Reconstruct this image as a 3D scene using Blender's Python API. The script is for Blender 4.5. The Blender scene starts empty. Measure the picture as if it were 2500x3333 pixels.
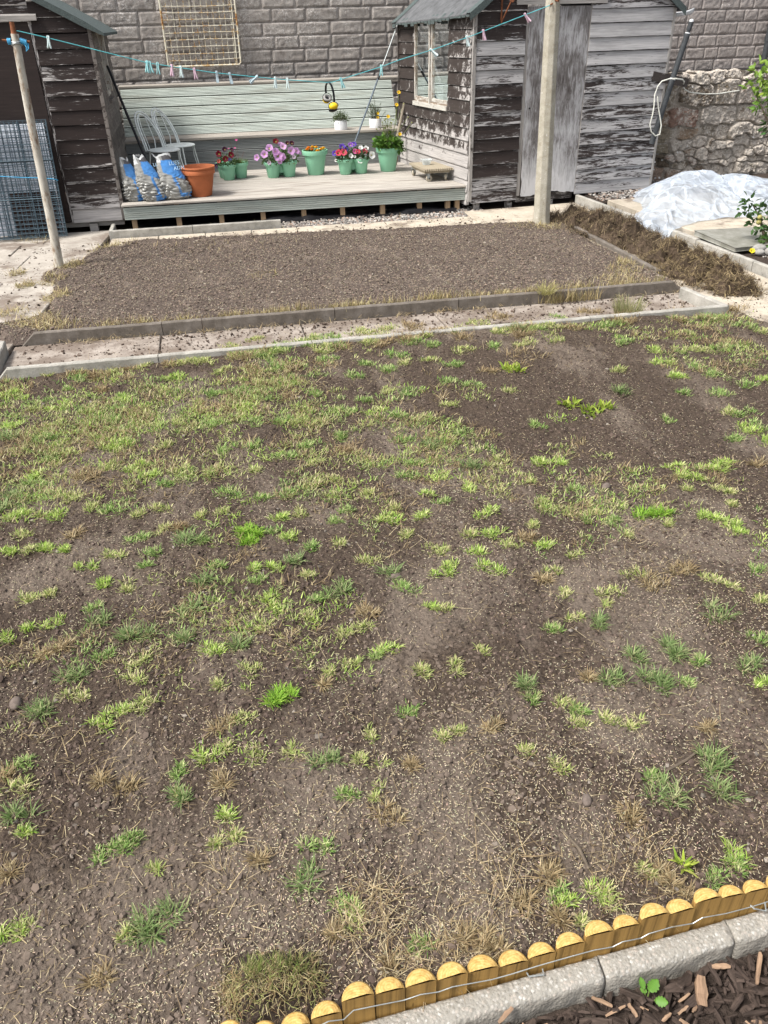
import bpy, math, random
import numpy as np
from mathutils import Vector, Matrix
random.seed(7); RNG = np.random.default_rng(7)
scene = bpy.context.scene
COL = scene.collection
PI = math.pi

# ------------------------------------------------------------------ noise on the ground plane
def _hash(ix, iy, s):
    h = (ix.astype(np.int64) * 374761393 + iy.astype(np.int64) * 668265263 + s * 974711) & 0x7fffffff
    h = ((h ^ (h >> 13)) * 1274126177) & 0x7fffffff
    return ((h ^ (h >> 16)) & 0xffff) / 65535.0
def vnoise(x, y, s=0):
    x = np.asarray(x, float); y = np.asarray(y, float)
    ix = np.floor(x); iy = np.floor(y); fx = x - ix; fy = y - iy
    fx = fx * fx * (3 - 2 * fx); fy = fy * fy * (3 - 2 * fy)
    a = _hash(ix, iy, s); b = _hash(ix + 1, iy, s); c = _hash(ix, iy + 1, s); d = _hash(ix + 1, iy + 1, s)
    return (a * (1 - fx) + b * fx) * (1 - fy) + (c * (1 - fx) + d * fx) * fy
def sstep(a, b, x):
    t = np.clip((np.asarray(x, float) - a) / (b - a), 0, 1); return t * t * (3 - 2 * t)

# ------------------------------------------------------------------ node helper
class NG:
    def __init__(s, name):
        s.m = bpy.data.materials.new(name); s.m.use_nodes = True
        s.t = s.m.node_tree; s.b = s.t.nodes['Principled BSDF']; s.out = s.t.nodes['Material Output']
    def n(s, ty, **kw):
        nd = s.t.nodes.new(ty)
        for k, v in kw.items(): setattr(nd, k, v)
        return nd
    def l(s, a, b): s.t.links.new(a, b)
    def val(s, sock, v):
        if hasattr(v, 'is_output'): s.l(v, sock)
        else: sock.default_value = v
    def attr(s, name, out='Vector'): return s.n('ShaderNodeAttribute', attribute_name=name).outputs[out]
    def obj(s): return s.n('ShaderNodeTexCoord').outputs['Object']
    def mapv(s, v, sc=(1, 1, 1), loc=(0, 0, 0)):
        nd = s.n('ShaderNodeMapping'); s.l(v, nd.inputs['Vector']); nd.inputs['Scale'].default_value = sc
        nd.inputs['Location'].default_value = loc; return nd.outputs[0]
    def noise(s, v, sc, det=4, rough=.6, dist=0):
        nd = s.n('ShaderNodeTexNoise'); s.l(v, nd.inputs['Vector']); nd.inputs['Scale'].default_value = sc
        nd.inputs['Detail'].default_value = det; nd.inputs['Roughness'].default_value = rough
        nd.inputs['Distortion'].default_value = dist; return nd.outputs['Fac']
    def voro(s, v, sc, feat='F1', out='Distance', rnd=1):
        nd = s.n('ShaderNodeTexVoronoi', feature=feat); s.l(v, nd.inputs['Vector']); nd.inputs['Scale'].default_value = sc
        nd.inputs['Randomness'].default_value = rnd
        return nd.outputs[out]
    def math(s, op, a, b=0., c=None):
        nd = s.n('ShaderNodeMath', operation=op); s.val(nd.inputs[0], a); s.val(nd.inputs[1], b)
        if c is not None: s.val(nd.inputs[2], c)
        return nd.outputs[0]
    def sm(s, x, a, b):
        nd = s.n('ShaderNodeMapRange', interpolation_type='SMOOTHSTEP'); s.val(nd.inputs[0], x)
        nd.inputs[1].default_value = a; nd.inputs[2].default_value = b; return nd.outputs[0]
    def ramp(s, f, pts):
        nd = s.n('ShaderNodeValToRGB'); s.l(f, nd.inputs[0]); cr = nd.color_ramp
        while len(cr.elements) < len(pts): cr.elements.new(.5)
        for e, (p, c) in zip(cr.elements, pts): e.position = p; e.color = (*c, 1)
        return nd.outputs[0]
    def mix(s, f, a, b, bt='MIX'):
        nd = s.n('ShaderNodeMix', data_type='RGBA', blend_type=bt); s.val(nd.inputs[0], f)
        for i, v in ((6, a), (7, b)):
            if hasattr(v, 'is_output'): s.l(v, nd.inputs[i])
            else: nd.inputs[i].default_value = (*v, 1)
        return nd.outputs[2]
    def sep(s, v):
        nd = s.n('ShaderNodeSeparateXYZ'); s.l(v, nd.inputs[0]); return nd.outputs
    def bump(s, h, st=.5, d=.01):
        nd = s.n('ShaderNodeBump'); s.l(h, nd.inputs['Height']); nd.inputs['Strength'].default_value = st
        nd.inputs['Distance'].default_value = d; s.l(nd.outputs[0], s.b.inputs['Normal']); return nd.outputs[0]
    def done(s, col=None, rough=.8, metal=0., spec=.3):
        if col is not None:
            if hasattr(col, 'is_output'): s.l(col, s.b.inputs['Base Color'])
            else: s.b.inputs['Base Color'].default_value = (*col, 1)
        s.val(s.b.inputs['Roughness'], rough); s.b.inputs['Metallic'].default_value = metal
        s.b.inputs['Specular IOR Level'].default_value = spec
        return s.m

M = {}
def plain(name, c, rough=.6, metal=0., var=.25, sc=14, spec=.3, bump=.15):
    g = NG(name); o = g.obj(); n1 = g.noise(o, sc, 5, .65)
    d = tuple(x * (1 - var) for x in c); u = tuple(min(1, x * (1 + var)) for x in c)
    col = g.ramp(n1, [(.3, d), (.7, u)])
    if bump: g.bump(g.noise(o, sc * 8, 3), bump, .003)
    M[name] = g.done(col, rough, metal, spec); return M[name]

def weathered(name, paint, bare, seed=0., fx=5, fy=22):
    """old paint flaking off boards; 'grain' runs along the board, 'wear' says how much paint is gone"""
    g = NG(name); gr = g.attr('grain'); w = g.attr('wear', 'Fac')
    n1 = g.noise(g.mapv(gr, (fx, fy, 1), (seed, 0, 0)), 1., 6, .68, .6)
    n2 = g.noise(g.mapv(gr, (fx * 5, fy * 5, 1), (seed + 3, 0, 0)), 1., 4, .7)
    f = g.math('ADD', g.math('MULTIPLY', n1, .68), g.math('MULTIPLY', n2, .32))
    f = g.math('ADD', f, g.math('MULTIPLY', g.math('SUBTRACT', w, .5), .55))
    mask = g.math('ADD', g.math('MULTIPLY', g.sm(f, .475, .525), .8), g.math('MULTIPLY', g.sm(f, .40, .62), .2))
    gs = g.noise(g.mapv(gr, (3, 160, 1)), 1., 5, .6, .4)
    big = g.noise(g.mapv(gr, (1.6, 7, 1), (seed + 9, 0, 0)), 1., 4, .6)
    wood = g.ramp(gs, [(.28, tuple(x * .5 for x in bare)), (.5, bare), (.75, tuple(min(1, x * 1.35) for x in bare))])
    wood = g.mix(g.math('MULTIPLY', g.sm(big, .45, .7), .5), wood, tuple(x * .5 for x in bare))
    pn = g.ramp(g.noise(g.mapv(gr, (5, 70, 1), (seed + 5, 0, 0)), 1., 5, .65), [(.3, tuple(x * .7 for x in paint)), (.6, paint), (.8, tuple(x * 1.7 for x in paint))])
    fl = g.sm(g.noise(g.mapv(gr, (9, 110, 1), (seed + 7, 0, 0)), 1., 3, .7), .66, .74)
    pn = g.mix(g.math('MULTIPLY', fl, .45), pn, bare)
    col = g.mix(mask, pn, wood)
    hb = g.math('ADD', g.math('MULTIPLY', gs, .4), g.math('MULTIPLY', mask, -.5)); g.bump(hb, .5, .004)
    M[name] = g.done(col, g.math('ADD', .62, g.math('MULTIPLY', mask, .25)), spec=.25); return M[name]

weathered('shed_paint', (.036, .0265, .024), (.44, .43, .43), 0., 2.6, 22)
weathered('shed_paint_side', (.046, .036, .032), (.40, .38, .365), 20., 8, 7)
weathered('brown_shed_paint', (.028, .019, .017), (.44, .42, .41), 40., 2.8, 22)
weathered('grey_shed_side', (.06, .048, .043), (.20, .18, .165), 60., 12, 8)
weathered('old_trim', (.06, .05, .045), (.36, .34, .32), 70.)
weathered('window_paint', (.55, .53, .48), (.28, .22, .17), 80., 9, 30)

def grainwood(name, c, dark=.55, light=1.25, f=120, rough=.85, blot=(.3, .27, .2), blotamt=.35, fx=2.5):
    g = NG(name); gr = g.attr('grain'); a = g.noise(g.mapv(gr, (fx, f, 1)), 1., 5, .62, .5)
    b = g.noise(g.mapv(gr, (1.2, 9, 1), (4, 0, 0)), 1., 5, .62)
    k = g.noise(g.mapv(gr, (.01, .01, 7)), 1., 0)
    col = g.ramp(a, [(.25, tuple(x * dark for x in c)), (.5, c), (.78, tuple(min(1, x * light) for x in c))])
    col = g.mix(g.math('MULTIPLY', g.sm(b, .48, .72), blotamt), col, blot)
    col = g.mix(g.math('MULTIPLY', g.sm(k, .35, .65), .18), col, tuple(x * .6 for x in c))
    sp = g.voro(g.mapv(gr, (6, 22, 1)), 1.); col = g.mix(g.math('MULTIPLY', g.sm(sp, .1, .04), .7), col, tuple(x * .3 for x in c))
    g.bump(a, .35, .004); M[name] = g.done(col, rough, spec=.2); return M[name]
grainwood('deck_top', (.40, .37, .33), .36, 1.4, 48, blot=(.19, .16, .13), blotamt=.85, fx=1.6)
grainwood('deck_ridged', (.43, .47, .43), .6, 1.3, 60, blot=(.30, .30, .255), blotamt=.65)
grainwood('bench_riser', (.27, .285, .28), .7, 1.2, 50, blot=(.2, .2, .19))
grainwood('bench_cap', (.36, .33, .29), .55, 1.25, 90, blot=(.2, .17, .14), blotamt=.6)
grainwood('post_wood', (.36, .25, .15), .6, 1.2, 70, blot=(.2, .15, .1))
grainwood('log_side', (.36, .215, .065), .30, 1.4, 55, blot=(.28, .17, .06), blotamt=.25, fx=1.2)
grainwood('dolly_wood', (.33, .285, .21), .5, 1.2, 60, blot=(.25, .2, .15), blotamt=.6)
grainwood('brown_board', (.05, .028, .022), .6, 1.4, 60, blot=(.09, .05, .04))
grainwood('bark_chip', (.058, .042, .034), .35, 2.0, 60, blot=(.05, .035, .028), blotamt=.6, fx=6)
grainwood('handle_wood', (.27, .23, .18), .55, 1.3, 80)
# cut end of the half logs: pale with growth rings
g = NG('log_end'); gr = g.attr('grain'); sx = g.sep(gr)
r = g.n('ShaderNodeVectorMath', operation='LENGTH'); g.l(g.mapv(gr, (1, 1, 0)), r.inputs[0])
wv = g.math('SINE', g.math('MULTIPLY', g.math('ADD', r.outputs['Value'], g.math('MULTIPLY', g.noise(gr, 25, 3), .012)), 900.))
col = g.ramp(g.math('ADD', g.math('MULTIPLY', wv, .07), g.noise(g.mapv(gr, (90, 90, 1)), 1., 4)), [(.2, (.33, .185, .05)), (.5, (.50, .325, .105)), (.85, (.64, .47, .20))])
g.bump(g.noise(gr, 400, 3), .4, .002); M['log_end'] = g.done(col, .8, spec=.2)

# ply door
g = NG('ply_door'); gr = g.attr('grain')
a = g.noise(g.mapv(gr, (34, 5.5, 1)), 1., 7, .75, .8); b = g.noise(g.mapv(gr, (3.2, 1.8, 1), (3, 1, 0)), 1., 4, .6)
w = g.attr('wear', 'Fac'); f = g.math('ADD', g.math('ADD', g.math('MULTIPLY', a, .55), g.math('MULTIPLY', b, .45)), g.math('MULTIPLY', g.math('SUBTRACT', w, .5), .42))
col = g.ramp(f, [(.36, (.06, .05, .046)), (.47, (.17, .158, .155)), (.56, (.36, .355, .36)), (.72, (.58, .58, .59))])
g.bump(a, .3, .003); M['ply_door'] = g.done(col, .85, spec=.2)
g = NG('brown_door'); gr = g.attr('grain'); a = g.noise(g.mapv(gr, (50, 3, 1)), 1., 5, .7); b = g.noise(g.mapv(gr, (160, 10, 1)), 1., 4, .7)
col = g.ramp(a, [(.3, (.018, .012, .011)), (.6, (.030, .020, .018)), (.8, (.05, .038, .034))]); col = g.mix(g.math('MULTIPLY', g.sm(b, .68, .76), .35), col, (.25, .24, .24))
M['brown_door'] = g.done(col, .6, spec=.3)

# soil
def soil(name, dark, mid, pale, psc=1.1, patch=.55):
    g = NG(name); o = g.obj()
    big = g.noise(g.mapv(o, (1.5, .75, .2)), psc, 6, .66, .5); fine = g.noise(o, 55, 6, .75); vf = g.noise(o, 240, 3, .7)
    col = g.ramp(fine, [(.3, dark), (.55, mid), (.78, tuple(x * 1.35 for x in mid))])
    dry = g.attr('wear', 'Fac'); col = g.mix(g.math('MULTIPLY', g.sm(g.math('ADD', g.math('ADD', big, g.math('MULTIPLY', dry, .16)), g.math('MULTIPLY', fine, .25)), patch, patch + .16), .8), col, pale)
    col = g.mix(g.math('MULTIPLY', g.sm(vf, .7, .78), .5), col, (.36, .31, .25))
    hb = g.math('ADD', g.math('MULTIPLY', fine, 1.), g.math('MULTIPLY', vf, .35)); hb = g.math('ADD', hb, g.math('MULTIPLY', g.voro(o, 60), .6))
    g.bump(hb, 1., .016); M[name] = g.done(col, .95, spec=.15)
soil('lawn_soil', (.038, .027, .021), (.095, .071, .054), (.195, .157, .126), 1.05, .60)
soil('bed_soil', (.062, .047, .040), (.13, .102, .085), (.20, .16, .133), 2.2, .66)
soil('earth', (.03, .023, .019), (.075, .056, .046), (.12, .1, .08), 2.2, .66)

def stone_mat(name, base, pale, dark, sc=9, fleck=0., rough=.9, dirt=0., dirtc=(.16, .125, .1), attr=False):
    g = NG(name); o = g.obj(); n1 = g.noise(o, sc, 6, .68); n2 = g.noise(o, sc * 9, 4, .7)
    col = g.ramp(n1, [(.28, dark), (.5, base), (.74, pale)])
    if attr: col = g.mix(.75, col, g.attr('col', 'Color'), 'MULTIPLY')
    col = g.mix(g.math('MULTIPLY', g.sm(n2, .56, .7), .35), col, tuple(x * .5 for x in dark))
    if fleck:
        fl = g.math('MULTIPLY', g.sm(g.noise(o, 44, 4, .85), 1 - fleck, 1.02 - fleck + .02), g.sm(g.noise(o, 2.6, 3), .36, .62))
        col = g.mix(fl, col, (.66, .63, .6))
    if dirt:
        dn = g.noise(o, 1.7, 7, .72); col = g.mix(g.math('MULTIPLY', g.sm(dn, 1 - dirt, 1.14 - dirt), .85), col, dirtc)
        col = g.mix(g.math('MULTIPLY', g.sm(g.noise(o, 70, 3, .7), .64, .7), .8), col, (.07, .055, .045))
    g.bump(g.math('ADD', n2, g.math('MULTIPLY', g.noise(o, sc * 24, 3), .5)), .5, .006)
    M[name] = g.done(col, rough, spec=.2); return g
stone_mat('slab_stone', (.46, .405, .325), (.56, .495, .41), (.32, .275, .22), 3.5, dirt=.50)
stone_mat('slab_dirty', (.31, .268, .23), (.42, .37, .325), (.19, .158, .134), 9, dirt=.56)
stone_mat('slab_grey', (.39, .355, .31), (.49, .45, .40), (.26, .23, .20), 3.5, dirt=.52)
stone_mat('kerb_stone', (.34, .325, .29), (.46, .44, .40), (.22, .21, .185), 8, dirt=.34)
stone_mat('kerb_dark', (.155, .135, .115), (.23, .205, .18), (.10, .085, .07), 8, dirt=.4)
stone_mat('grey_slab', (.235, .23, .2), (.33, .33, .3), (.15, .15, .12), 6)
stone_mat('block_face', (.35, .325, .30), (.45, .425, .395), (.24, .215, .195), 16, fleck=.46, attr=True)
stone_mat('block_face_plain', (.32, .292, .277), (.42, .39, .37), (.22, .197, .185), 16, fleck=.42, attr=True)
stone_mat('mortar', (.16, .14, .13), (.22, .2, .185), (.09, .08, .074), 20)
# rubble wall: colour of each stone on the mesh, lime and lichen over it
g = NG('rubble'); o = g.obj(); c = g.attr('col', 'Color'); n1 = g.noise(o, 7, 6, .7); n2 = g.noise(o, 45, 5, .75); j = g.attr('wear', 'Fac')
col = g.mix(g.math('MULTIPLY', g.sm(n2, .4, .66), .5), c, tuple((.10, .082, .065)))
lime = g.sm(g.math('ADD', g.math('ADD', n1, g.math('MULTIPLY', n2, .6)), g.math('MULTIPLY', j, .32)), .76, .95)
crev_shade = g.math('MULTIPLY', g.sm(j, .45, .8), g.sm(n1, .56, .44)); col = g.mix(crev_shade, col, (.035, .028, .023))  # crevice shadow painted dark into the joints
col = g.mix(g.math('MULTIPLY', lime, .92), col, g.ramp(n2, [(.3, (.33, .285, .235)), (.6, (.66, .60, .53))]))
lich = g.math('MULTIPLY', g.sm(g.voro(o, 11), .22, .15), g.sm(g.noise(o, 2.2, 2), .52, .62)); col = g.mix(lich, col, (.70, .68, .65))
g.bump(g.math('ADD', n2, g.math('MULTIPLY', g.noise(o, 150, 3), .4)), .9, .02); M['rubble'] = g.done(col, .95, spec=.15)
# exposed aggregate kerb
g = NG('aggregate'); o = g.obj()
vc = g.n('ShaderNodeTexVoronoi'); g.l(o, vc.inputs['Vector']); vc.inputs['Scale'].default_value = 105
rs = g.sep(vc.outputs['Color'])
peb = g.ramp(rs[0], [(.1, (.22, .205, .175)), (.4, (.34, .32, .28)), (.6, (.42, .36, .31)), (.8, (.42, .40, .37)), (.97, (.58, .57, .54))])
edge = g.math('ADD', .35, g.math('MULTIPLY', g.sm(vc.outputs['Distance'], .35, .6), .65)); top = g.attr('wear', 'Fac')
col = g.mix(edge, peb, (.29, .275, .245)); base = g.ramp(g.noise(o, 40, 6, .75), [(.3, (.19, .175, .15)), (.7, (.38, .355, .31))])
col = g.mix(g.math('MULTIPLY', top, g.sm(g.noise(o, 14, 3), .2, .5)), base, col)
g.bump(g.math('ADD', g.math('MULTIPLY', g.math('SUBTRACT', 1., vc.outputs['Distance']), 1.), g.noise(o, 200, 3)), .7, .004); M['aggregate'] = g.done(col, .85, spec=.25)

plain('felt', (.105, .108, .112), .9, var=.35, sc=9, bump=.5)
g = NG('mossy_felt'); o = g.obj(); col = g.ramp(g.noise(o, 55, 7, .85), [(.3, (.04, .05, .05)), (.55, (.085, .108, .105)), (.78, (.18, .21, .205))]); g.bump(g.noise(o, 150, 4), .7, .006); M['mossy_felt'] = g.done(col, .95)
plain('inner_shade', (.02, .017, .015), .9)  # near-black stands in for shade behind and below the boards
plain('black_plastic', (.012, .012, .014), .45, var=.3)
plain('dark_pipe', (.05, .055, .06), .5, var=.3, sc=20)
plain('prop_blue', (.10, .13, .16), .4)
plain('teal_cord', (.10, .42, .46), .6)
plain('blue_cord', (.06, .32, .55), .6)
plain('white_rope', (.62, .62, .56), .8)
plain('galv', (.42, .45, .45), .45, .6, var=.2, sc=30)
plain('chair_metal', (.80, .85, .83), .4, .1, var=.15)
plain('mesh_wire', (.075, .11, .135), .5, .4, var=.4, sc=30)
plain('white_board', (.74, .78, .88), .6, var=.18, sc=5)
plain('terracotta', (.40, .125, .05), .75, var=.16, sc=7)
plain('green_pot', (.235, .51, .34), .42, var=.06, sc=4, spec=.4, bump=.05)
plain('white_pot', (.78, .79, .80), .35, var=.04)
plain('pot_soil', (.03, .022, .018), .95)
plain('peg_white', (.68, .80, .80), .5, var=.05); plain('peg_teal', (.36, .66, .68), .5, var=.05); plain('peg_pink', (.70, .50, .60), .5, var=.08); plain('peg_grey', (.50, .62, .68), .5, var=.05)
plain('steel', (.5, .5, .5), .35, .9)
plain('yellow_shell', (.80, .55, .02), .4, var=.05)
plain('black_rubber', (.016, .017, .02), .5)
plain('grey_foam', (.30, .29, .28), .8)
plain('caster_rubber', (.42, .38, .30), .7)
plain('rust', (.20, .075, .035), .85, var=.5, sc=25)
plain('white_sheet', (.70, .72, .74), .5, var=.1)
plain('pebble', (.30, .29, .27), .75, var=.25, sc=18); plain('field_stone', (.145, .115, .098), .9, var=.35, sc=40)
plain('apple_skin', (.26, .24, .08), .4, var=.4, sc=20)
plain('bark', (.12, .095, .07), .9, var=.4, sc=30)
plain('lettering', (.42, .62, .80), .5)
g = NG('rusty_pole'); o = g.obj(); n1 = g.noise(g.mapv(o, (1, 1, .35)), 16, 6, .72)
col = g.ramp(n1, [(.30, (.15, .065, .035)), (.40, (.28, .22, .165)), (.47, (.44, .41, .35)), (.65, (.55, .525, .46))]); g.bump(n1, .4, .004); M['rusty_pole'] = g.done(col, .8)
g = NG('concrete_pole'); o = g.obj(); n1 = g.noise(o, 9, 6, .7); n2 = g.noise(o, 34, 5, .8)
col = g.ramp(n1, [(.3, (.29, .265, .20)), (.55, (.42, .39, .32)), (.75, (.50, .475, .40))]); col = g.mix(g.sm(n2, .6, .68), col, (.72, .71, .68)); col = g.mix(g.math('MULTIPLY', g.sm(g.noise(o, 100, 3), .62, .7), .7), col, (.14, .12, .09))
g.bump(n2, .6, .006); M['concrete_pole'] = g.done(col, .92)
g = NG('trellis_paint'); o = g.obj(); n1 = g.noise(o, 9, 5, .7); col = g.ramp(n1, [(.34, (.26, .10, .03)), (.42, (.50, .33, .14)), (.50, (.66, .62, .50))]); M['trellis_paint'] = g.done(col, .7)

def colmat(name, rough=.6, trans=0., spec=.25, jitter=True):
    g = NG(name); c = g.attr('col', 'Color')
    if jitter: c = g.mix(.35, c, g.ramp(g.noise(g.obj(), 30, 3), [(.3, (.55, .55, .55)), (.7, (1, 1, 1))]), 'MULTIPLY')
    g.done(c, rough, spec=spec)
    if trans:
        t = g.n('ShaderNodeBsdfTranslucent'); g.l(c, t.inputs[0]); mx = g.n('ShaderNodeMixShader'); mx.inputs[0].default_value = trans
        g.l(g.b.outputs[0], mx.inputs[1]); g.l(t.outputs[0], mx.inputs[2]); g.l(mx.outputs[0], g.out.inputs[0])
    M[name] = g.m
colmat('grass_blades', .55, .4); colmat('leaf', .45, .35); colmat('petal', .6, .35, jitter=False); colmat('straw', .75, .15); colmat('seed', .65); colmat('clod', .95, spec=.1); colmat('gravel', .85); colmat('bag_film', .28, 0, .5)
colmat('fibre', .9, .1)
# crumpled clear polythene
g = NG('polythene'); o = g.obj(); g.done((.74, .82, .93), .25, spec=.6)
wp = g.n('ShaderNodeVectorMath', operation='ADD'); g.l(o, wp.inputs[0]); nz = g.n('ShaderNodeTexNoise'); g.l(o, nz.inputs['Vector']); nz.inputs['Scale'].default_value = 5; sc_ = g.n('ShaderNodeVectorMath', operation='SCALE'); g.l(nz.outputs['Color'], sc_.inputs[0]); sc_.inputs['Scale'].default_value = .22; g.l(sc_.outputs[0], wp.inputs[1])
cr1 = g.sm(g.voro(g.mapv(wp.outputs[0], (1, 1, 1.6)), 3.2, 'DISTANCE_TO_EDGE'), .12, .0); cr2 = g.sm(g.voro(wp.outputs[0], 13, 'DISTANCE_TO_EDGE'), .10, .0)
g.bump(g.math('ADD', g.math('ADD', cr1, g.math('MULTIPLY', cr2, .4)), g.noise(o, 6, 4, .6, 1.)), .42, .03)
tr = g.n('ShaderNodeBsdfTransparent'); tr.inputs[0].default_value = (.95, .97, 1, 1)
tl = g.n('ShaderNodeBsdfTranslucent'); tl.inputs[0].default_value = (.74, .82, .92, 1)
m1 = g.n('ShaderNodeMixShader'); m1.inputs[0].default_value = .42; g.l(g.b.outputs[0], m1.inputs[1]); g.l(tl.outputs[0], m1.inputs[2])
m2 = g.n('ShaderNodeMixShader'); g.l(g.math('SUBTRACT', .50, g.math('MULTIPLY', cr1, .35)), m2.inputs[0]); g.l(m1.outputs[0], m2.inputs[1]); g.l(tr.outputs[0], m2.inputs[2]); g.l(m2.outputs[0], g.out.inputs[0]); M['polythene'] = g.m
# window glass
g = NG('window_glass'); gl = g.n('ShaderNodeBsdfGlossy'); gl.inputs[1].default_value = .02; gl.inputs[0].default_value = (.9, .95, .95, 1)
tr = g.n('ShaderNodeBsdfTransparent'); tr.inputs[0].default_value = (.8, .86, .86, 1); fr = g.n('ShaderNodeFresnel'); fr.inputs[0].default_value = 1.6
df = g.n('ShaderNodeBsdfDiffuse'); df.inputs[0].default_value = (.35, .38, .38, 1)
mm = g.n('ShaderNodeMixShader'); g.l(g.math('MINIMUM', g.math('ADD', g.math('MULTIPLY', fr.outputs[0], .75), .05), 1.), mm.inputs[0]); g.l(tr.outputs[0], mm.inputs[1]); g.l(gl.outputs[0], mm.inputs[2])
m3 = g.n('ShaderNodeMixShader'); g.l(g.math('MULTIPLY', g.sm(g.noise(g.obj(), 5, 5, .7), .45, .75), .30), m3.inputs[0]); g.l(mm.outputs[0], m3.inputs[1]); g.l(df.outputs[0], m3.inputs[2]); g.l(m3.outputs[0], g.out.inputs[0]); M['window_glass'] = g.m
g = NG('tub_plastic'); g.done((.75, .8, .8), .25); tr = g.n('ShaderNodeBsdfTransparent'); m2 = g.n('ShaderNodeMixShader'); m2.inputs[0].default_value = .5; g.l(g.b.outputs[0], m2.inputs[1]); g.l(tr.outputs[0], m2.inputs[2]); g.l(m2.outputs[0], g.out.inputs[0]); M['tub_plastic'] = g.m

# ------------------------------------------------------------------ mesh helpers
def V3(*a): return Vector(a)
def tag(o, label=None, cat=None, group=None, kind=None):
    if label: o['label'] = label
    if cat: o['category'] = cat
    if group: o['group'] = group
    if kind: o['kind'] = kind
    return o
def thing(name, label, cat, loc=(0, 0, 0), group=None):
    o = bpy.data.objects.new(name, None); o.location = loc; o.empty_display_size = .1; COL.objects.link(o)
    return tag(o, label, cat, group)
_W = {}
def wloc(o): return Vector(o.location) if o else Vector((0, 0, 0))
class MB:
    def __init__(s): s.v = []; s.f = []; s.g = []; s.w = []; s.c = []; s.mi = []; s.sm = []
    def add(s, co, gr=(0, 0, 0), w=0., c=(1, 1, 1)):
        s.v.append(tuple(co)); s.g.append(tuple(gr)); s.w.append(w); s.c.append(c); return len(s.v) - 1
    def face(s, ids, mi=0, sm=False): s.f.append(tuple(ids)); s.mi.append(mi); s.sm.append(sm)
    def box(s, o, u, v, w, axis=0, wear=.5, c=(1, 1, 1), mi=0, bev=0.):
        """corner o, edge vectors u v w; grain along edge number axis"""
        o = Vector(o); E = [Vector(u), Vector(v), Vector(w)]
        L = [e.length for e in E]; r = random.random() * 50; r2 = random.random() * 10
        ax = [axis, (axis + 1) % 3, (axis + 2) % 3]
        if bev:
            for i in range(3): pass
        ids = []
        for i in (0, 1):
            for j in (0, 1):
                for k in (0, 1):
                    t = (i, j, k); p = o + E[0] * i + E[1] * j + E[2] * k
                    d = [t[a] * L[a] for a in range(3)]
                    ids.append(s.add(p, (d[ax[0]] + r, d[ax[1]] + d[ax[2]] * .7 + r2, r), wear, c))
        for q in ((0, 1, 3, 2), (4, 6, 7, 5), (0, 4, 5, 1), (2, 3, 7, 6), (0, 2, 6, 4), (1, 5, 7, 3)):
            s.face([ids[i] for i in q], mi)
    def cbox(s, c, size, rz=0., **kw):
        m = Matrix.Rotation(rz, 3, 'Z'); sx, sy, sz = size; o = Vector(c) - m @ Vector((sx / 2, sy / 2, sz / 2))
        s.box(o, m @ Vector((sx, 0, 0)), m @ Vector((0, sy, 0)), Vector((0, 0, sz)), **kw)
    def tube(s, pts, r, n=8, c=(1, 1, 1), cap=True, flat=1., mi=0):
        pts = [Vector(p) for p in pts]; R = r if hasattr(r, '__len__') else [r] * len(pts); rings = []; up = None; L = 0
        rr = random.random() * 20
        for i, p in enumerate(pts):
            d = (pts[min(i + 1, len(pts) - 1)] - pts[max(i - 1, 0)]).normalized()
            if up is None: up = d.orthogonal().normalized()
            up = (up - d * up.dot(d))
            up = up.normalized() if up.length > 1e-6 else d.orthogonal().normalized()
            sd = d.cross(up)
            if i: L += (p - pts[i - 1]).length
            rings.append([s.add(p + (up * math.cos(2 * PI * k / n) + sd * flat * math.sin(2 * PI * k / n)) * R[i], (L + rr, k / n * .1, rr), .5, c) for k in range(n)])
        for a, b in zip(rings, rings[1:]):
            for k in range(n): s.face((a[k], a[(k + 1) % n], b[(k + 1) % n], b[k]), mi, True)
        if cap: s.face(rings[0][::-1], mi); s.face(rings[-1], mi)
    def lathe(s, prof, cen=(0, 0, 0), n=28, c=(1, 1, 1), m=None, mi=0):
        m = m or Matrix.Identity(3); cen = Vector(cen)
        rings = [[s.add(cen + m @ Vector((r * math.cos(2 * PI * k / n), r * math.sin(2 * PI * k / n), z)), (k / n, z, 0), .5, c) for k in range(n)] for r, z in prof]
        for a, b in zip(rings, rings[1:]):
            for k in range(n): s.face((a[k], a[(k + 1) % n], b[(k + 1) % n], b[k]), mi, True)
        s.face(rings[0][::-1], mi); s.face(rings[-1], mi)
    def ball(s, cen, rad, n=10, c=(1, 1, 1), m=None, mi=0):
        prof = [(math.sin(PI * i / (n - 1)) * 1. + 1e-4, -math.cos(PI * i / (n - 1))) for i in range(n)]
        rad = rad if hasattr(rad, '__len__') else (rad,) * 3
        mm = (m or Matrix.Identity(3)) @ Matrix.Diagonal(rad); s.lathe(prof, cen, n + 4, c, mm, mi)
    def build(s, name, mat, parent=None, origin=None, sharp=30, sub=0):
        me = bpy.data.meshes.new(name); off = wloc(parent) if parent else Vector(origin or (0, 0, 0))
        if parent and parent.parent: off = wloc(parent.parent) + wloc(parent)
        me.from_pydata([tuple(Vector(p) - off) for p in s.v], [], s.f)
        for m in (mat if isinstance(mat, (list, tuple)) else [mat]): me.materials.append(M[m])
        me.polygons.foreach_set('material_index', s.mi); me.polygons.foreach_set('use_smooth', s.sm)
        a = me.attributes.new('grain', 'FLOAT_VECTOR', 'POINT'); a.data.foreach_set('vector', np.array(s.g, np.float32).ravel())
        a = me.attributes.new('wear', 'FLOAT', 'POINT'); a.data.foreach_set('value', np.array(s.w, np.float32))
        cc = np.ones((len(s.c), 4), np.float32); cc[:, :3] = np.array(s.c, np.float32)
        a = me.attributes.new('col', 'FLOAT_COLOR', 'POINT'); a.data.foreach_set('color', cc.ravel())
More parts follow.
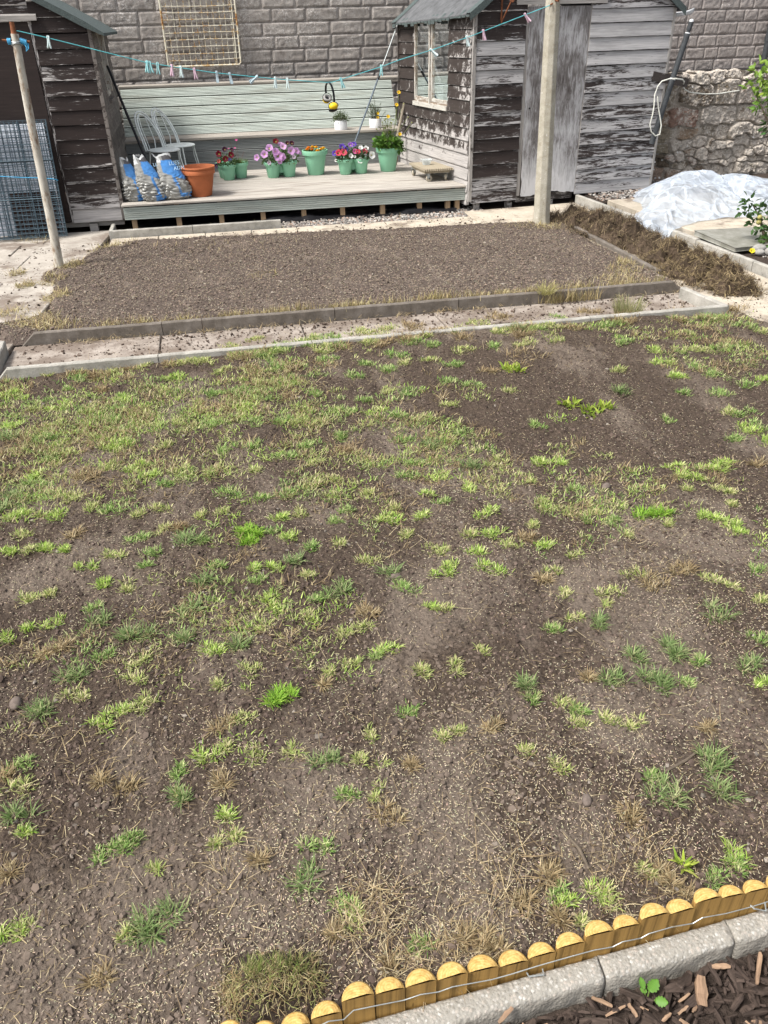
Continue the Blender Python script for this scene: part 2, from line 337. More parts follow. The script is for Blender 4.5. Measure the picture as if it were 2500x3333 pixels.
        me.update(); me.validate()
        if sharp and any(s.sm): me.set_sharp_from_angle(angle=math.radians(sharp))
        o = bpy.data.objects.new(name, me); COL.objects.link(o)
        if parent: o.parent = parent
        elif origin: o.location = origin
        return o
def bevel(o, w=.004, seg=1):
    m = o.modifiers.new('bevel', 'BEVEL'); m.width = w; m.segments = seg; m.limit_method = 'ANGLE'; m.angle_limit = math.radians(40); return o
def npmesh(name, Vt, F, mat, col=None, wear=None, smooth=False, parent=None, origin=None):
    """F: list of int arrays (n,k), each of one face size"""
    me = bpy.data.meshes.new(name); off = np.array(wloc(parent) if parent else (origin or (0, 0, 0)))
    Vt = np.asarray(Vt, np.float32) - off.astype(np.float32); me.vertices.add(len(Vt)); me.vertices.foreach_set('co', Vt.ravel())
    idx = np.concatenate([f.ravel() for f in F]).astype(np.int32); sz = np.concatenate([np.full(len(f), f.shape[1]) for f in F]).astype(np.int32)
    me.loops.add(len(idx)); me.loops.foreach_set('vertex_index', idx); me.polygons.add(len(sz))
    st = np.concatenate([[0], np.cumsum(sz)[:-1]]).astype(np.int32); me.polygons.foreach_set('loop_start', st)
    me.polygons.foreach_set('use_smooth', np.full(len(sz), smooth)); me.update(calc_edges=True)
    for m in (mat if isinstance(mat, (list, tuple)) else [mat]): me.materials.append(M[m])
    if col is not None:
        cc = np.ones((len(Vt), 4), np.float32); cc[:, :3] = col; a = me.attributes.new('col', 'FLOAT_COLOR', 'POINT'); a.data.foreach_set('color', cc.ravel())
    if wear is not None:
        a = me.attributes.new('wear', 'FLOAT', 'POINT'); a.data.foreach_set('value', np.asarray(wear, np.float32))
    o = bpy.data.objects.new(name, me); COL.objects.link(o)
    if parent: o.parent = parent
    elif origin: o.location = origin
    return o
def copy_tree(o, parent=None, group=None):
    c = o.copy(); COL.objects.link(c)
    if parent: c.parent = parent
    for ch in list(o.children): copy_tree(ch, c)
    return c
def gridfaces(nx, ny, mask=None):
    i = np.arange(nx - 1)[None, :] + np.arange(ny - 1)[:, None] * nx; f = np.stack([i, i + 1, i + 1 + nx, i + nx], -1).reshape(-1, 4)
    if mask is not None: f = f[mask[f].all(1)]
    return f
def ribbons(B, az, lean, ln, wd, col, curl=.6, seg=3, tip=True):
    """grass blades: B (n,3) feet, az direction they bend to, lean 0..1.5 rad from upright, curl adds to lean along the blade"""
    n = len(B); P = [B]; ang = lean.copy(); p = B.copy()
    for k in range(seg):
        st = ln / seg; p = p + np.stack([np.sin(ang) * np.cos(az) * st, np.sin(ang) * np.sin(az) * st, np.cos(ang) * st], 1); P.append(p); ang = ang + curl / seg
    sa = az + PI / 2 + RNG.normal(0, .5, n); sd = np.stack([np.cos(sa), np.sin(sa), np.zeros(n)], 1)
    Vs = []
    for k in range(seg + 1):
        w = wd * (1 - .75 * (k / seg) ** 2) * .5; Vs += [P[k] - sd * w[:, None], P[k] + sd * w[:, None]]
    m = len(Vs); Vt = np.stack(Vs, 1).reshape(-1, 3); b = (np.arange(n) * m)[:, None]
    F = [b + np.array([[2 * k, 2 * k + 1, 2 * k + 3, 2 * k + 2]]) for k in range(seg)]
    return Vt, np.concatenate(F), np.repeat(col, m, 0)
def join(parts):
    Vt, F, C = [], [], []; o = 0
    for v, f, c in parts: Vt.append(v); F.append(f + o); C.append(c); o += len(v)
    return np.concatenate(Vt), np.concatenate(F), np.concatenate(C)
ICO_V = np.array(sum([[(-1, t, 0), (1, t, 0), (-1, -t, 0), (1, -t, 0)] for t in [1.618]], []) + [(0, -1, 1.618), (0, 1, 1.618), (0, -1, -1.618), (0, 1, -1.618), (1.618, 0, -1), (1.618, 0, 1), (-1.618, 0, -1), (-1.618, 0, 1)]) / 1.902
ICO_F = np.array([(0, 11, 5), (0, 5, 1), (0, 1, 7), (0, 7, 10), (0, 10, 11), (1, 5, 9), (5, 11, 4), (11, 10, 2), (10, 7, 6), (7, 1, 8), (3, 9, 4), (3, 4, 2), (3, 2, 6), (3, 6, 8), (3, 8, 9), (4, 9, 5), (2, 4, 11), (6, 2, 10), (8, 6, 7), (9, 8, 1)])
def lumps(P, R, col, flat=.7, jit=.28):
    n = len(P); v = ICO_V[None] * (1 + RNG.normal(0, jit, (n, 12, 1))); s = np.stack([R * RNG.uniform(.75, 1.3, n), R * RNG.uniform(.75, 1.3, n), R * flat], 1)
    a = RNG.uniform(0, 6.28, n); v = v * s[:, None, :]; x = v[..., 0] * np.cos(a)[:, None] - v[..., 1] * np.sin(a)[:, None]; y = v[..., 0] * np.sin(a)[:, None] + v[..., 1] * np.cos(a)[:, None]
    v = np.stack([x, y, v[..., 2]], -1) + P[:, None, :]
    return v.reshape(-1, 3), (ICO_F[None] + (np.arange(n) * 12)[:, None, None]).reshape(-1, 3), np.repeat(col, 12, 0)
def leaves(B, D, Nn, ln, wd, col, fold=.25):
    """leaf = 6-point blade folded along its midrib"""
    D = D / np.linalg.norm(D, axis=1)[:, None]; S = np.cross(D, Nn); S /= np.linalg.norm(S, axis=1)[:, None] + 1e-9; U = np.cross(S, D)
    l = ln[:, None]; w = wd[:, None] / 2
    pts = [B, B + D * l * .35 + S * w + U * w * fold, B + D * l * .35 - S * w + U * w * fold, B + D * l * .72 + S * w * .75 + U * w * fold - U * l * .05, B + D * l * .72 - S * w * .75 + U * w * fold - U * l * .05, B + D * l - U * l * .14, B + D * l * .4, B + D * l * .74 - U * l * .05]
    n = len(B); Vt = np.stack(pts, 1).reshape(-1, 3); b = (np.arange(n) * 8)[:, None]
    F = np.concatenate([b + np.array([q]) for q in ((0, 6, 1, 1), (0, 2, 6, 6), (6, 7, 3, 1), (2, 4, 7, 6), (7, 5, 3, 3), (4, 5, 7, 7))])
    t = np.concatenate([F[F[:, 2] == F[:, 3]][:, :3]]); q = F[F[:, 2] != F[:, 3]]
    return Vt, q, t, np.repeat(col, 8, 0)
def unit(n, z0=-1., z1=1.):
    z = RNG.uniform(z0, z1, n); a = RNG.uniform(0, 6.283, n); r = np.sqrt(1 - z * z); return np.stack([r * np.cos(a), r * np.sin(a), z], 1)
def vary(c, n, s=.2, h=.06):
    k = 1 + RNG.uniform(-s, s, (n, 1)); return np.clip(np.array(c)[None] * k * (1 + RNG.normal(0, h, (n, 3))), 0, 1)

# ------------------------------------------------------------------ camera, light
f_px, HC = 2579.17, 2.2
RW = ((0.98247211, -0.18509245, -0.02212119), (-0.11625291, -0.51561612, -0.84889650), (0.14571829, 0.83658879, -0.52809600))
cam = bpy.data.objects.new('camera', bpy.data.cameras.new('camera')); COL.objects.link(cam)
cam.data.sensor_fit = 'VERTICAL'; cam.data.sensor_height = 24; cam.data.lens = 24 * f_px / 3333.; cam.data.clip_start = .05; cam.data.clip_end = 400
mw = Matrix.Identity(4)
for i in range(3): mw[i][0] = RW[0][i]; mw[i][1] = -RW[1][i]; mw[i][2] = -RW[2][i]
mw.translation = (0, 0, HC); cam.matrix_world = mw; scene.camera = cam
SUN_EL, SUN_AZ = math.radians(55), math.radians(-108)      # azimuth from +Y towards +X
sd = Vector((math.sin(SUN_AZ) * math.cos(SUN_EL), math.cos(SUN_AZ) * math.cos(SUN_EL), math.sin(SUN_EL)))
sun = bpy.data.objects.new('sun', bpy.data.lights.new('sun', 'SUN')); COL.objects.link(sun); sun.data.energy = 2.7; sun.data.angle = math.radians(14); sun.data.color = (1, .96, .9)
sun.rotation_euler = sd.to_track_quat('Z', 'Y').to_euler(); sun.location = sd * 30
wd = bpy.data.worlds.new('World'); scene.world = wd; wd.use_nodes = True; nt = wd.node_tree
sky = nt.nodes.new('ShaderNodeTexSky'); sky.sky_type = 'NISHITA'; sky.sun_disc = False; sky.sun_elevation = SUN_EL; sky.sun_rotation = SUN_AZ
sky.air_density = 1.; sky.dust_density = 4.; sky.ozone_density = .6
hs = nt.nodes.new('ShaderNodeHueSaturation'); hs.inputs['Saturation'].default_value = .35
nt.links.new(sky.outputs[0], hs.inputs['Color']); nt.links.new(hs.outputs[0], nt.nodes['Background'].inputs[0]); nt.nodes['Background'].inputs[1].default_value = .125
vs = scene.view_settings; vs.view_transform = 'Standard'; vs.look = 'None'; vs.gamma = 1; vs.use_curve_mapping = False; vs.exposure = .82

# ------------------------------------------------------------------ ground
gm = MB()
GX, GY = (-60, .15, 2.3, 60), (-25, -.5, 1.10, 80)         # one sheet with a sunken opening for the bark bed
ids = [[gm.add((x, y, -.045)) for x in GX] for y in GY]
for j in range(3):
    for i in range(3):
        if (i, j) != (1, 1): gm.face((ids[j][i], ids[j][i + 1], ids[j + 1][i + 1], ids[j + 1][i]))
tag(gm.build('ground', 'earth'), kind='structure')

def lawn_z(x, y):
    x = np.asarray(x, float); y = np.asarray(y, float)
    b = .012 + sstep(3.8, 5.7, y) * (.012 + .052 * sstep(-1.5, .4, x)) * (1 - .8 * sstep(3.2, 4., x))
    return b + (vnoise(x * 1.3, y * 1.3, 1) - .5) * .035 + (vnoise(x * 4.5, y * 4.5, 2) - .5) * .022 + (vnoise(x * 14, y * 14, 3) - .5) * .014
def fine_z(x, y): return (vnoise(x * 38, y * 38, 4) - .5) * .012 + np.abs(vnoise(x * 75, y * 75, 5) - .5) * .012 + (vnoise(x * 120, y * 120, 6) - .5) * .004
# lawn
ny = 640; ys = 1.075 * (5.90 / 1.075) ** np.linspace(0, 1, ny); xs = np.concatenate([np.linspace(-3.2, -1.9, 60, endpoint=False), np.linspace(-1.9, 2.3, 860, endpoint=False), np.linspace(2.3, 4.32, 240)])
X, Y = np.meshgrid(xs, ys); Y = Y + .055 * X * (1 - sstep(1.1, 2.2, Y)); Z = lawn_z(X, Y) + fine_z(X, Y)
edge = sstep(4.32, 4.16, X + (vnoise(Y * 6, Y * 0, 9) - .5) * .14); Z = np.where(edge < 1, Z * edge - .03 * (1 - edge), Z)
dry_ = np.zeros_like(X)                                    # where the surface has dried out pale
DRYP = [(0.57, 1.80, 0.18), (0.45, 1.60, 0.18), (0.70, 1.95, 0.13), (-0.58, 1.48, 0.22), (-0.71, 1.35, 0.18), (-0.16, 1.36, 0.12), (-0.20, 1.53, 0.11), (1.61, 2.35, 0.16), (0.58, 2.59, 0.18), (0.45, 2.33, 0.13), (0.08, 1.75, 0.11), (0.49, 1.27, 0.11), (0.84, 1.45, 0.12), (1.15, 1.85, 0.10), (-0.54, 2.03, 0.10), (-1.13, 3.24, 0.13), (1.33, 2.74, 0.13), (-0.34, 1.22, 0.10)]
for (cx, cy, r_) in DRYP: dry_ = np.maximum(dry_, np.exp(-((X - cx) ** 2 + ((Y - cy) * .75) ** 2) / (r_ * 1.25) ** 2))
npmesh_o = npmesh('lawn_soil', np.stack([X, Y, Z], -1).reshape(-1, 3), [gridfaces(len(xs), ny)], 'lawn_soil', wear=dry_.ravel(), smooth=True); tag(npmesh_o, kind='structure')
def in_lawn(x, y): return (y > 1.10 + .062 * x) & (y < 5.84) & (x < 4.26) & (x > -3)
# seeded bed beyond the kerbs
def bed_in(x, y):
    n = (vnoise(x * 3.2, y * 3.2, 21) - .5) * .34 + (vnoise(x * 11, y * 11, 22) - .5) * .10
    l = x - (-1.70 - .35 * np.exp(-((y - 8.6) / .55) ** 2) - .42 * np.exp(-((y - 7.0) / .4) ** 2) + .26 * sstep(9.2, 10, y)) + n * 1.1
    r = (4.06 - .03 * (y - 7)) - x + n * .15
    bk = 10.04 - .078 * (x + 1.45) - y + n * .22
    fr = y - 6.72
    return np.minimum(np.minimum(l, r), np.minimum(bk, fr))
def bed_z(x, y):
    d = bed_in(x, y); return -.03 + sstep(-.03, .12, d) * .075 + (vnoise(x * 2, y * 2, 11) - .5) * .03 * sstep(0, .3, d) + .03 * np.exp(-((d - .09) / .07) ** 2) * sstep(9, 9.6, y) + .02 * sstep(7.3, 6.8, y)
xs = np.linspace(-2.6, 4.2, 430); ys = np.concatenate([np.linspace(6.705, 8, 120, endpoint=False), np.linspace(8, 10.25, 150)]); X, Y = np.meshgrid(xs, ys)
Z = bed_z(X, Y) + ((vnoise(X * 26, Y * 26, 12) - .5) * .014 + (vnoise(X * 60, Y * 60, 13) - .5) * .012) * sstep(-.02, .05, bed_in(X, Y))
keep = (bed_in(X, Y) > -.06).ravel()
tag(npmesh('seed_bed', np.stack([X, Y, Z], -1).reshape(-1, 3), [gridfaces(len(xs), len(ys), keep)], 'bed_soil', smooth=True), kind='structure')

def slabs(name, mat, quads, z=0., thick=.04):
    mb = MB()
    for q in quads:
        dz = random.uniform(-.003, .003); c = sum((Vector((*p, 0)) for p in q), Vector()) / 4
        top = []
        for p in q:
            v = Vector((*p, 0)); v = c + (v - c) * (1 - .006 / max(.1, (v - c).length)); top.append(Vector((v.x, v.y, z + dz + random.uniform(-.002, .002))))
        a = [mb.add(p) for p in top]; b = [mb.add(p - Vector((0, 0, thick))) for p in top]; mb.face(a)
        for i in range(4): mb.face((a[i], b[i], b[(i + 1) % 4], a[(i + 1) % 4]))
    o = mb.build(name, mat); bevel(o, .006); tag(o, kind='structure'); return o
def lerp2(a, b, t): return (a[0] + (b[0] - a[0]) * t, a[1] + (b[1] - a[1]) * t)
def strip(a, b, c, d, n, m=1, jit=0.):
    """quads filling a-b-c-d (a-b near edge, d-c far edge)"""
    out = []
    for j in range(m):
        for i in range(n):
            sh = jit * (j % 2) / n
            t0, t1 = min(1, max(0, i / n - sh)), min(1, (i + 1) / n - (sh if i < n - 1 else 0))
            l0, l1 = j / m, (j + 1) / m
            P = lambda t, l: lerp2(lerp2(a, b, t), lerp2(d, c, t), l)
            out.append((P(t0, l0), P(t1, l0), P(t1, l1), P(t0, l1)))
    return out
slabs('path', 'slab_stone', strip((-1.47, 9.93), (3.05, 9.50), (3.05, 10.40), (-1.47, 10.42), 8) + strip((3.05, 9.45), (4.72, 9.45), (4.66, 10.85), (3.05, 10.72), 3, 3, .3))
slabs('path', 'slab_stone', strip((4.02, 4.4), (5.22, 4.4), (4.80, 9.44), (3.95, 9.44), 2, 9, .4))
slabs('path', 'slab_grey', strip((-4.4, 5.9), (-1.95, 5.9), (-1.49, 10.9), (-4.4, 11.0), 4, 9, .35))
slabs('path', 'slab_dirty', strip((-1.86, 5.91), (4.05, 5.91), (3.98, 6.66), (-1.86, 6.64), 5))

# ------------------------------------------------------------------ concrete edging kerbs: every length is one thing
def kerb(p0, p1, label, group, mat='kerb_stone', z0=-.08, z1=.1, th=.05, b0=0., b1=0.):
    a = Vector((*p0, 0)); b = Vector((*p1, 0)); u = (b - a); L = u.length; u.normalize(); n = Vector((-u.y, u.x, 0))
    mb = MB(); prof = []
    N = max(6, int(L / .05)); xs_ = [0] + [b0 * k / 3 for k in (1, 2, 3) if b0] + [b0 + (L - b0 - b1) * i / N for i in range(1, N)] + ([L - b1 * k / 3 for k in (3, 2, 1)] if b1 else []) + [L]
    rings = []
    for x in xs_:
        zt = z1 + random.uniform(-.0015, .0015)
        if b0 and x < b0: zt = .0 + (z1) * x / b0
        if b1 and x > L - b1: zt = .0 + (z1) * (L - x) / b1
        j = random.uniform(-.002, .002); r = .008
        rings.append([mb.add(a + u * x + n * q + V3(0, 0, zz)) for q, zz in ((j, z0), (j, zt - r), (r, zt), (th - r, zt), (th, zt - r), (th, z0))])
    for r0, r1 in zip(rings, rings[1:]):
        for k in range(5): mb.face((r0[k], r1[k], r1[k + 1], r0[k + 1]), 0, False)
    mb.face(rings[0][::-1]); mb.face(rings[-1])
    return tag(mb.build('edging_kerb', mat, origin=(a.x, a.y, 0)), label, 'kerb', group)
G1 = 'concrete edging kerbs along the near lawn'
x_ = [-1.84, -.66, .50, 1.62, 2.78, 4.0]; L1 = ['pale concrete edging kerb with slanted end at the left of the near lawn', 'pale concrete edging kerb on the near lawn edge, second from its slanted left end', 'middle concrete edging kerb of the near lawn edge, half hidden by grass', 'pale concrete edging kerb beside the tall dry grass tuft on the near lawn edge', 'concrete edging kerb ending at the right corner of the near lawn edge']
for i in range(5): kerb((x_[i], 5.865 + .007 * (x_[i] + 1.8)), (x_[i + 1] - .006, 5.865 + .007 * (x_[i + 1] + 1.8)), L1[i], G1, b0=.10 if i == 0 else 0)
x_ = [-1.80, -.672, -.344, .778, 1.878, 2.97, 4.03]; G2 = 'dark concrete edging kerbs in front of the far seed bed'
L2 = ['dark damp edging kerb with slanted left end in front of the far bed', 'very short dark edging kerb between two long ones in front of the far bed', 'dark edging kerb just right of the short piece in front of the far bed', 'dark edging kerb in the middle of the far bed front edge', 'dark edging kerb with dry weeds rooted over its top at the far bed', 'grey edging kerb with slanted right end in front of the far bed']
for i in range(6): kerb((x_[i], 6.655 + .004 * x_[i]), (x_[i + 1] - .006, 6.655 + .004 * x_[i + 1]), L2[i], G2, 'kerb_dark', b0=.11 if i == 0 else 0, b1=.12 if i == 5 else 0)
kerb((4.02, 5.92), (3.93, 6.50), 'short pale kerb joining the near and far edges at the right path', 'short kerbs across the strip ends')
kerb((-1.83, 5.93), (-1.88, 6.52), 'short kerb at the left end of the dirty paved strip', 'short kerbs across the strip ends')
G3 = 'concrete kerbs in front of the decking'
kerb((-1.47, 10.44), (-.495, 10.45), 'pale kerb in front of the decking, left piece below the compost bags', G3, z1=.085)
kerb((-.488, 10.45), (.60, 10.47), 'pale kerb in front of the decking with gravel at its right end', G3, z1=.085)
kerb((-1.50, 10.86), (-1.49, 10.44), 'short kerb running back under the corner of the decking', G3, z1=.085)
ye = [10.86, 9.93, 8.98, 8.10, 7.16, 6.24, 5.3]; G4 = 'kerbs along the right hand terrace'
L4 = ['mossy kerb starting at the corner of the right shed', 'pale kerb partly under the front tip of the plastic sheet', 'pale kerb below the light slab, ending at a dark gap', 'grey kerb below the loose dark slab', 'grey kerb beside the pebbles and apple tree', 'grey kerb at the right frame edge by the path']
for i in range(6):
    q = lambda y: (4.675 + (10.876 - y) * .0935, y)
    kerb(q(ye[i]), q(ye[i + 1] + .008), L4[i], G4, z1=.095 if i < 3 else .085, th=.055)
kerb((3.99, 9.42), (4.03, 7.2), 'thin buried board along the right edge of the far bed', None, 'kerb_dark', z1=.055, th=.05)

# terrace on the right
slabs('terrace', 'slab_stone', [((5.02, 9.50), (5.75, 9.55), (5.70, 10.45), (4.93, 10.40)), ((5.10, 8.33), (6.0, 8.38), (5.80, 9.53), (5.02, 9.48)), ((5.76, 9.55), (6.9, 9.6), (6.9, 10.5), (5.71, 10.45)), ((6.01, 8.4), (7.2, 8.45), (7.2, 9.57), (5.82, 9.53))], z=.09, thick=.09)
mb = MB(); c = [mb.add((x, y, .055)) for x, y in ((4.86, 10.42), (8.6, 10.5), (8.6, 12.4), (4.86, 11.9))]; mb.face(c); tag(mb.build('gravel_bed', 'earth'), kind='structure')
mb = MB(); c = [mb.add((x, y, .06)) for x, y in ((5.3, 3.2), (8.6, 3.2), (8.6, 8.38), (4.97, 8.3))]; mb.face(c); tag(mb.build('border_soil', 'earth'), kind='structure')
mb = MB(); q = [(4.995, 8.27), (5.02, 7.50), (5.92, 7.60), (5.82, 8.36)]
t = [mb.add((x, y, .150 - .012 * i)) for i, (x, y) in enumerate(q)]; b = [mb.add((x, y, .098)) for x, y in q]; mb.face(t[::-1]); mb.face(b)
for i in range(4): mb.face((t[i], b[i], b[(i + 1) % 4], t[(i + 1) % 4]))
o = mb.build('paving_slab', 'grey_slab', origin=(5.4, 7.9, .098)); bevel(o, .012, 2); tag(o, 'loose dark grey paving slab lying proud of the right terrace', 'slab')

# ------------------------------------------------------------------ half-log edging with its wire (one roll)
roll = thing('log_edging', 'golden half-log timber edging roll strung on wire along the lawn front', 'log edging', (.45, 1.075, 0))
edgx = [-.365, -.283, -.201, -.12, -.04, .041, .127, .207, .291, .376, .4635, .548, .6275, .709, .793, .871, .955, 1.038, 1.117, 1.194, 1.270, 1.348, 1.43, 1.51]
htop = [.08, .103, .06, .056, .066, .112, .104, .099, .093, .078, .064, .067, .082, .102, .097, .115, .096, .116, .103, .101, .10, .095, .1]
ln = lambda x: 1.072 + .062 * (x - .446)
for i, zt in enumerate(htop):
    x0, x1 = edgx[i] + .0015, edgx[i + 1] - .0015; r = (x1 - x0) / 2; cx = (x0 + x1) / 2; cy = ln(cx) + random.uniform(-.003, .003)
    mb = MB(); K = 18; rr = random.random() * 40; tilt = random.uniform(-.05, .05)
    arc = [(cx - r * math.cos(PI * k / K), cy + r * 1.06 * math.sin(PI * k / K)) for k in range(K + 1)]
    zf = lambda x, y: zt + (x - cx) * (.062 + tilt) - (y - cy) * .02
    e = .009
    side_t = [mb.add((x, y, zf(x, y) - e * (1 if 0 < k < K else .4)), (zt, k * .006 if 0 < k < K else k * .004, rr)) for k, (x, y) in enumerate(arc)]
    side_b = [mb.add((x, y, -.12), (-.12, k * .006, rr)) for k, (x, y) in enumerate(arc)]
    for k in range(K): mb.face((side_t[k], side_b[k], side_b[k + 1], side_t[k + 1]), 0, True)
    # flat sawn face
    nf = 6; ft = []; fb = []
    for k in range(nf + 1):
        x = x0 + (x1 - x0) * k / nf; ft.append(mb.add((x, cy - .0005, zf(x, cy) - .002), (zt, .3 + k * .014, rr))); fb.append(mb.add((x, cy - .0005, -.12), (-.12, .3 + k * .014 + .01, rr)))
    for k in range(nf): mb.face((ft[k], ft[k + 1], fb[k + 1], fb[k]), 0)
    # sawn end: outer ring chamfered, inner disc
    px, py = cx + random.uniform(-.01, .01), cy - random.uniform(-.01, .03)
    gx = lambda x, y: (x - px, y - py, rr)
    o1 = [mb.add((x, y, zf(x, y) - e * (1 if 0 < k < K else .4)), gx(x, y)) for k, (x, y) in enumerate(arc)]
    i1 = [mb.add((cx + (x - cx) * .84, cy + (y - cy) * .84, zf(x, y)), gx(cx + (x - cx) * .84, cy + (y - cy) * .84)) for k, (x, y) in enumerate(arc)]
    i2 = [mb.add((cx + (x - cx) * .5, cy + (y - cy) * .5, zf(x, y) + .004), gx(cx + (x - cx) * .5, cy + (y - cy) * .5)) for k, (x, y) in enumerate(arc)]
    for a_, b_ in ((o1, i1), (i1, i2)):
        for k in range(K): mb.face((a_[k], a_[k + 1], b_[k + 1], b_[k]), 1, True)
    mb.face(i2[::-1], 1)
    mb.build('log', ['log_side', 'log_end'], roll, sharp=35)
wire = [(-.36, .04), (-.12, .045), (-.022, .039), (.005, .05), (.043, .038), (.07, .069), (.144, .059), (.202, .05), (.246, .055), (.296, .043), (.333, .049), (.444, .03), (.501, .03), (.572, .034), (.674, .035), (.738, .034), (.795, .024), (.823, .036), (.88, .028), (.903, .04), (.974, .041), (1.04, .029), (1.067, .045), (1.145, .032), (1.226, .030), (1.285, .033), (1.5, .04)]
mb = MB(); wp = []
for (xa, za), (xb, zb) in zip(wire, wire[1:]):
    for k in range(3): t = k / 3; x = xa + (xb - xa) * t; wp.append((x, ln(x) - .0055, za + (zb - za) * t))
mb.tube(wp, .0015, 6); mb.build('wire', 'galv', roll)
for xx in (.565, 1.245):
    mb = MB(); z_ = .012 if xx < 1 else .036
    mb.tube([(xx - .02, ln(xx) - .004, z_ - .003), (xx - .018, ln(xx) - .016, z_), (xx + .022, ln(xx) - .019, z_ - (.0 if xx < 1 else .02)), (xx + .024, ln(xx) - .004, z_)], .0024, 6); mb.build('staple', 'galv', roll)

# exposed aggregate kerb in front of the logs
def agg(x0, x1, label):
    mb = MB(); N = int((x1 - x0) / .007); rings = []
    yb = lambda x: ln(x) - .006; prof = [(0, -.14, 0), (0, -.004, 1), (.006, .0, 1), (.02, 0.001, 1), (.035, .0, 1), (.05, -.002, 1), (.058, -.005, 1), (.063, -.011, .6), (.066, -.02, .2), (.068, -.04, 0), (.069, -.06, 0), (.070, -.085, 0), (.071, -.14, 0)]
    for i in range(N + 1):
        x = x0 + (x1 - x0) * i / N; e = min(i, N - i); ed = (.006 if e == 0 else .002 if e == 1 else 0); ring = []
        for k, (d, z, w) in enumerate(prof):
            w_ = (vnoise(x * 30, k * .7, 31) - .5) * .006 + (vnoise(x * 110, k * 1.3, 32) - .5) * .003
            dd = d * (1 + .1 * (vnoise(x * 3, 0, 33) - .5)) - ed + (w_ if k > 5 else 0)
            ring.append(mb.add((x, yb(x) - dd, z - ed * .8 + (w_ * .6 if 1 < k < 8 else 0)), (0, 0, 0), w))
        rings.append(ring)
    for a, b in zip(rings, rings[1:]):
        for k in range(len(prof) - 1): mb.face((a[k], b[k], b[k + 1], a[k + 1]), 0, True)
    mb.face(rings[0]); mb.face(rings[-1][::-1])
    tag(mb.build('aggregate_kerb', 'aggregate', origin=((x0 + x1) / 2, 1.03, -.14), sharp=60), label, 'kerb', 'pebbled concrete kerbs before the log edging')
agg(-.15, .751, 'pebbled concrete kerb below the logs, left block scattered with bark bits'); agg(.755, 1.147, 'pebbled concrete kerb behind the small green weed, middle block'); agg(1.151, 1.55, 'pebbled concrete kerb at the right edge, under the bent staple')

# bark mulch
mb = MB(); N = 60; gx_, gy_ = np.meshgrid(np.linspace(.05, 2.4, 80), np.linspace(-.6, 1.14, 60))
Z = -.092 + (vnoise(gx_ * 9, gy_ * 9, 41) - .5) * .03 + (vnoise(gx_ * 30, gy_ * 30, 42) - .5) * .015
tag(npmesh('bark_bed', np.stack([gx_, gy_, Z], -1).reshape(-1, 3), [gridfaces(80, 60)], 'earth', smooth=True), kind='structure')
def chip(mb, c, L, w, t, az, tilt, roll_, wear=.5):
    m = Matrix.Rotation(az, 3, 'Z') @ Matrix.Rotation(tilt, 3, 'Y') @ Matrix.Rotation(roll_, 3, 'X'); c = Vector(c); r = random.random() * 60
    n = 5; rings = []
    for i in range(n + 1):
        x = (i / n - .5) * L; k = 1 - .5 * abs(i / n - .5) ** 2 * 4 * random.uniform(.3, 1.2); bend = random.uniform(-.1, .1) * w
        yy = [-w / 2 * k * random.uniform(.8, 1.1), w / 2 * k * random.uniform(.8, 1.1)]; z0, z1 = -t / 2, t / 2 * random.uniform(.6, 1.3)
        rings.append([mb.add(c + m @ Vector((x + random.uniform(-.05, .05) * L * (i in (0, n)), y_ + bend, z_)), (x * 3 + r, y_ * 2 + z_, r), wear) for y_, z_ in ((yy[0], z0), (yy[0], z1), ((yy[0] + yy[1]) / 2, z1 * 1.3), (yy[1], z1), (yy[1], z0))])
    for a, b in zip(rings, rings[1:]):
        for k in range(5): mb.face((a[k], a[(k + 1) % 5], b[(k + 1) % 5], b[k]))
    mb.face(rings[0][::-1]); mb.face(rings[-1])
grainwood('pale_chip', (.30, .20, .13), .5, 1.5, 70, blot=(.12, .07, .05), blotamt=.5, fx=5)
mb = MB()
for i in range(3000):
    x = random.uniform(.30, 1.7); y = random.uniform(.25, ln(x) - .085)
    if y < .80 - (x - .3) * .1 and random.random() < .6: continue
    L = random.choice([.012, .018, .026, .038, .055, .075]) * random.uniform(.7, 1.2)
    chip(mb, (x, y, -.075 + random.uniform(-.012, .018)), L, L * random.uniform(.14, .42), random.uniform(.003, .009), random.uniform(0, 6.3), random.gauss(0, .28), random.gauss(0, .5))
tag(mb.build('bark_mulch', 'bark_chip'), 'dark brown bark mulch in the bottom right corner', 'mulch', kind='stuff')
mb = MB()
for i in range(70):
    x = random.uniform(.35, 1.6); y = random.uniform(.7, ln(x) - .09); L = random.uniform(.02, .06)
    chip(mb, (x, y, -.058 + random.uniform(-.01, .012)), L, L * random.uniform(.1, .35), .004, random.uniform(0, 6.3), random.gauss(0, .25), random.gauss(0, .4))
tag(mb.build('bark_splinters', 'pale_chip'), 'paler wood splinters mixed into the bark mulch', 'mulch', kind='stuff')
for (x, y, L, w, az, lab) in ((.565, .925, .075, .035, .75, 'pale split wood chip leaning on the pebbled kerb'), (1.005, .965, .07, .034, 1.25, 'thick pale wood chip lying among the bark right of the weed'), (.62, .905, .06, .025, -.5, 'grey forked wood chip at the bottom of the frame'), (1.19, .99, .09, .012, .9, 'thin light wood sliver at the right edge of the bark'), (.455, .985, .055, .012, .55, 'reddish bark sliver resting on top of the pebbled kerb')):
    mb = MB(); zz = -.05 if 'on top' not in lab else .006; chip(mb, (x, y, zz), L, w, .014 if w > .02 else .006, az, -.25 if w > .02 else 0, .1); tag(mb.build('wood_chip', 'pale_chip', origin=(x, y, zz)), lab, 'wood chip')

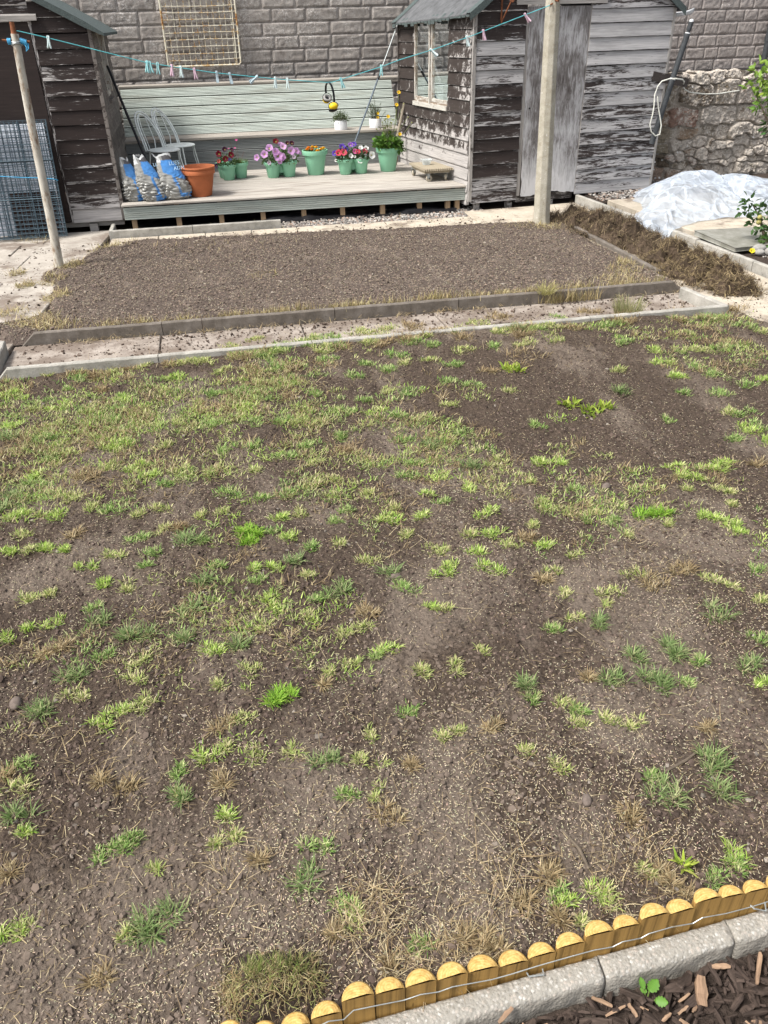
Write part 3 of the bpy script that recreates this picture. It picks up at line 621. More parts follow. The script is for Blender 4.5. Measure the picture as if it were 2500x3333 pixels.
# ------------------------------------------------------------------ lapped timber walls
def lap_wall(mb, A, u, n, s0, s1, z0, z1, pitch, wear, holes=(), gable=None, lip=.018, seg=.07):
    A = Vector(A); u = Vector(u); n = Vector(n); k = 0; z = z0
    while z < z1 - .01:
        zt = min(z + pitch, z1); zm = (z + zt) / 2; iv = [(s0, s1)]
        for (a, b, c, d) in holes:
            if c < zm < d:
                nv = []
                for (p, q) in iv:
                    if b <= p or a >= q: nv.append((p, q)); continue
                    if a > p: nv.append((p, a))
                    if b < q: nv.append((b, q))
                iv = nv
        br = random.random() * 90; sg0, sg1 = random.uniform(-.004, .004), random.uniform(-.004, .004); L_ = lip * random.uniform(.85, 1.2)
        for (p, q) in iv:
            N = max(2, int((q - p) / seg)); cols = []
            for i in range(N + 1):
                t = i / N; jb = random.uniform(-.0018, .0018) + sg0 * (1 - t) + sg1 * t; col = []
                for (zz, o, e) in ((z + jb + .006, -.024, 1), (z + jb + .004, L_, 1), (z + jb + .016, L_ * .97, .35), (z + (zt - z) * .45, L_ * .6, 0), (z + (zt - z) * .82, L_ * .25, .1), (zt - .005, .0, .6), (zt - .002, -.024, .6)):
                    lo, hi = p, q
                    if gable: gl, gr = gable(zz); lo, hi = max(p, gl), min(q, gr); hi = max(lo + .01, hi)
                    s = lo + (hi - lo) * t
                    col.append(mb.add(A + u * s + n * o + V3(0, 0, zz), (s + br, zz - z, br), wear(s, zz, k, e)))
                cols.append(col)
            for a, b in zip(cols, cols[1:]):
                for r in range(6): mb.face((a[r], b[r], b[r + 1], a[r + 1]))
            for cl in (cols[0], cols[-1]): mb.face(cl)
        z += pitch; k += 1
def brand(k, s): return (math.sin(k * 12.9898 + s * 78.233) * 43758.5453) % 1

# ---- right shed
A = Vector((3.14, 10.80, 0)); B = Vector((5.88, 11.12, 0)); u = (B - A).normalized(); Wd = 2.775; nf = Vector((u.y, -u.x, 0))
sdv = Vector((-.186, .9825, 0)).normalized(); ns = Vector((-sdv.y, sdv.x, 0)); Ls = 2.38
shed = thing('garden_shed', 'weathered grey and brown timber shed with a bare plywood door', 'shed', (4.5, 11.0, 0))
EV = 2.262; SL = .70
gab = lambda z: ((0.02, Wd - .02) if z < EV else (0.02 + (z - EV) / SL, Wd - .02 - (z - EV) / SL))
def wl(s, z, k, e): return .27 + .20 * (brand(k, 1) - .5) + .26 * e + (.20 if k < 2 else 0) + (.26 if k in (9, 10, 11) else 0) + (.06 if 5 < k < 12 else 0)
def wr(s, z, k, e):
    b = [.68, .58, .52, .48, .46, .56, .50, .66, .54, .58, .76, .98, .97, .78, .52, .45][min(k, 15)] - .03
    return b + .07 * (brand(k, 2) - .5) + .12 * e - (.10 if s < 1.85 and 6 < k < 11 else 0)
mb = MB(); lap_wall(mb, A, u, nf, .03, .685, .0755, 2.9, .1555, wl, gable=gab); lap_wall(mb, A, u, nf, 1.572, Wd - .02, .0755, 2.9, .1555, wr, gable=gab)
lap_wall(mb, A, u, nf, .685, 1.572, .0755 + 14 * .1555 + .06, 3.15, .1555, lambda s, z, k, e: .45 + .2 * e, gable=gab)
mb.build('front_wall', 'shed_paint', shed)
def wsd(s, z, k, e):
    b = .92 if z < .40 else .78 if z < .56 else .60 if z < .72 else .42 if z < .9 else .34 if z < 1.2 else .34
    return b + .12 * (brand(k, 3) - .5) + .12 * e - .06 * (s > 1.8) + (.10 if s < .3 else 0)
mb = MB(); lap_wall(mb, A, sdv, ns, .04, Ls, .051, 2.20, .1555, wsd, holes=((.70, 1.80, 1.17, 2.22),)); mb.build('side_wall', 'shed_paint_side', shed)
mb = MB(); Bk = A + sdv * Ls; lap_wall(mb, Bk, u, -nf, 0, Wd, .05, 2.2, .31, lambda s, z, k, e: .4, seg=.5); lap_wall(mb, A + u * Wd, sdv, -ns, 0, Ls, .05, 2.2, .1555, lambda s, z, k, e: .4, seg=.5); mb.build('rear_wall', 'shed_paint', shed)
# door
mb = MB(); nx, nz = 22, 40; P0 = A + nf * .006; rows = []
for j in range(nz + 1):
    z = .135 + (2.288 - .135) * j / nz; row = []
    xl = .715 + .04 * (1 - j / nz) + random.uniform(-.004, .004) - (.0 if j > 6 else random.uniform(-.012, .006)); xr = 1.562 + random.uniform(-.001, .001)
    for i in range(nx + 1):
        s = xl + (xr - xl) * i / nx; zb = z + (random.uniform(-.02, .004) - .012 * math.sin(s * 9) if j == 0 else 0)
        t = j / nz; we = .58 + .40 * sstep(.28, 0, t) - .10 * sstep(.25, .6, t) + .04 * sstep(.8, 1, t) + (.12 * sstep(.2, 0, i / nx) if .3 < t < .75 else 0) + .14 * math.exp(-((t - .36) / .03) ** 2) * (i > nx * .5)
        row.append(mb.add(P0 + u * s + nf * (.004 * math.sin(j * .3)) + V3(0, 0, zb), (s + 3, zb, 1), we))
    rows.append(row)
for a, b in zip(rows, rows[1:]):
    for i in range(nx): mb.face((a[i], a[i + 1], b[i + 1], b[i]), 0, True)
bk = [mb.add(A + u * s + nf * -.012 + V3(0, 0, z)) for s, z in ((.72, .14), (1.56, .14), (1.56, 2.285), (.72, 2.285))]; mb.face(bk)
for i in (0, nx): 
    for j in range(nz):
        p = [mb.add(Vector(mb.v[rows[q][i]]) - nf * .018, (0, 0, 0), .5) for q in (j, j + 1)]; mb.face((rows[j][i], rows[j + 1][i], p[1], p[0]))
dr = mb.build('door', 'ply_door', shed)
mb = MB(); mb.lathe([(.001, 0), (.012, 0), (.012, .002), (.001, .0021)], A + u * .80 + nf * .012 + V3(0, 0, 1.18), 10, m=Matrix.Rotation(PI / 2, 3, 'X')); mb.build('latch_hole', 'black_plastic', dr)
mb = MB()
mb.box(A + u * .69 - nf * .015 + V3(0, 0, .12), u * .05, nf * .012, V3(0, 0, 2.17), 2, .75); mb.box(A + u * 1.566 - nf * .012 + V3(0, 0, .12), u * .006, nf * .020, V3(0, 0, 2.17), 2, .8)
mb.build('door_frame', 'old_trim', shed)
mb = MB(); mb.box(A + u * .535 + nf * .012 + V3(0, 0, 2.31), u * 1.23, nf * .022, V3(0, 0, .13), 0, .95); mb.build('lintel_board', 'old_trim', shed)
for o_, e1_, e2_, h_, w_ in ((A - u * .012 - nf * .02 + V3(0, 0, .10), u * .042, nf * .042, 2.19, .62), (A + u * (Wd - .024) - nf * .02 + V3(0, 0, .04), u * .03, nf * .04, 2.2, .8), (A + sdv * (Ls - .01) - ns * .01 + V3(0, 0, .06), sdv * .03, ns * .035, 2.1, .4)):
    mb = MB(); mb.box(o_, e1_, e2_, V3(0, 0, h_), 2, w_); mb.build('corner_trim', 'old_trim', shed)
for s in (.10, .58, 1.2, 2.0, 2.6): mb = MB(); mb.box(A + u * s - nf * .12 + V3(0, 0, -.04), u * .07, nf * .09, V3(0, 0, .13), 0, .5); mb.build('bearer', 'old_trim', shed)
mb = MB(); mb.box(A + u * .70 - nf * .10 + V3(0, 0, .03), u * .86, nf * .06, V3(0, 0, .09), 0, .4); mb.build('threshold', 'old_trim', shed)
# window in the side wall
def S(s, z, o=0.): return A + sdv * s + ns * o + V3(0, 0, z)
wz0, wz1 = 1.215, 2.19
win = MB(); ft = .032
for (a, b, c, d, o, t) in ((1.765, 1.80, wz0, wz1, .0, .028), (1.24, 1.285, wz0 - .02, wz1 - .02, .004, .036), (1.185, 1.225, wz0, wz1, .0, .03), (.70, .712, wz0, wz1, 0, .01), (1.28, 1.765, wz1 - .055, wz1 - .02, 0, .026), (.712, 1.185, wz1 - .03, wz1, 0, .026), (1.28, 1.765, wz0, wz0 + .04, 0, .026), (.712, 1.185, wz0, wz0 + .04, 0, .026)):
    win.box(S(a, c, o - .012), sdv * (b - a), ns * t, V3(0, 0, d - c), 2 if d - c > b - a else 0, .47)
wf = win.build('window', 'window_paint', shed)
mb = MB(); mb.box(S(.69, wz0 - .078, -.01), sdv * 1.13, ns * .045, V3(0, 0, .053), 0, .35); mb.box(S(.70, wz0 - .025, -.01), sdv * 1.10, ns * .022, V3(0, 0, .025), 0, .6); mb.build('window_sill', 'window_paint', wf)
for a, b in ((1.28, 1.765), (.712, 1.20)):
    mb = MB(); q = [mb.add(S(s, z, -.004)) for s, z in ((a, wz0 + .03), (b, wz0 + .03), (b, wz1 - .02), (a, wz1 - .02))]; mb.face(q); mb.build('pane', 'window_glass', wf)
mb = MB(); mb.tube([S(1.76, 2.05, -.10), S(1.25, 1.45, -.14)], .014, 6); mb.box(S(1.0, 1.16, -.25), sdv * .5, ns * .18, V3(0, 0, .26), 0); mb.box(S(.72, 1.16, -.3), sdv * .25, ns * .2, V3(0, 0, .2), 0); mb.build('stored_clutter', 'white_sheet', shed)
# roof
mb = MB(); ridge = EV + SL * Wd / 2
def roofpt(s, d, o=0.): return A + u * s + sdv * d + V3(0, 0, EV + SL * min(s, Wd - s) + o)
for side in (0, 1):
    nS, nD = 8, 20; top = []
    for i in range(nS + 1):
        q = i / nS; s = -.085 + (Wd / 2 + .085) * q; s = s if side == 0 else Wd - s; row = []
        for j in range(nD + 1):
            d = -.07 + (Ls + .13) * j / nD; sag = -.012 * math.sin(PI * j / nD) * (1 - q) - .085 * j / nD * (1 - q)
            row.append(mb.add(roofpt(s, d, .035 + sag + random.uniform(-.003, .003)), (d, s, 0)))
        top.append(row)
    for a, b in zip(top, top[1:]):
        for j in range(nD): mb.face((a[j], a[j + 1], b[j + 1], b[j]), 0, True)
    bot = [[mb.add(Vector(mb.v[v]) - V3(0, 0, .03)) for v in row] for row in top]
    for a, b in zip(bot, bot[1:]):
        for j in range(nD): mb.face((a[j], b[j], b[j + 1], a[j + 1]))
    for j in range(nD): mb.face((top[0][j], top[0][j + 1], bot[0][j + 1], bot[0][j]))
    for j in (0, nD):
        for i in range(nS): mb.face((top[i][j], top[i + 1][j], bot[i + 1][j], bot[i][j]))
rf = mb.build('roof', 'felt', shed)
for s0_, s1_ in ((-.10, Wd / 2), (Wd + .10, Wd / 2)):
    for d0, d1, o in ((-.085, .05, .047), (Ls - .10, Ls + .075, .047)):
        q = 10; mb = MB()
        for i in range(q):
            a_, b_ = s0_ + (s1_ - s0_) * i / q, s0_ + (s1_ - s0_) * (i + 1) / q
            sg = lambda s, d: -.085 * d / Ls * (1 - min(1, max(0, min(s, Wd - s)) / (Wd / 2)))
            t = [mb.add(roofpt(s, d, o + sg(s, d))) for s, d in ((a_, d0), (b_, d0), (b_, d1), (a_, d1))]; mb.face(t)
            if d0 < 0: l = [mb.add(roofpt(s, d0, o - .085 + random.uniform(-.006, .006))) for s in (a_, b_)]; mb.face((t[0], l[0], l[1], t[1]))
        mb.build('verge_felt', 'mossy_felt', rf)
mb = MB()
for i in range(22):
    d = -.05 + (Ls + .08) * i / 22; z_ = -.085 * d / Ls - .012 * math.sin(PI * d / Ls)
    h = random.choice([.015, .022, .03, .045]); w_ = (Ls + .08) / 22
    p = roofpt(-.088, d, .02 + z_)
    mb.box(p - V3(0, 0, h), sdv * w_ * random.uniform(.7, 1.02), ns * .008, V3(0, 0, h), 0)
    if random.random() < .3: mb.box(p + V3(0, 0, .008), sdv * w_ * .5, ns * -.05 + V3(0, 0, .045), ns * -.01 + V3(0, 0, .01), 0)
mb.build('torn_felt_edge', 'mossy_felt', rf)
mb = MB(); hb = A + u * .34 + nf * .02; mb.tube([hb + V3(0, 0, 2.5), hb + V3(0, 0, 2.16), hb + V3(0, 0, 2.13) + nf * .02], .011, 6); mb.tube([hb + V3(0, 0, 2.14) + nf * .015, hb + u * .06 + nf * .12 + V3(0, 0, 2.34)], .009, 6)
mb.lathe([(.005, -.012), (.026, -.012), (.026, .012), (.005, .012)], hb + u * .07 + nf * .13 + V3(0, 0, 2.36), 10, m=Matrix.Rotation(PI / 2, 3, 'X')); mb.build('wall_bracket', 'rust', shed)

# ---- left shed
ls = thing('garden_shed', 'dark brown painted timber shed with a flat dark door at the left', 'shed', (-2.4, 11.5, 0))
AL = Vector((-1.34, 11.02, 0)); ul = Vector((-1, 0, 0)); nl = Vector((0, -1, 0)); WL = 2.12; EVL = 2.19; SLL = .528
gabl = lambda z: ((.03, WL) if z < EVL else (.03 + (z - EVL) / SLL, WL - (z - EVL) / SLL))
def wll(s, z, k, e):
    return (.95 if k == 0 else .48 if k == 1 else .34 if k in (2, 3) else .36 if k in (10,) else .29 if k in (8, 9) else .24) + .05 * (brand(k, 4) - .5) + (.22 if k < 6 else .14) * e + (.06 if s > .5 and k in (8, 9, 10) else 0)
mb = MB(); lap_wall(mb, AL, ul, nl, .03, .625, .092, 2.75, .1578, wll, gable=gabl); lap_wall(mb, AL, ul, nl, .625, 1.5, 2.265, 2.75, .1578, lambda s, z, k, e: .40 + .2 * e, gable=gabl); lap_wall(mb, AL, ul, nl, 1.5, WL, .092, 2.75, .1578, wll, gable=gabl)
mb.build('front_wall', 'brown_shed_paint', ls)
sl = Vector((-.035, 1, 0)).normalized(); nsl = Vector((1, .035, 0)).normalized(); LL = 2.35
mb = MB(); lap_wall(mb, AL, sl, nsl, .04, LL, .092, EVL, .1578, lambda s, z, k, e: .5 + .15 * (brand(k, 5) - .5) + .15 * e + (.15 if z < .8 else 0), holes=((.70, 1.28, 1.45, 2.17),)); mb.build('side_wall', 'grey_shed_side', ls)
mb = MB(); lap_wall(mb, AL + sl * LL, ul, -nl, 0, WL, .09, 2.2, .32, lambda s, z, k, e: .4, seg=.6); lap_wall(mb, AL + ul * WL, sl, -nsl, 0, LL, .09, 2.2, .32, lambda s, z, k, e: .4, seg=.6); mb.build('rear_wall', 'brown_shed_paint', ls)
mb = MB(); mb.box(AL - nl * .02 + V3(-.028, 0, .09), V3(.042, 0, 0), nl * .038, V3(0, 0, 2.1), 2, .55); mb.build('corner_trim', 'grey_shed_side', ls)
mb = MB(); mb.box(AL + ul * .655 + nl * .004 + V3(0, 0, .11), ul * .83, nl * .012, V3(0, 0, 2.155), 2); d_ = mb.build('door', 'brown_door', ls)
mb = MB(); mb.box(AL + ul * .618 - nl * .0 + V3(0, 0, .10), ul * .03, nl * .010, V3(0, 0, 2.17), 2, .5); mb.box(AL + ul * 1.49 + V3(0, 0, .10), ul * .03, nl * .010, V3(0, 0, 2.17), 2, .4); mb.build('door_frame', 'brown_shed_paint', ls)
mb = MB(); mb.box(AL + ul * .545 + nl * .008 + V3(0, 0, 2.292), ul * 1.05, nl * .05 - V3(0, 0, .02), V3(0, 0, .05), 0, 1.1); mb.build('door_canopy', 'old_trim', ls)
mb = MB(); mb.box(AL + ul * .02 + nl * -.05 + V3(0, 0, .03), ul * 2.0, nl * -.05, V3(0, 0, .06), 0, .7); mb.build('base_board', 'old_trim', ls); mb = MB(); mb.box(AL + ul * .35 + nl * .0 + V3(0, 0, -.03), ul * .1, nl * -.12, V3(0, 0, .1), 0, .7); mb.build('bearer', 'old_trim', ls)
SS = lambda s, z, o=0.: AL + sl * s + nsl * o + V3(0, 0, z)
mb = MB()
for (a, b, c, d) in ((.70, .76, 1.45, 2.17), (1.12, 1.24, 1.48, 2.17), (.76, 1.12, 2.11, 2.17), (.76, 1.12, 1.45, 1.51)): mb.box(SS(a, c, -.01), sl * (b - a), nsl * (.055 if a > 1 else .03), V3(0, 0, d - c), 2 if d - c > .3 else 0, .45)
wfl = mb.build('window', 'window_paint', ls)
mb = MB(); mb.face([mb.add(SS(s, z, 0)) for s, z in ((.75, 1.49), (1.23, 1.49), (1.23, 2.13), (.75, 2.13))]); mb.build('pane', 'window_glass', wfl)
mb = MB(); mb.box(SS(.68, 1.37, -.01), sl * .62, nsl * .06, V3(0, 0, .04), 0, .6); mb.build('window_sill', 'grey_shed_side', wfl)
mb = MB()
def rl(s, d, o=0.): return AL + ul * s + sl * d + V3(0, 0, EVL + SLL * min(s, WL - s) + o)
for s0_, s1_ in ((-.15, WL / 2), (WL + .12, WL / 2)):
    ts = [s0_ + (s1_ - s0_) * i / 6 for i in range(7)]; dsx = [-.08 + (LL + .2) * j / 10 for j in range(11)]
    zoff = lambda s: .045 + (-.02 if s < -.1 else 0)
    T = [[mb.add(rl(s, d, zoff(s) + random.uniform(-.003, .003))) for d in dsx] for s in ts]; Bq = [[mb.add(Vector(mb.v[i]) - V3(0, 0, .07 if k > 0 else .03)) for i in r] for k, r in enumerate(T)]
    for a, b in zip(T, T[1:]):
        for j in range(10): mb.face((a[j], a[j + 1], b[j + 1], b[j]), 0, True)
    for a, b in zip(Bq, Bq[1:]):
        for j in range(10): mb.face((a[j], b[j], b[j + 1], a[j + 1]))
    for j in (0, 10):
        for i in range(6): mb.face((T[i][j], T[i + 1][j], Bq[i + 1][j], Bq[i][j]))
    for j in range(10): mb.face((T[0][j], T[0][j + 1], Bq[0][j + 1], Bq[0][j]))
mb.build('roof', 'mossy_felt', ls)

# ------------------------------------------------------------------ decking and built-in bench
deck = thing('decking_bench', 'low timber decking with a built-in grooved bench and tall sloping backrest', 'decking', (1.0, 11.9, 0))
def xr_side(y, extra=0.): return 3.14 + (y - 10.80) * (-.186 / .9825) - .018 + extra
mb = MB(); y = 10.895; first = True
while y < 13.12:
    w = .146; y1 = min(y + w, 13.14); rr = random.random() * 60; zt = .30 + random.uniform(-.0015, .0015); N = 14
    xe0, xe1 = min(3.12, xr_side(y)), min(3.12, xr_side(y1)); xl = -1.335 if y < 11.02 else -1.325
    for k in range(2): pass
    prof = [(0, zt - .028, 0), (0, zt - .003, 1), (.003, zt, 1)] + [(.003 + (w - .012) * q / 8, zt - (.0006 if q % 2 else 0), 1) for q in range(1, 8)] + [(w - .009, zt, 1), (w - .006, zt - .003, 1), (w - .006, zt - .028, 0)]
    cols = []
    for i in range(N + 1):
        t = i / N; wob = random.uniform(-.0012, .0012); c = []
        for (d, z_, _) in prof:
            xx = xl + ((xe0 + (xe1 - xe0) * d / w) - xl) * t; c.append(mb.add((xx, y + d + wob, z_ + wob * .5), (xx + rr, d, rr)))
        cols.append(c)
    for a, b in zip(cols, cols[1:]):
        for q in range(len(prof) - 1): mb.face((a[q], b[q], b[q + 1], a[q + 1]))
    mb.face(cols[0]); mb.face(cols[-1])
    y += w
mb.build('deck_boards', 'deck_top', deck)
mb = MB(); mb.box((-1.34, 10.862, .272), V3(4.47, 0, 0), V3(0, .032, 0), V3(0, 0, .0275), 0); o = mb.build('nosing', 'deck_top', deck); bevel(o, .005)
def ridged(mb, P, U, L, Vv, H, Nn, nr=6, g=.010, rr=None):
    """grooved board: P corner, U along, Vv up across, Nn outward"""
    P, U, Vv, Nn = Vector(P), Vector(U), Vector(Vv), Vector(Nn); rr = random.random() * 60 if rr is None else rr; prof = [(0, -.02), (0, -.003), (.003, 0)]
    p = H / nr
    for k in range(nr):
        b = p * (k + 1)
        if k < nr - 1: prof += [(b - p * .26, 0), (b - p * .20, -g), (b + p * .10, -g), (b + p * .16, 0)]
    prof += [(H - .003, 0), (H, -.003), (H, -.02)]
    N = 10; cols = []
    for i in range(N + 1):
        x = L * i / N; wb = random.uniform(-.0012, .0012)
        cols.append([mb.add(P + U * x + Vv * (d + wb) + Nn * o, (x + rr, d, rr)) for d, o in prof])
    for a, b in zip(cols, cols[1:]):
        for q in range(len(prof) - 1): mb.face((a[q], b[q], b[q + 1], a[q + 1]))
        mb.face((a[0], a[-1], b[-1], b[0]))
    mb.face(cols[0]); mb.face(cols[-1])
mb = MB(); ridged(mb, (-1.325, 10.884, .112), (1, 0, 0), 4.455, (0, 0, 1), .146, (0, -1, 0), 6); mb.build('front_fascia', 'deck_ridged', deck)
for px in (-1.22, -.666, -.128, .408, .939, 1.453, 1.99, 2.492, 2.884, 3.015):
    mb = MB(); mb.cbox((px, 10.945, .105), (.062, .075, .33), random.uniform(-.05, .05), axis=2); mb.build('post', 'post_wood', deck)
mb = MB(); mb.box((-1.3, 10.92, .14), V3(4.4, 0, 0), V3(0, .045, 0), V3(0, 0, .13), 0)
for i in range(8): mb.box((-1.25 + i * .56, 10.99, .15), V3(.045, 0, 0), V3(0, 2.1, 0), V3(0, 0, .12), 1)
mb.build('joist', 'inner_shade', deck)
# bench
mb = MB()
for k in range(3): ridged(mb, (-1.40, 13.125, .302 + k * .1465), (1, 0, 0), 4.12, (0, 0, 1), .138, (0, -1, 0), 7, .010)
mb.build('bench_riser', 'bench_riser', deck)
mb = MB(); y = 13.095
for k in range(4):
    mb.box((-1.415, y, .742 if k == 0 else .748), V3(4.13 if k < 3 else 4.13, 0, 0), V3(0, .138, 0), V3(0, 0, .036 if k == 0 else .028), 0); y += .143
o = mb.build('seat', 'bench_cap', deck); bevel(o, .004)
bv = Vector((0, .47, .61)).normalized(); bn = Vector((0, -bv.z, bv.y)); mb = MB()
for k in range(5):
    zz = Vector((-1.43, 13.56, .785)) + bv * (k * .1545)
    ridged(mb, zz, (1, 0, 0), 4.165, bv, .135, bn, 6, .010)
mb.build('backrest', 'deck_ridged', deck)
mb = MB(); tp = Vector((-1.45, 13.56, .785)) + bv * .778
mb.box(tp + V3(0, -.02, -.005), V3(4.42, 0, 0), V3(0, .16, .01), V3(0, 0, .028), 0); mb.box(tp + V3(0, -.012, -.05), V3(4.40, 0, 0), V3(0, .02, 0), V3(0, 0, .044), 0); o = mb.build('backrest_cap', 'bench_cap', deck); bevel(o, .004)
for x in (-1.3, 0, 1.3, 2.6): mb = MB(); mb.box((x, 13.66, .3), V3(.06, 0, 0), V3(0, .06, 0), V3(0, .42, 1.08), 2); mb.build('backrest_strut', 'inner_shade', deck)
mb = MB(); mb.box(Vector((-1.42, 13.56, .785)) - bn * .045 - bv * .03, V3(4.14, 0, 0), bv * .79, -bn * .01, 0); mb.build('backrest_gap_shade', 'inner_shade', deck)  # dark sheet added so the gaps between backrest boards read as shade
mb = MB(); mb.box((-1.39, 13.155, .302), V3(4.1, 0, 0), V3(0, .01, 0), V3(0, 0, .43), 0); mb.build('riser_gap_shade', 'inner_shade', deck)  # dark sheet added behind the riser, standing in for shade in its gaps

# ------------------------------------------------------------------ masonry
def block_wall(name, label, P, U, Nn, x0, x1, z0, z1, ch, bl, mat, th=.25, gap=.009):
    t = thing(name, label, 'wall', tuple(P)); P, U, Nn = Vector(P), Vector(U).normalized(), Vector(Nn).normalized()
    Vt, F, C = [], [], []; o = 0; NX, NZ = 15, 8; r = 0; z = z0; sd_ = 0
    while z < z1:
        x = x0 - bl * (.5 * (r % 2) + .12 * random.random())
        while x < x1:
            w = bl * random.choice([1, 1, 1, .98, .72]); h = ch
            a = np.linspace(0, 1, NX); b = np.linspace(0, 1, NZ); AA, BB = np.meshgrid(a, b)
            sd_ += 1
            e = np.minimum(np.minimum(AA * w, (1 - AA) * w), np.minimum(BB * h, (1 - BB) * h))
            xx = x + gap / 2 + AA * (w - gap) + (vnoise(BB * 4, AA * 0, sd_) - .5) * .006 * ((AA == 0) | (AA == 1)); zz = z + gap / 2 + BB * (h - gap) + (vnoise(AA * 5, BB * 0, sd_ + 7) - .5) * .006 * ((BB == 0) | (BB == 1))
            dep = .008 + .004 * sstep(0, .02, e) * (.4 + vnoise(AA * 3 + sd_, BB * 2, 3)) + .009 * (vnoise(AA * 9 + sd_, BB * 4, 5) - .5) * (e > 0) - .010 * (e <= 0)
            pts = np.array(P)[None] + xx.reshape(-1, 1) * np.array(U) + dep.reshape(-1, 1) * np.array(Nn) + zz.reshape(-1, 1) * np.array([0, 0, 1.])
            Vt.append(pts); F.append(gridfaces(NX, NZ) + o); C.append(np.repeat((np.array([[1, .97, .95]]) * random.uniform(.8, 1.14)), NX * NZ, 0)); o += NX * NZ; x += w
        z += ch; r += 1
    npmesh('blockwork', np.concatenate(Vt), [np.concatenate(F)], mat, np.concatenate(C), smooth=False, parent=t)
    mb = MB(); mb.box(P + U * (x0 - bl) - Nn * .004 + V3(0, 0, z0 - .02), U * (x1 - x0 + bl * 2), -Nn * th, V3(0, 0, z1 - z0 + .05), 0); mb.build('mortar_bed', 'mortar', t)
    return t
block_wall('block_wall', 'long speckled split-face block wall behind the bench and left shed', (0, 14.47, 0), (1, .097, 0), (.097, -1, 0), -6.2, 6.6, .0, 3.3, .183, .54, 'block_face', gap=.006)
block_wall('block_wall', 'darker neat block wall standing on the rubble wall at the right', (0, 12.20 - 7 * .05, 0), (1, .05, 0), (.05, -1, 0), 6.0, 9.6, 1.447, 3.2, .1525, .305, 'block_face_plain', gap=.006)
# rubble wall: stones pushed out of the mortar by distance to their joints
nx_, nz_ = 460, 210; XX, ZZ = np.meshgrid(np.linspace(5.98, 9.6, nx_), np.linspace(-.12, 1.47, nz_))
seeds = []; rs = np.random.default_rng(3)
zc = -.05
while zc < 1.5:
    h = rs.choice([.09, .13, .19, .28, .38], p=[.22, .22, .2, .18, .18]); xc = 5.9
    while xc < 9.7:
        w = h * rs.uniform(1., 2.4); seeds.append((xc + w / 2, zc + h / 2 + rs.normal(0, .03), w, h)); xc += w
    zc += h
seeds = np.array(seeds); WX = XX + (vnoise(XX * 9, ZZ * 9, 51) - .5) * .07; WZ = ZZ + (vnoise(XX * 9, ZZ * 9, 52) - .5) * .07
d1 = np.full(XX.shape, 9.); d2 = d1.copy(); idn = np.zeros(XX.shape, int)
for i, (sx_, sz_, w, h) in enumerate(seeds):
    q = np.maximum(np.abs(WX - sx_) / w, np.abs(WZ - sz_) / h) * .6 + .4 * np.sqrt(((WX - sx_) / w) ** 2 + ((WZ - sz_) / h) ** 2)
    c = q < d1; d2 = np.where(c, d1, np.minimum(d2, q)); idn = np.where(c, i, idn); d1 = np.where(c, q, d1)
jt = sstep(.02, .16, d2 - d1); jo = (rs.random(len(seeds)) * .075)[idn]
dep = jt * (.03 + jo * 1.2) + (vnoise(XX * 22, ZZ * 22, 53) - .5) * .03 + (vnoise(XX * 60, ZZ * 60, 54) - .5) * .022 + (vnoise(XX * 2.2, ZZ * 2.2, 55) - .5) * .06
pal = np.array([(.24, .19, .13), (.30, .22, .155), (.20, .15, .10), (.27, .23, .17), (.34, .25, .19), (.16, .125, .09), (.33, .28, .21), (.27, .17, .13)])
sc_ = pal[rs.integers(0, len(pal), len(seeds))] * rs.uniform(.75, 1.2, (len(seeds), 1)); col_ = sc_[idn]; wear_ = (1 - jt) * .9 + (rs.random(len(seeds)) < .30)[idn] * .5 + .5 * sstep(6.5, 7.6, XX) - .5 * sstep(6.55, 6.3, XX)
RU = np.array([1, .05, 0]); P_ = np.stack([XX, 11.78 + (XX - 6.6) * .05 - dep, ZZ], -1).reshape(-1, 3)
rub = thing('stone_wall', 'old lime-smeared rubble stone wall behind the plastic sheet', 'wall', (7.5, 11.8, 0))
npmesh('rubble_face', P_, [gridfaces(nx_, nz_)], 'rubble', col_.reshape(-1, 3), wear_.ravel(), True, rub)
# sloping haunching on top of the rubble up to the block wall
xx_ = np.linspace(5.98, 9.6, 220); vv = np.linspace(0, 1, 12); XX2, TT = np.meshgrid(xx_, vv)
ht = 1.43 + (vnoise(XX2 * 7, TT * 0, 56) - .5) * .05
YY2 = 11.76 + (XX2 - 6.6) * .05 + TT * .22 - .02; ZZ2 = ht + (vnoise(XX2 * 9, TT * 4, 57) - .5) * .06 * (TT < 1) + .03 * TT - .05 * (TT == 0)
npmesh('mortar_haunch', np.stack([XX2, YY2, ZZ2], -1).reshape(-1, 3), [gridfaces(220, 12)], 'rubble', np.full((220 * 12, 3), (.24, .2, .165)), np.full(220 * 12, .35), True, rub)
mb = MB(); mb.box((5.99, 11.80, -.1), V3(3.6, .18, 0), V3(0, .2, 0), V3(0, 0, 1.5), 0); mb.build('wall_core', 'mortar', rub)

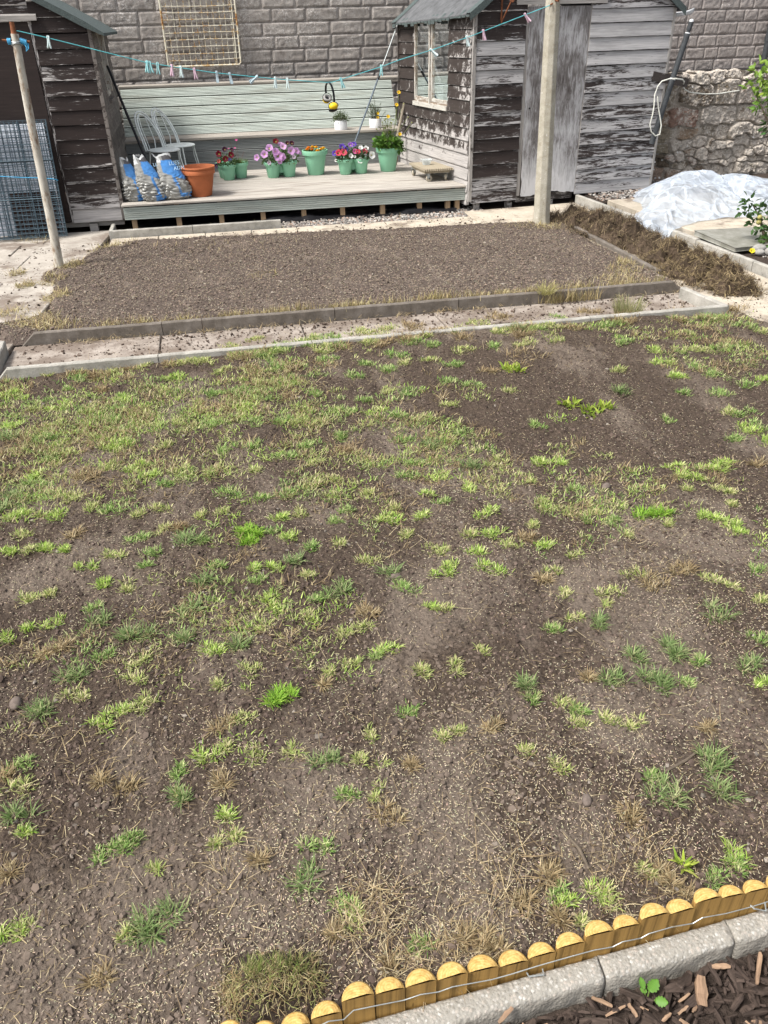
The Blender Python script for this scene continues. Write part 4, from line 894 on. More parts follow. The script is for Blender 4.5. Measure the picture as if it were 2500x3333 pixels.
# ------------------------------------------------------------------ poles and washing line
mb = MB(); pb, ptp = Vector((-1.855, 8.98, -.1)), Vector((-1.765, 8.985, 2.16))
mb.tube([pb + (ptp - pb) * t + V3(.004 * math.sin(t * 7), 0, 0) for t in np.linspace(0, 1, 16)], [.047 - .012 * t for t in np.linspace(0, 1, 16)], 16)
pole = thing('clothes_pole', 'slim rusty white metal clothes pole at the left of the far bed', 'clothes pole', (-1.855, 8.98, 0)); mb.build('shaft', 'rusty_pole', pole)
mb = MB(); mb.tube([ptp - V3(.005, 0, .02), ptp + V3(0, 0, .095)], [.024, .020], 12); mb.build('pole_tip', 'rust', pole)
mb = MB(); mb.tube([(-1.885, 8.98, 2.114), (-1.644, 8.98, 2.095)], .0085, 8); mb.build('cross_pin', 'rust', pole)
mb = MB(); h = ptp
for k in range(4): mb.tube([h + V3(.043 * math.cos(a), .043 * math.sin(a), -.055 - .011 * k + .012 * math.sin(a + k)) for a in np.linspace(0, 2 * PI, 14)], .006, 6)
mb.build('wrapped_wire', 'galv', pole)
for sx in (-1, 1):
    mb = MB()
    for k in range(3 if sx < 0 else 5): c = h + V3(sx * (.046 + .011 * k), -.008, -.058); mb.tube([c + V3(0, .022 * math.cos(a), .022 * math.sin(a) - .004 * k * (sx > 0)) for a in np.linspace(0, 2 * PI, 10)], .006, 6)
    if sx < 0: mb.build('line_wrap', 'blue_cord', pole)
mb.tube([h + V3(.07, -.02, -.07), h + V3(.085, -.03, -.11), h + V3(.075, -.03, -.14), h + V3(.10, -.03, -.12), h + V3(.105, -.02, -.08)], .006, 6)
mb.build('line_wrap', 'blue_cord', pole)
# octagonal concrete post
cp = thing('clothes_post', 'tall tapering octagonal concrete clothes post in front of the right shed', 'clothes post', (3.70, 9.52, 0))
mb = MB(); r8 = []
for t in np.linspace(0, 1, 26):
    c = Vector((3.70 - .07 * t * 1.12, 9.535, -.05 + 2.68 * t)); R_ = .104 - .026 * t + (.008 if t < .08 else 0)
    r8.append([mb.add(c + V3(math.cos(a) * R_, math.sin(a) * R_, 0) * random.uniform(.985, 1.01)) for a in [PI / 8 + PI / 4 * k - .3 for k in range(8)]])
for a, b in zip(r8, r8[1:]):
    for k in range(8): mb.face((a[k], a[(k + 1) % 8], b[(k + 1) % 8], b[k]))
mb.face(r8[-1]); o = mb.build('shaft', 'concrete_pole', cp); bevel(o, .006)
mb = MB(); mb.tube([(3.63, 9.46, 2.33), (3.64, 9.40, 2.325)], .012, 8); mb.tube([(3.60, 9.46, 2.30), (3.57, 9.44, 2.29)], .008, 6); mb.build('line_hook', 'rust', cp)
LP = [(-1.737, 8.975, 2.184), (-1.48, 9.003, 2.12), (-.62, 9.097, 1.888), (.007, 9.163, 1.782), (.66, 9.23, 1.70), (1.132, 9.279, 1.655), (1.19, 9.285, 1.655), (1.72, 9.34, 1.776), (1.928, 9.361, 1.835), (2.3, 9.40, 1.917), (2.725, 9.443, 2.03), (3.3, 9.503, 2.198), (3.592, 9.47, 2.289)]
mb = MB(); mb.tube(LP, .0042, 6); tag(mb.build('washing_line', 'teal_cord', origin=LP[0]), 'thin turquoise washing line sagging between the two poles', 'washing line')
def line_at(x):
    for a, b in zip(LP, LP[1:]):
        if a[0] <= x <= b[0]: t = (x - a[0]) / (b[0] - a[0]); return Vector(a) + (Vector(b) - Vector(a)) * t
def peg(x, mat, lab, tilt=0., yaw=0., L=.105):
    p = line_at(x); t = thing('clothes_peg', lab, 'clothes peg', tuple(p), 'plastic pegs on the washing line')
    m = Matrix.Rotation(tilt, 3, 'Y') @ Matrix.Rotation(yaw, 3, 'Z')
    for s in (-1, 1):
        mb = MB(); prof = [(.020, .004, .006), (.008, .0065, .008), (-.02, .0045, .009), (-.05, .007, .011), (-.075, .012, .012), (-.085, .014, .008)]
        rings = [[mb.add(p + m @ Vector((dx, s * (o + e) , z))) for dx, e in ((-w, -.002), (w, -.002), (w, .005), (-w, .005))] for z, o, w in prof]
        for a, b in zip(rings, rings[1:]):
            for k in range(4): mb.face((a[k], a[(k + 1) % 4], b[(k + 1) % 4], b[k]))
        mb.face(rings[0]); mb.face(rings[-1]); mb.build('prong', mat, t)
    mb = MB(); mb.tube([p + m @ Vector((0, .012 * math.cos(a), -.03 + .006 * math.sin(a))) for a in np.linspace(0, 2 * PI, 8)], .0016, 5); mb.build('spring', 'steel', t)
for args in ((-1.48, 'peg_white', 'white peg alone nearest the rusty pole', .1, 1.3), (-.632, 'peg_teal', 'pale turquoise peg, first of the close pair left of the trellis', .12, 1.0), (-.605, 'peg_teal', 'turquoise peg pressed against the pale one left of the trellis', -.08, 1.2), (-.535, 'peg_teal', 'slim turquoise peg hanging just left of the trellis corner', .06, 1.4), (-.405, 'peg_pink', 'pink peg under the left trellis corner', .08, .9), (-.32, 'peg_white', 'white peg between the two pink ones under the trellis', .02, 1.), (-.193, 'peg_pink', 'pink peg below the middle of the trellis', -.1, 1.3), (.02, 'peg_grey', 'clear grey peg below the right part of the trellis, hanging straight', .0, .2), (.148, 'peg_grey', 'clear grey peg right of the trellis with splayed prongs', -.12, .3), (.41, 'peg_grey', 'clear peg tipped sideways on the line over the bench', .95, .6), (.60, 'peg_white', 'wide white peg over the bench left of the ear defenders', .05, .5), (.722, 'peg_white', 'white peg hanging nearest left of the ear defenders', -.02, 1.2), (1.285, 'peg_teal', 'pale green peg just right of the ear defenders', -.28, .9), (1.722, 'peg_teal', 'turquoise peg crossing the dark prop stick', .03, 1.1), (2.27, 'peg_white', 'cream peg tilted in front of the shed window', -.85, .6), (2.665, 'peg_white', 'white peg at the front corner of the right shed', -.25, .4), (2.85, 'peg_pink', 'pink and white peg just right of the shed corner', -.22, .4), (3.32, 'peg_pink', 'pale pink peg in front of the plywood door', -.7, .7)): peg(*args)
# ear defenders
ed = thing('ear_defenders', 'yellow and black ear defenders hung from the washing line', 'ear defenders', (1.152, 9.281, 1.655))
E0 = Vector((1.152, 9.279, 1.655))
def EP(zx, zy, d=0.): return E0 + V3((zx - 430) * .000269 * .995, (zx - 430) * .0000269 + d, -(zy - 78) * .000275)
mb = MB(); pts = [EP(325, 430, .045), EP(318, 330, .045), EP(325, 220, .04), EP(350, 130, .025), EP(400, 85, .01), EP(450, 85, -.005), EP(510, 150, -.02), EP(555, 290, -.03), EP(585, 450, -.038), EP(592, 600, -.04), EP(590, 730, -.04)]
mb.tube(pts, [.017] * 11, 10, flat=.28); mb.build('headband', 'black_rubber', ed)
def eartilt(ax, ay): return Matrix.Rotation(ay, 3, 'Y') @ Matrix.Rotation(ax, 3, 'X')
cL = EP(355, 600, .045); mL = eartilt(.75, .25)
mb = MB(); mb.tube([cL + eartilt(PI / 2 - .1, 0) @ Vector((.046 * math.cos(a), .044 * math.sin(a), 0)) for a in np.linspace(0, 2 * PI, 24)], .0032, 6); mb.build('yoke', 'black_rubber', ed)
mb = MB(); mb.tube([cL + V3(.0, 0, -.006) + mL @ Vector((.032 * math.cos(a), .030 * math.sin(a), .004)) for a in np.linspace(0, 2 * PI, 24)], .012, 10); k1 = mb.build('cushion', 'grey_foam', ed)
mb = MB(); mb.ball(cL + V3(0, .0, -.008), (.026, .024, .006), m=mL); mb.ball(cL + mL @ Vector((0, 0, -.016)), (.044, .042, .014), m=mL); mb.build('cup_liner', 'black_rubber', ed)
mb = MB(); mb.ball(cL + mL @ Vector((0, 0, -.034)), (.040, .038, .026), m=mL); mb.build('cup', 'yellow_shell', ed)
cR = EP(545, 880, -.045); mR = eartilt(-.35, -.12)
mb = MB(); mb.ball(cR, (.049, .040, .037), 14, m=mR); mb.build('cup', 'yellow_shell', ed)
mb = MB(); mb.ball(cR + V3(-.002, .010, -.033), (.049, .042, .020), 12, m=mR); mb.build('cushion', 'black_rubber', ed)
mb = MB(); mb.tube([cR + mR @ Vector((.051 * math.cos(a), -.012, .040 * math.sin(a))) for a in np.linspace(-.2, PI + .4, 18)], .0035, 6); mb.build('yoke', 'black_rubber', ed)

# ------------------------------------------------------------------ leaning sticks
mb = MB(); mb.tube([(-.86, 11.17, .305), (-1.0, 11.33, .80), (-1.15, 11.58, 1.25), (-1.29, 11.86, 1.69), (-1.318, 11.9, 1.775)], .0165, 10); tag(mb.build('pipe', 'black_plastic', origin=(-.86, 11.17, .305)), 'bent black plastic pipe leaning on the left shed behind the bags', 'pipe')
pr = thing('clothes_prop', 'thin dark metal clothes prop leaning on the right shed eave', 'clothes prop', (1.73, 12.63, .30))
mb = MB(); a_, b_ = Vector((1.745, 12.63, .302)), Vector((2.712, 13.25, 2.166)); dd = b_ - a_; mb.tube([a_, a_ + dd * .62], .013, 10); mb.build('lower_tube', 'prop_blue', pr)
mb = MB(); mb.tube([a_ + dd * .62, a_ + dd * .66], .019, 10); mb.build('clamp', 'black_plastic', pr)
mb = MB(); mb.tube([a_ + dd * .64, b_], .009, 8); mb.build('upper_tube', 'galv', pr)
mb = MB(); mb.tube([b_ + V3(-.03, -.01, .06), b_ + V3(-.012, 0, .0), b_ + V3(.015, 0, -.02), b_ + V3(.0, 0, .05)], .009, 6); mb.tube([b_ - dd * .05 + V3(-.05, 0, 0), b_ - dd * .04], .008, 6); mb.build('prop_fork', 'black_plastic', pr)
sp = thing('spade', 'old wooden handled spade leaning in the corner by the right shed', 'spade', (2.43, 12.65, .30))
mb = MB(); a_, b_ = Vector((2.475, 12.70, .38)), Vector((2.783, 13.03, 1.29)); mb.tube([a_ + (b_ - a_) * t for t in np.linspace(.3, 1, 8)], [.021, .022, .022, .021, .021, .020, .020, .024], 10); mb.build('shaft', 'handle_wood', sp)
mb = MB(); mb.tube([b_ + V3(-.05, -.02, .015), b_ + V3(.055, .02, .02)], .019, 10); mb.build('grip', 'handle_wood', sp)
mb = MB(); mb.tube([a_, a_ + (b_ - a_) * .32], [.024, .025], 10); mb.box(a_ + V3(-.08, .02, -.07), V3(.16, .02, 0), V3(.0, .01, .0), V3(.03, .03, .12), 0); mb.build('blade_socket', 'rust', sp)

# ------------------------------------------------------------------ chairs
def chair(loc, rz, lab):
    t = thing('bistro_chair', lab, 'chair', (0, 0, 0), 'pair of metal bistro chairs')
    mb = MB(); mb.lathe([(.001, .448), (.195, .446), (.205, .450), (.205, .456), (.195, .460), (.001, .456)], n=36); mb.build('seat', 'chair_metal', t)
    mb = MB(); mb.tube([(.203 * math.cos(a), .203 * math.sin(a), .447) for a in np.linspace(0, 2 * PI, 37)], .0085, 8); mb.build('seat_rim', 'chair_metal', t)
    for k, (w, hh, lean, r) in enumerate(((.205, .46, .20, .011), (.165, .425, .18, .011))):
        mb = MB(); pts = []
        for q in np.linspace(0, 1, 30):
            a = PI * q; yy = w * math.cos(a); zz = hh * (math.sin(a) ** .62)
            pts.append((-.10 - .04 - lean * (zz / hh) ** 1.3, yy, .45 + zz))
        mb.tube(pts, r, 8); mb.build('back_hoop', 'chair_metal', t)
    for yy in (-.06, .06):
        mb = MB(); mb.tube([(-.19, yy, .455), (-.20, yy * 1.3, .55), (-.26, yy * 1.3, .72), (-.295, yy * 1.0, .86)], .006, 6); mb.build('back_rod', 'chair_metal', t)
    for sx, sy in ((1, 1), (1, -1), (-1, 1), (-1, -1)):
        mb = MB(); mb.tube([(sx * .13, sy * .14, .445), (sx * .14, sy * .145, .36), (sx * .165, sy * .165, .18), (sx * .215, sy * .20, .005)], .0095, 8); mb.build('leg', 'chair_metal', t)
        if sx > 0: mb = MB(); mb.tube([(sx * .10, sy * .16, .445), (sx * .10, sy * .17, .30), (sx * .15, sy * .17, .12), (sx * .205, sy * .195, .02)], .006, 6); mb.build('leg_brace', 'chair_metal', t)
    t.location = loc; t.rotation_euler = (0, 0, rz); return t
chair((-.80, 12.17, .30), -.62, 'pale metal bistro chair, the nearer one behind the compost bags'); chair((-.60, 12.60, .30), -.55, 'pale metal bistro chair, the farther one closer to the bench')

# ------------------------------------------------------------------ compost bags
def bag(x, y, w, d, h, lean, seed, lab, words, ang=0., topw=.34, panel=0.):
    t = thing('compost_bag', lab, 'bag', (x, y, .302), 'half empty compost bags')
    nu, nv = 88, 70; U_, V_ = np.meshgrid(np.linspace(0, 2 * PI, nu, endpoint=False), np.linspace(0, 1, nv))
    bulge = np.interp(V_, [0, .05, .18, .35, .55, .75, .9, 1], [.66, .84, 1.0, .99, .86, .67, .46, topw]); dep = np.interp(V_, [0, .05, .18, .35, .55, .75, .9, 1], [.7, .9, 1.0, .95, .72, .46, .22, .10])
    cu, su = np.cos(U_), np.sin(U_); pw = .72
    lx = np.sign(cu) * np.abs(cu) ** pw * w / 2 * bulge; ly = np.sign(su) * np.abs(su) ** pw * d / 2 * dep
    wr = (np.abs(vnoise(U_ * 3.2 + V_ * 9, V_ * 20 - U_ * 1.5, seed) - .5) * 2) ** .8; wr2 = np.abs(vnoise(U_ * 7 - V_ * 8, V_ * 34 + U_ * 3, seed + 3) - .5)
    amp = .026 * sstep(.62, .25, V_) + .010; k = 1 + (wr - .4) * amp / (w / 2) * 1.5 + (wr2 - .25) * .10 * sstep(.7, .2, V_)
    lx = lx * k; ly = ly * k; zz = V_ * h * (1 - .02 * wr) + .05 * sstep(.86, 1, V_) * np.abs(np.sin(U_ * 1.5 + seed)) - .03 * sstep(.9, 1, V_)
    lx = lx + lean * V_ ** 1.5
    ca, sa = math.cos(ang), math.sin(ang); px = lx * ca - ly * sa; py = lx * sa + ly * ca
    lfront = (lx - lean * V_ ** 1.5) / (w / 2)
    blue = np.array([.075, .26, .62]); grey = np.array([.31, .31, .29]); dark = np.array([.10, .095, .10]); white = np.array([.66, .68, .68])
    col = np.broadcast_to(grey, lx.shape + (3,)).copy(); front = su < .25
    b1 = front & (V_ > .56 - .14 * (lfront - panel)) & (V_ < .87) & (lfront > -.42 * (1 - V_) - .30 + panel + (V_ - .6) * .2); col[b1] = blue
    b2 = front & (np.abs(lfront - .22 - .25 * (.4 - V_) - panel * .4) < .085 + .05 * (vnoise(V_ * 20, U_ * 4, seed) - .5)) & (V_ > .08) & (V_ <= .60); col[b2] = blue
    b3 = front & (V_ < .15) & (lfront > .0) & (vnoise(U_ * 5, V_ * 9, seed + 2) > .35); col[b3] = blue
    b4 = front & (V_ >= .87) & (V_ < .955) & (lfront > -.1); col[b4] = dark; col[(V_ >= .955) | ((V_ > .84) & (lfront < -.25))] = white
    col = col * (.85 + .3 * vnoise(U_ * 6, V_ * 25, seed + 9))[..., None]
    P = np.stack([x + px, y + py, .302 + zz], -1).reshape(-1, 3)
    i = np.arange(nu); f = np.concatenate([np.stack([j * nu + i, j * nu + (i + 1) % nu, (j + 1) * nu + (i + 1) % nu, (j + 1) * nu + i], 1) for j in range(nv - 1)])
    capc = np.array([[x, y, .302]]); P = np.concatenate([P, capc]); cap = np.stack([np.full(nu, len(P) - 1), (i + 1) % nu, i], 1); col = np.concatenate([col.reshape(-1, 3), [grey]])
    npmesh('sack', P, [f, cap], 'bag_film', col, smooth=True, parent=t)
    for (txt, fx, fz, size) in words:
        cu_ = bpy.data.curves.new('lettering', 'FONT'); cu_.body = txt; cu_.size = size; cu_.extrude = 0; to = bpy.data.objects.new('lettering', cu_); COL.objects.link(to)
        me = bpy.data.meshes.new_from_object(to.evaluated_get(bpy.context.evaluated_depsgraph_get())); bpy.data.objects.remove(to); bpy.data.curves.remove(cu_)
        for v in me.vertices:
            X_, Z_ = v.co.x + fx, v.co.y + fz; vv = Z_ / h; bx = np.interp(vv, [.35, .55, .75, .9, 1], [.99, .86, .67, .46, .34]) * w / 2; dy = np.interp(vv, [.35, .55, .75, .9, 1], [.95, .72, .46, .22, .1]) * d / 2
            q = min(.98, abs((X_ - lean * vv ** 1.5) / bx)); s_ = (1 - q ** (2 / pw)) ** (pw / 2)
            lx_, ly_ = X_, -dy * s_ * 1.06 - .006; v.co = (lx_ * ca - ly_ * sa, lx_ * sa + ly_ * ca, Z_)
        me.materials.clear(); me.materials.append(M['lettering']); o = bpy.data.objects.new('lettering', me); COL.objects.link(o); o.parent = t
    return t
bag(-1.17, 11.12, .27, .22, .50, -.075, 61, 'slim grey and blue compost bag tucked beside the left shed', [], .25, panel=.1)
bag(-.925, 11.06, .33, .23, .53, -.13, 62, 'grey compost bag standing between the other two bags', [('LL', .035, .40, .055)], .1, panel=.25)
bag(-.645, 11.09, .36, .24, .53, -.13, 63, 'widest compost bag with a large blue lettered panel, beside the terracotta pot', [('LUES', -.055, .405, .062), ('ADM', -.005, .345, .062)], .1, topw=.62)

# ------------------------------------------------------------------ pots
def pot_profile(rt, rb, h, rim=.055, lip=.012):
    return [(.001, 0), (rb - .006, 0), (rb, .006), (rb + (rt - lip - rb) * (1 - rim / h), h - rim), (rt - .002, h - rim + .002), (rt, h - rim + .008), (rt + .004, h - .008), (rt + .002, h), (rt - .010, h), (rt - .014, h - .008), (rt - .018, h - .035), (.001, h - .035)]
p = thing('terracotta_pot', 'large empty terracotta pot standing on the decking beside the bags', 'flower pot', (-.35, 11.21, .302))
mb = MB(); P0 = (-.35, 11.21, .302); mb.lathe([(.001, 0), (.130, 0), (.137, .008), (.190, .262), (.206, .266), (.208, .275), (.209, .312), (.203, .320), (.207, .326), (.215, .332), (.217, .345), (.212, .353), (.198, .353), (.192, .345), (.175, .20), (.125, .03), (.001, .03)], P0, 48); mb.build('pot_body', 'terracotta', p, sharp=45)
def single_pot(x, y, rt, rb, h, lab, mat='green_pot', prof=None, cat='flower pot', name='plant_pot', rim=.062):
    t = thing(name, lab, cat, (x, y, .302)); mb = MB(); pf = prof or pot_profile(rt, rb, h, rim); mb.lathe(pf[:-1], (x, y, .302), 44); mb.build('pot_body', mat, t, sharp=40)
    mb = MB(); mb.lathe([(.001, h - .034), (rt - .017, h - .034), (rt - .018, h - .030), (.001, h - .024)], (x, y, .302), 24); mb.build('compost', 'pot_soil', t); return t
single_pot(1.285, 12.39, .182, .116, .325, 'tall green pot of orange and yellow marigolds in the middle of the decking'); single_pot(2.345, 12.345, .172, .110, .318, 'tall green pot with the leafy yellow flowered plant by the right shed')
def triple(cups, lab):
    cx = sum(c[0] for c in cups) / 3; cy = sum(c[1] for c in cups) / 3; t = thing('triple_planter', lab, 'planter', (cx, cy, .302), 'green triple planters')
    for (x, y) in cups:
        mb = MB(); mb.lathe(pot_profile(.119, .079, .205, .045, .008)[:-1], (x, y, .302), 36); c = mb.build('planter_cup', 'green_pot', t, sharp=40)
        mb = MB(); mb.lathe([(.001, .17), (.104, .17), (.103, .176), (.001, .182)], (x, y, .302), 20); mb.build('compost', 'pot_soil', c)
    mb = MB(); mb.lathe([(.03, .05), (.055, .07), (.06, .19), (.001, .19)], (cx, cy, .302), 16)
    for i in range(3):
        a, b = Vector((*cups[i], .302)), Vector((*cups[(i + 1) % 3], .302)); m_ = (a + b) / 2; d_ = (b - a).normalized(); mb.box(m_ - d_ * .05 + V3(0, 0, .055), d_ * .1, V3(-d_.y, d_.x, 0) * .01, V3(0, 0, .13), 0)
    mb.build('web', 'green_pot', t)
T1 = [(.030, 12.325), (.205, 12.44), (-.015, 12.52)]; T2 = [(.660, 12.315), (.893, 12.325), (.78, 12.525)]; T3 = [(1.700, 12.255), (1.932, 12.27), (1.82, 12.47)]
triple(T1, 'green triple planter of dark red petunias and low rosette plants'); triple(T2, 'green triple planter full of lilac pink petunias'); triple(T3, 'green triple planter of red, white and violet petunias')
for x, y, r, h, lab in ((1.802, 13.29, .098, .132, 'white pot with a low bushy herb on the bench'), (2.345, 13.33, .091, .130, 'white pot with rosemary on the bench near the right shed')):
    t = thing('white_pot', lab, 'flower pot', (x, y, .777), 'white pots on the bench'); mb = MB(); mb.lathe([(.001, 0), (r - .006, 0), (r - .001, .004), (r, .02), (r, h - .004), (r - .003, h), (r - .008, h), (r - .009, h - .02), (.001, h - .02)], (x, y, .777), 40); mb.build('pot_body', 'white_pot', t, sharp=40)
    mb = MB(); mb.lathe([(.001, h - .019), (r - .010, h - .019), (r - .011, h - .012), (.001, h - .008)], (x, y, .777), 20); mb.build('compost', 'pot_soil', t)

# ------------------------------------------------------------------ plants
def leafmesh(name, parent, B, D, ln_, wd_, col, mat='leaf', kind=None):
    Nn = unit(len(B), .2, 1.); Vt, q, t, c = leaves(np.asarray(B, float), np.asarray(D, float), Nn, ln_, wd_, col); return npmesh(name, Vt, [q, t], mat, c, parent=parent)
def stemsmesh(name, parent, segs, r, c):
    mb = MB()
    for a, b in segs: m_ = (Vector(a) + Vector(b)) / 2 + V3(random.gauss(0, .008), random.gauss(0, .008), 0); mb.tube([a, m_, b], r, 5, c)
    return mb.build(name, 'leaf', parent)
def flower(parent, p, nrm, r, col, eye=(.5, .45, .1), petals=5, name='flower'):
    n = Vector(nrm).normalized(); a = n.orthogonal().normalized(); b = n.cross(a); p = Vector(p); mb = MB(); K = petals * 6
    ph = random.random() * 6; rings = []
    for (rr, dz) in ((.10, -.45), (.30, -.22), (.62, -.02), (1., .06)):
        row = []
        for k in range(K):
            an = 2 * PI * k / K; lob = 1 - (.16 * (1 - abs(math.sin(petals / 2 * an))) if rr > .9 else 0); w_ = .05 * math.sin(an * petals + ph) * (rr > .5) + random.uniform(-.04, .04) * (rr > .9)
            cc = tuple(x * (.62 if rr < .2 else .8 if rr < .4 else random.uniform(.92, 1.05)) for x in col) if rr > .15 else eye
            row.append(mb.add(p + (a * math.cos(an + ph) + b * math.sin(an + ph)) * r * rr * lob + n * r * (dz + w_), (0, 0, 0), .5, cc))
        rings.append(row)
    for s, t in zip(rings, rings[1:]):
        for k in range(K): mb.face((s[k], s[(k + 1) % K], t[(k + 1) % K], t[k]), 0, True)
    mb.face(rings[0][::-1]); return mb.build(name, 'petal', parent, sharp=80)
def petunia(lab, cups, flw, h=.15, cat='petunias', spread=.12, dens=210, leafc=(.075, .13, .04), zb=.478):
    cx, cy = cups[0]; t = thing('petunia', lab, cat, (cx, cy, zb)); B, D, L = [], [], []; segs = []
    for (x, y) in cups:
        n = dens
        a = RNG.uniform(0, 6.283, n); r = spread * np.sqrt(RNG.uniform(0, 1, n)); z = zb + .01 + RNG.uniform(0, 1, n) ** 1.2 * h * (1.05 - (r / spread) ** 2 * .75)
        B.append(np.stack([x + r * np.cos(a), y + r * np.sin(a), z], 1)); D.append(np.stack([np.cos(a) + RNG.normal(0, .5, n), np.sin(a) + RNG.normal(0, .5, n), RNG.normal(.35, .4, n)], 1))
        for k in range(9): an = random.uniform(0, 6.28); rr = random.uniform(.2, .9) * spread; segs.append(((x + .02 * math.cos(an), y + .02 * math.sin(an), zb - .01), (x + rr * math.cos(an), y + rr * math.sin(an), zb + h * random.uniform(.4, .9))))
    B = np.concatenate(B); D = np.concatenate(D); n = len(B); leafmesh('leaves', t, B, D, RNG.uniform(.026, .05, n), RNG.uniform(.016, .028, n), vary(leafc, n, .35)); stemsmesh('stems', t, segs, .0022, (.10, .15, .05))
    for (x, y, z, r, c, nr) in flw: flower(t, (x, y, z), nr, r, c)
    return t
DR, PK, LI, VI, RD, WH = (.15, .004, .018), (.55, .12, .30), (.60, .33, .62), (.10, .05, .36), (.66, .06, .11), (.84, .84, .82)
def ff(cups, n, z0, z1, r0, r1, cols, spread=.12, frontbias=.7):
    out = []
    for k in range(n):
        x, y = cups[k % len(cups)]; an = random.uniform(-PI * .95, .0) if random.random() < frontbias else random.uniform(0, 6.28); rr = spread * random.uniform(.25, 1.05)
        out.append((x + rr * math.cos(an), y + rr * math.sin(an) * .9, random.uniform(z0, z1) - rr * .25, random.uniform(r0, r1), random.choice(cols), (math.cos(an) * .6 + random.gauss(0, .25), -.75 + random.gauss(0, .2), .55 + random.gauss(0, .2))))
    return out
petunia('dark red petunias with one blue bloom in the front cup of the left planter', [T1[0]], [(-.075, 12.25, .655, .044, DR, (-.3, -.9, .3)), (.095, 12.24, .635, .044, DR, (.3, -.9, .3)), (.012, 12.215, .59, .043, DR, (0, -.95, .3)), (.015, 12.33, .70, .038, (.05, .006, .03), (0, -.8, .5)), (.07, 12.22, .575, .026, (.12, .12, .42), (.2, -.9, .3)), (-.085, 12.22, .565, .028, (.62, .13, .12), (-.2, -.9, .4)), (-.125, 12.24, .505, .032, (.06, .02, .09), (-.7, -.7, .1)), (.115, 12.33, .69, .03, (.07, .01, .05), (.4, -.7, .5))], .20, spread=.135)
t = thing('rosette_plant', 'low spiky green plant with thin pink flower stems in the right cup', 'plant', (T1[1][0], T1[1][1], .478)); n = 170; a = RNG.uniform(0, 6.28, n); r = .095 * np.sqrt(RNG.uniform(0, 1, n)); B = np.stack([T1[1][0] + r * np.cos(a), T1[1][1] + r * np.sin(a), np.full(n, .482)], 1)
Vt, F_, C_ = ribbons(B, a, RNG.uniform(.1, .8, n), RNG.uniform(.05, .095, n), np.full(n, .006), vary((.09, .17, .05), n, .3)); npmesh('leaves', Vt, [F_], 'leaf', C_, parent=t)
stemsmesh('stems', t, [((.20, 12.43, .48), (.19, 12.42, .80)), ((.21, 12.43, .48), (.16, 12.42, .70)), ((.19, 12.44, .48), (.10, 12.43, .79)), ((.2, 12.43, .48), (.28, 12.41, .65))], .0018, (.28, .14, .12))
for q in ((.19, 12.415, .80, .020), (.158, 12.42, .70, .016), (.07, 12.43, .695, .012)): flower(t, q[:3], (0, -.5, .8), q[3], (.62, .12, .32), petals=7)
fl = [(.445, 12.24, .585, .046, LI, (-.5, -.8, .3)), (.555, 12.22, .625, .056, LI, (-.2, -.9, .4)), (.635, 12.26, .70, .055, LI, (-.1, -.8, .6)), (.715, 12.20, .655, .052, LI, (0, -.95, .3)), (.745, 12.18, .60, .070, LI, (0, -.98, .2)), (.80, 12.20, .58, .056, LI, (.15, -.95, .2)), (.83, 12.25, .71, .050, (.66, .40, .66), (.1, -.8, .6)), (.935, 12.21, .655, .058, LI, (.25, -.9, .3)), (1.015, 12.26, .645, .048, LI, (.5, -.8, .4)), (.61, 12.195, .515, .030, (.72, .58, .74), (0, -.9, .1)), (.965, 12.20, .575, .030, (.72, .58, .74), (.2, -.9, .2)), (.735, 12.30, .775, .044, (.13, .004, .012), (0, -.75, .6)), (.96, 12.31, .74, .036, (.05, .005, .02), (.2, -.7, .6)), (.90, 12.30, .745, .034, (.05, .005, .02), (0, -.7, .7)), (.80, 12.32, .73, .04, LI, (0, -.6, .8)), (1.06, 12.30, .61, .03, LI, (.7, -.6, .3)), (.76, 12.17, .525, .036, LI, (0, -.95, -.1))]
petunia('lilac pink petunias with two dark blooms crowding the middle planter', T2, fl, .2, spread=.135, leafc=(.09, .145, .05))
t = thing('marigolds', 'low orange and yellow marigolds just above the rim of the tall pot', 'marigolds', (1.285, 12.39, .59)); n = 120; a = RNG.uniform(0, 6.28, n); r = .155 * np.sqrt(RNG.uniform(0, 1, n)); leafmesh('leaves', t, np.stack([1.285 + r * np.cos(a), 12.39 + r * np.sin(a), .595 + RNG.uniform(0, .03, n)], 1), np.stack([np.cos(a), np.sin(a), RNG.uniform(.1, 1, n)], 1), RNG.uniform(.03, .05, n), RNG.uniform(.012, .02, n), vary((.06, .12, .03), n, .3))
for (x, y, z, c) in ((1.17, 12.30, .652, (.78, .27, .02)), (1.235, 12.27, .650, (.66, .2, .02)), (1.30, 12.31, .672, (.85, .50, .02)), (1.37, 12.29, .648, (.85, .45, .03)), (1.31, 12.26, .632, (.85, .38, .02)), (1.20, 12.40, .66, (.8, .3, .02)), (1.41, 12.36, .65, (.85, .5, .04)), (1.26, 12.42, .665, (.8, .45, .02))):
    mb = MB()
    for ring, (rr, dz, kk) in enumerate(((.034, 0, 11), (.025, .008, 9), (.014, .014, 6))):
        for k in range(kk):
            an = 2 * PI * k / kk + ring; d_ = V3(math.cos(an), math.sin(an), 0); s_ = V3(-d_.y, d_.x, 0); b_ = Vector((x, y, z + dz)); w_ = .012; cc = tuple(v * random.uniform(.8, 1.15) for v in c)
            q = [mb.add(b_, c=cc), mb.add(b_ + d_ * rr * .6 + s_ * w_ + V3(0, 0, .004), c=cc), mb.add(b_ + d_ * rr - V3(0, 0, .004), c=cc), mb.add(b_ + d_ * rr * .6 - s_ * w_ + V3(0, 0, .004), c=cc)]; mb.face(q)
    mb.ball((x, y, z - .002), (.022, .022, .014), 6, tuple(v * .8 for v in c)); mb.build('flower', 'petal', t)
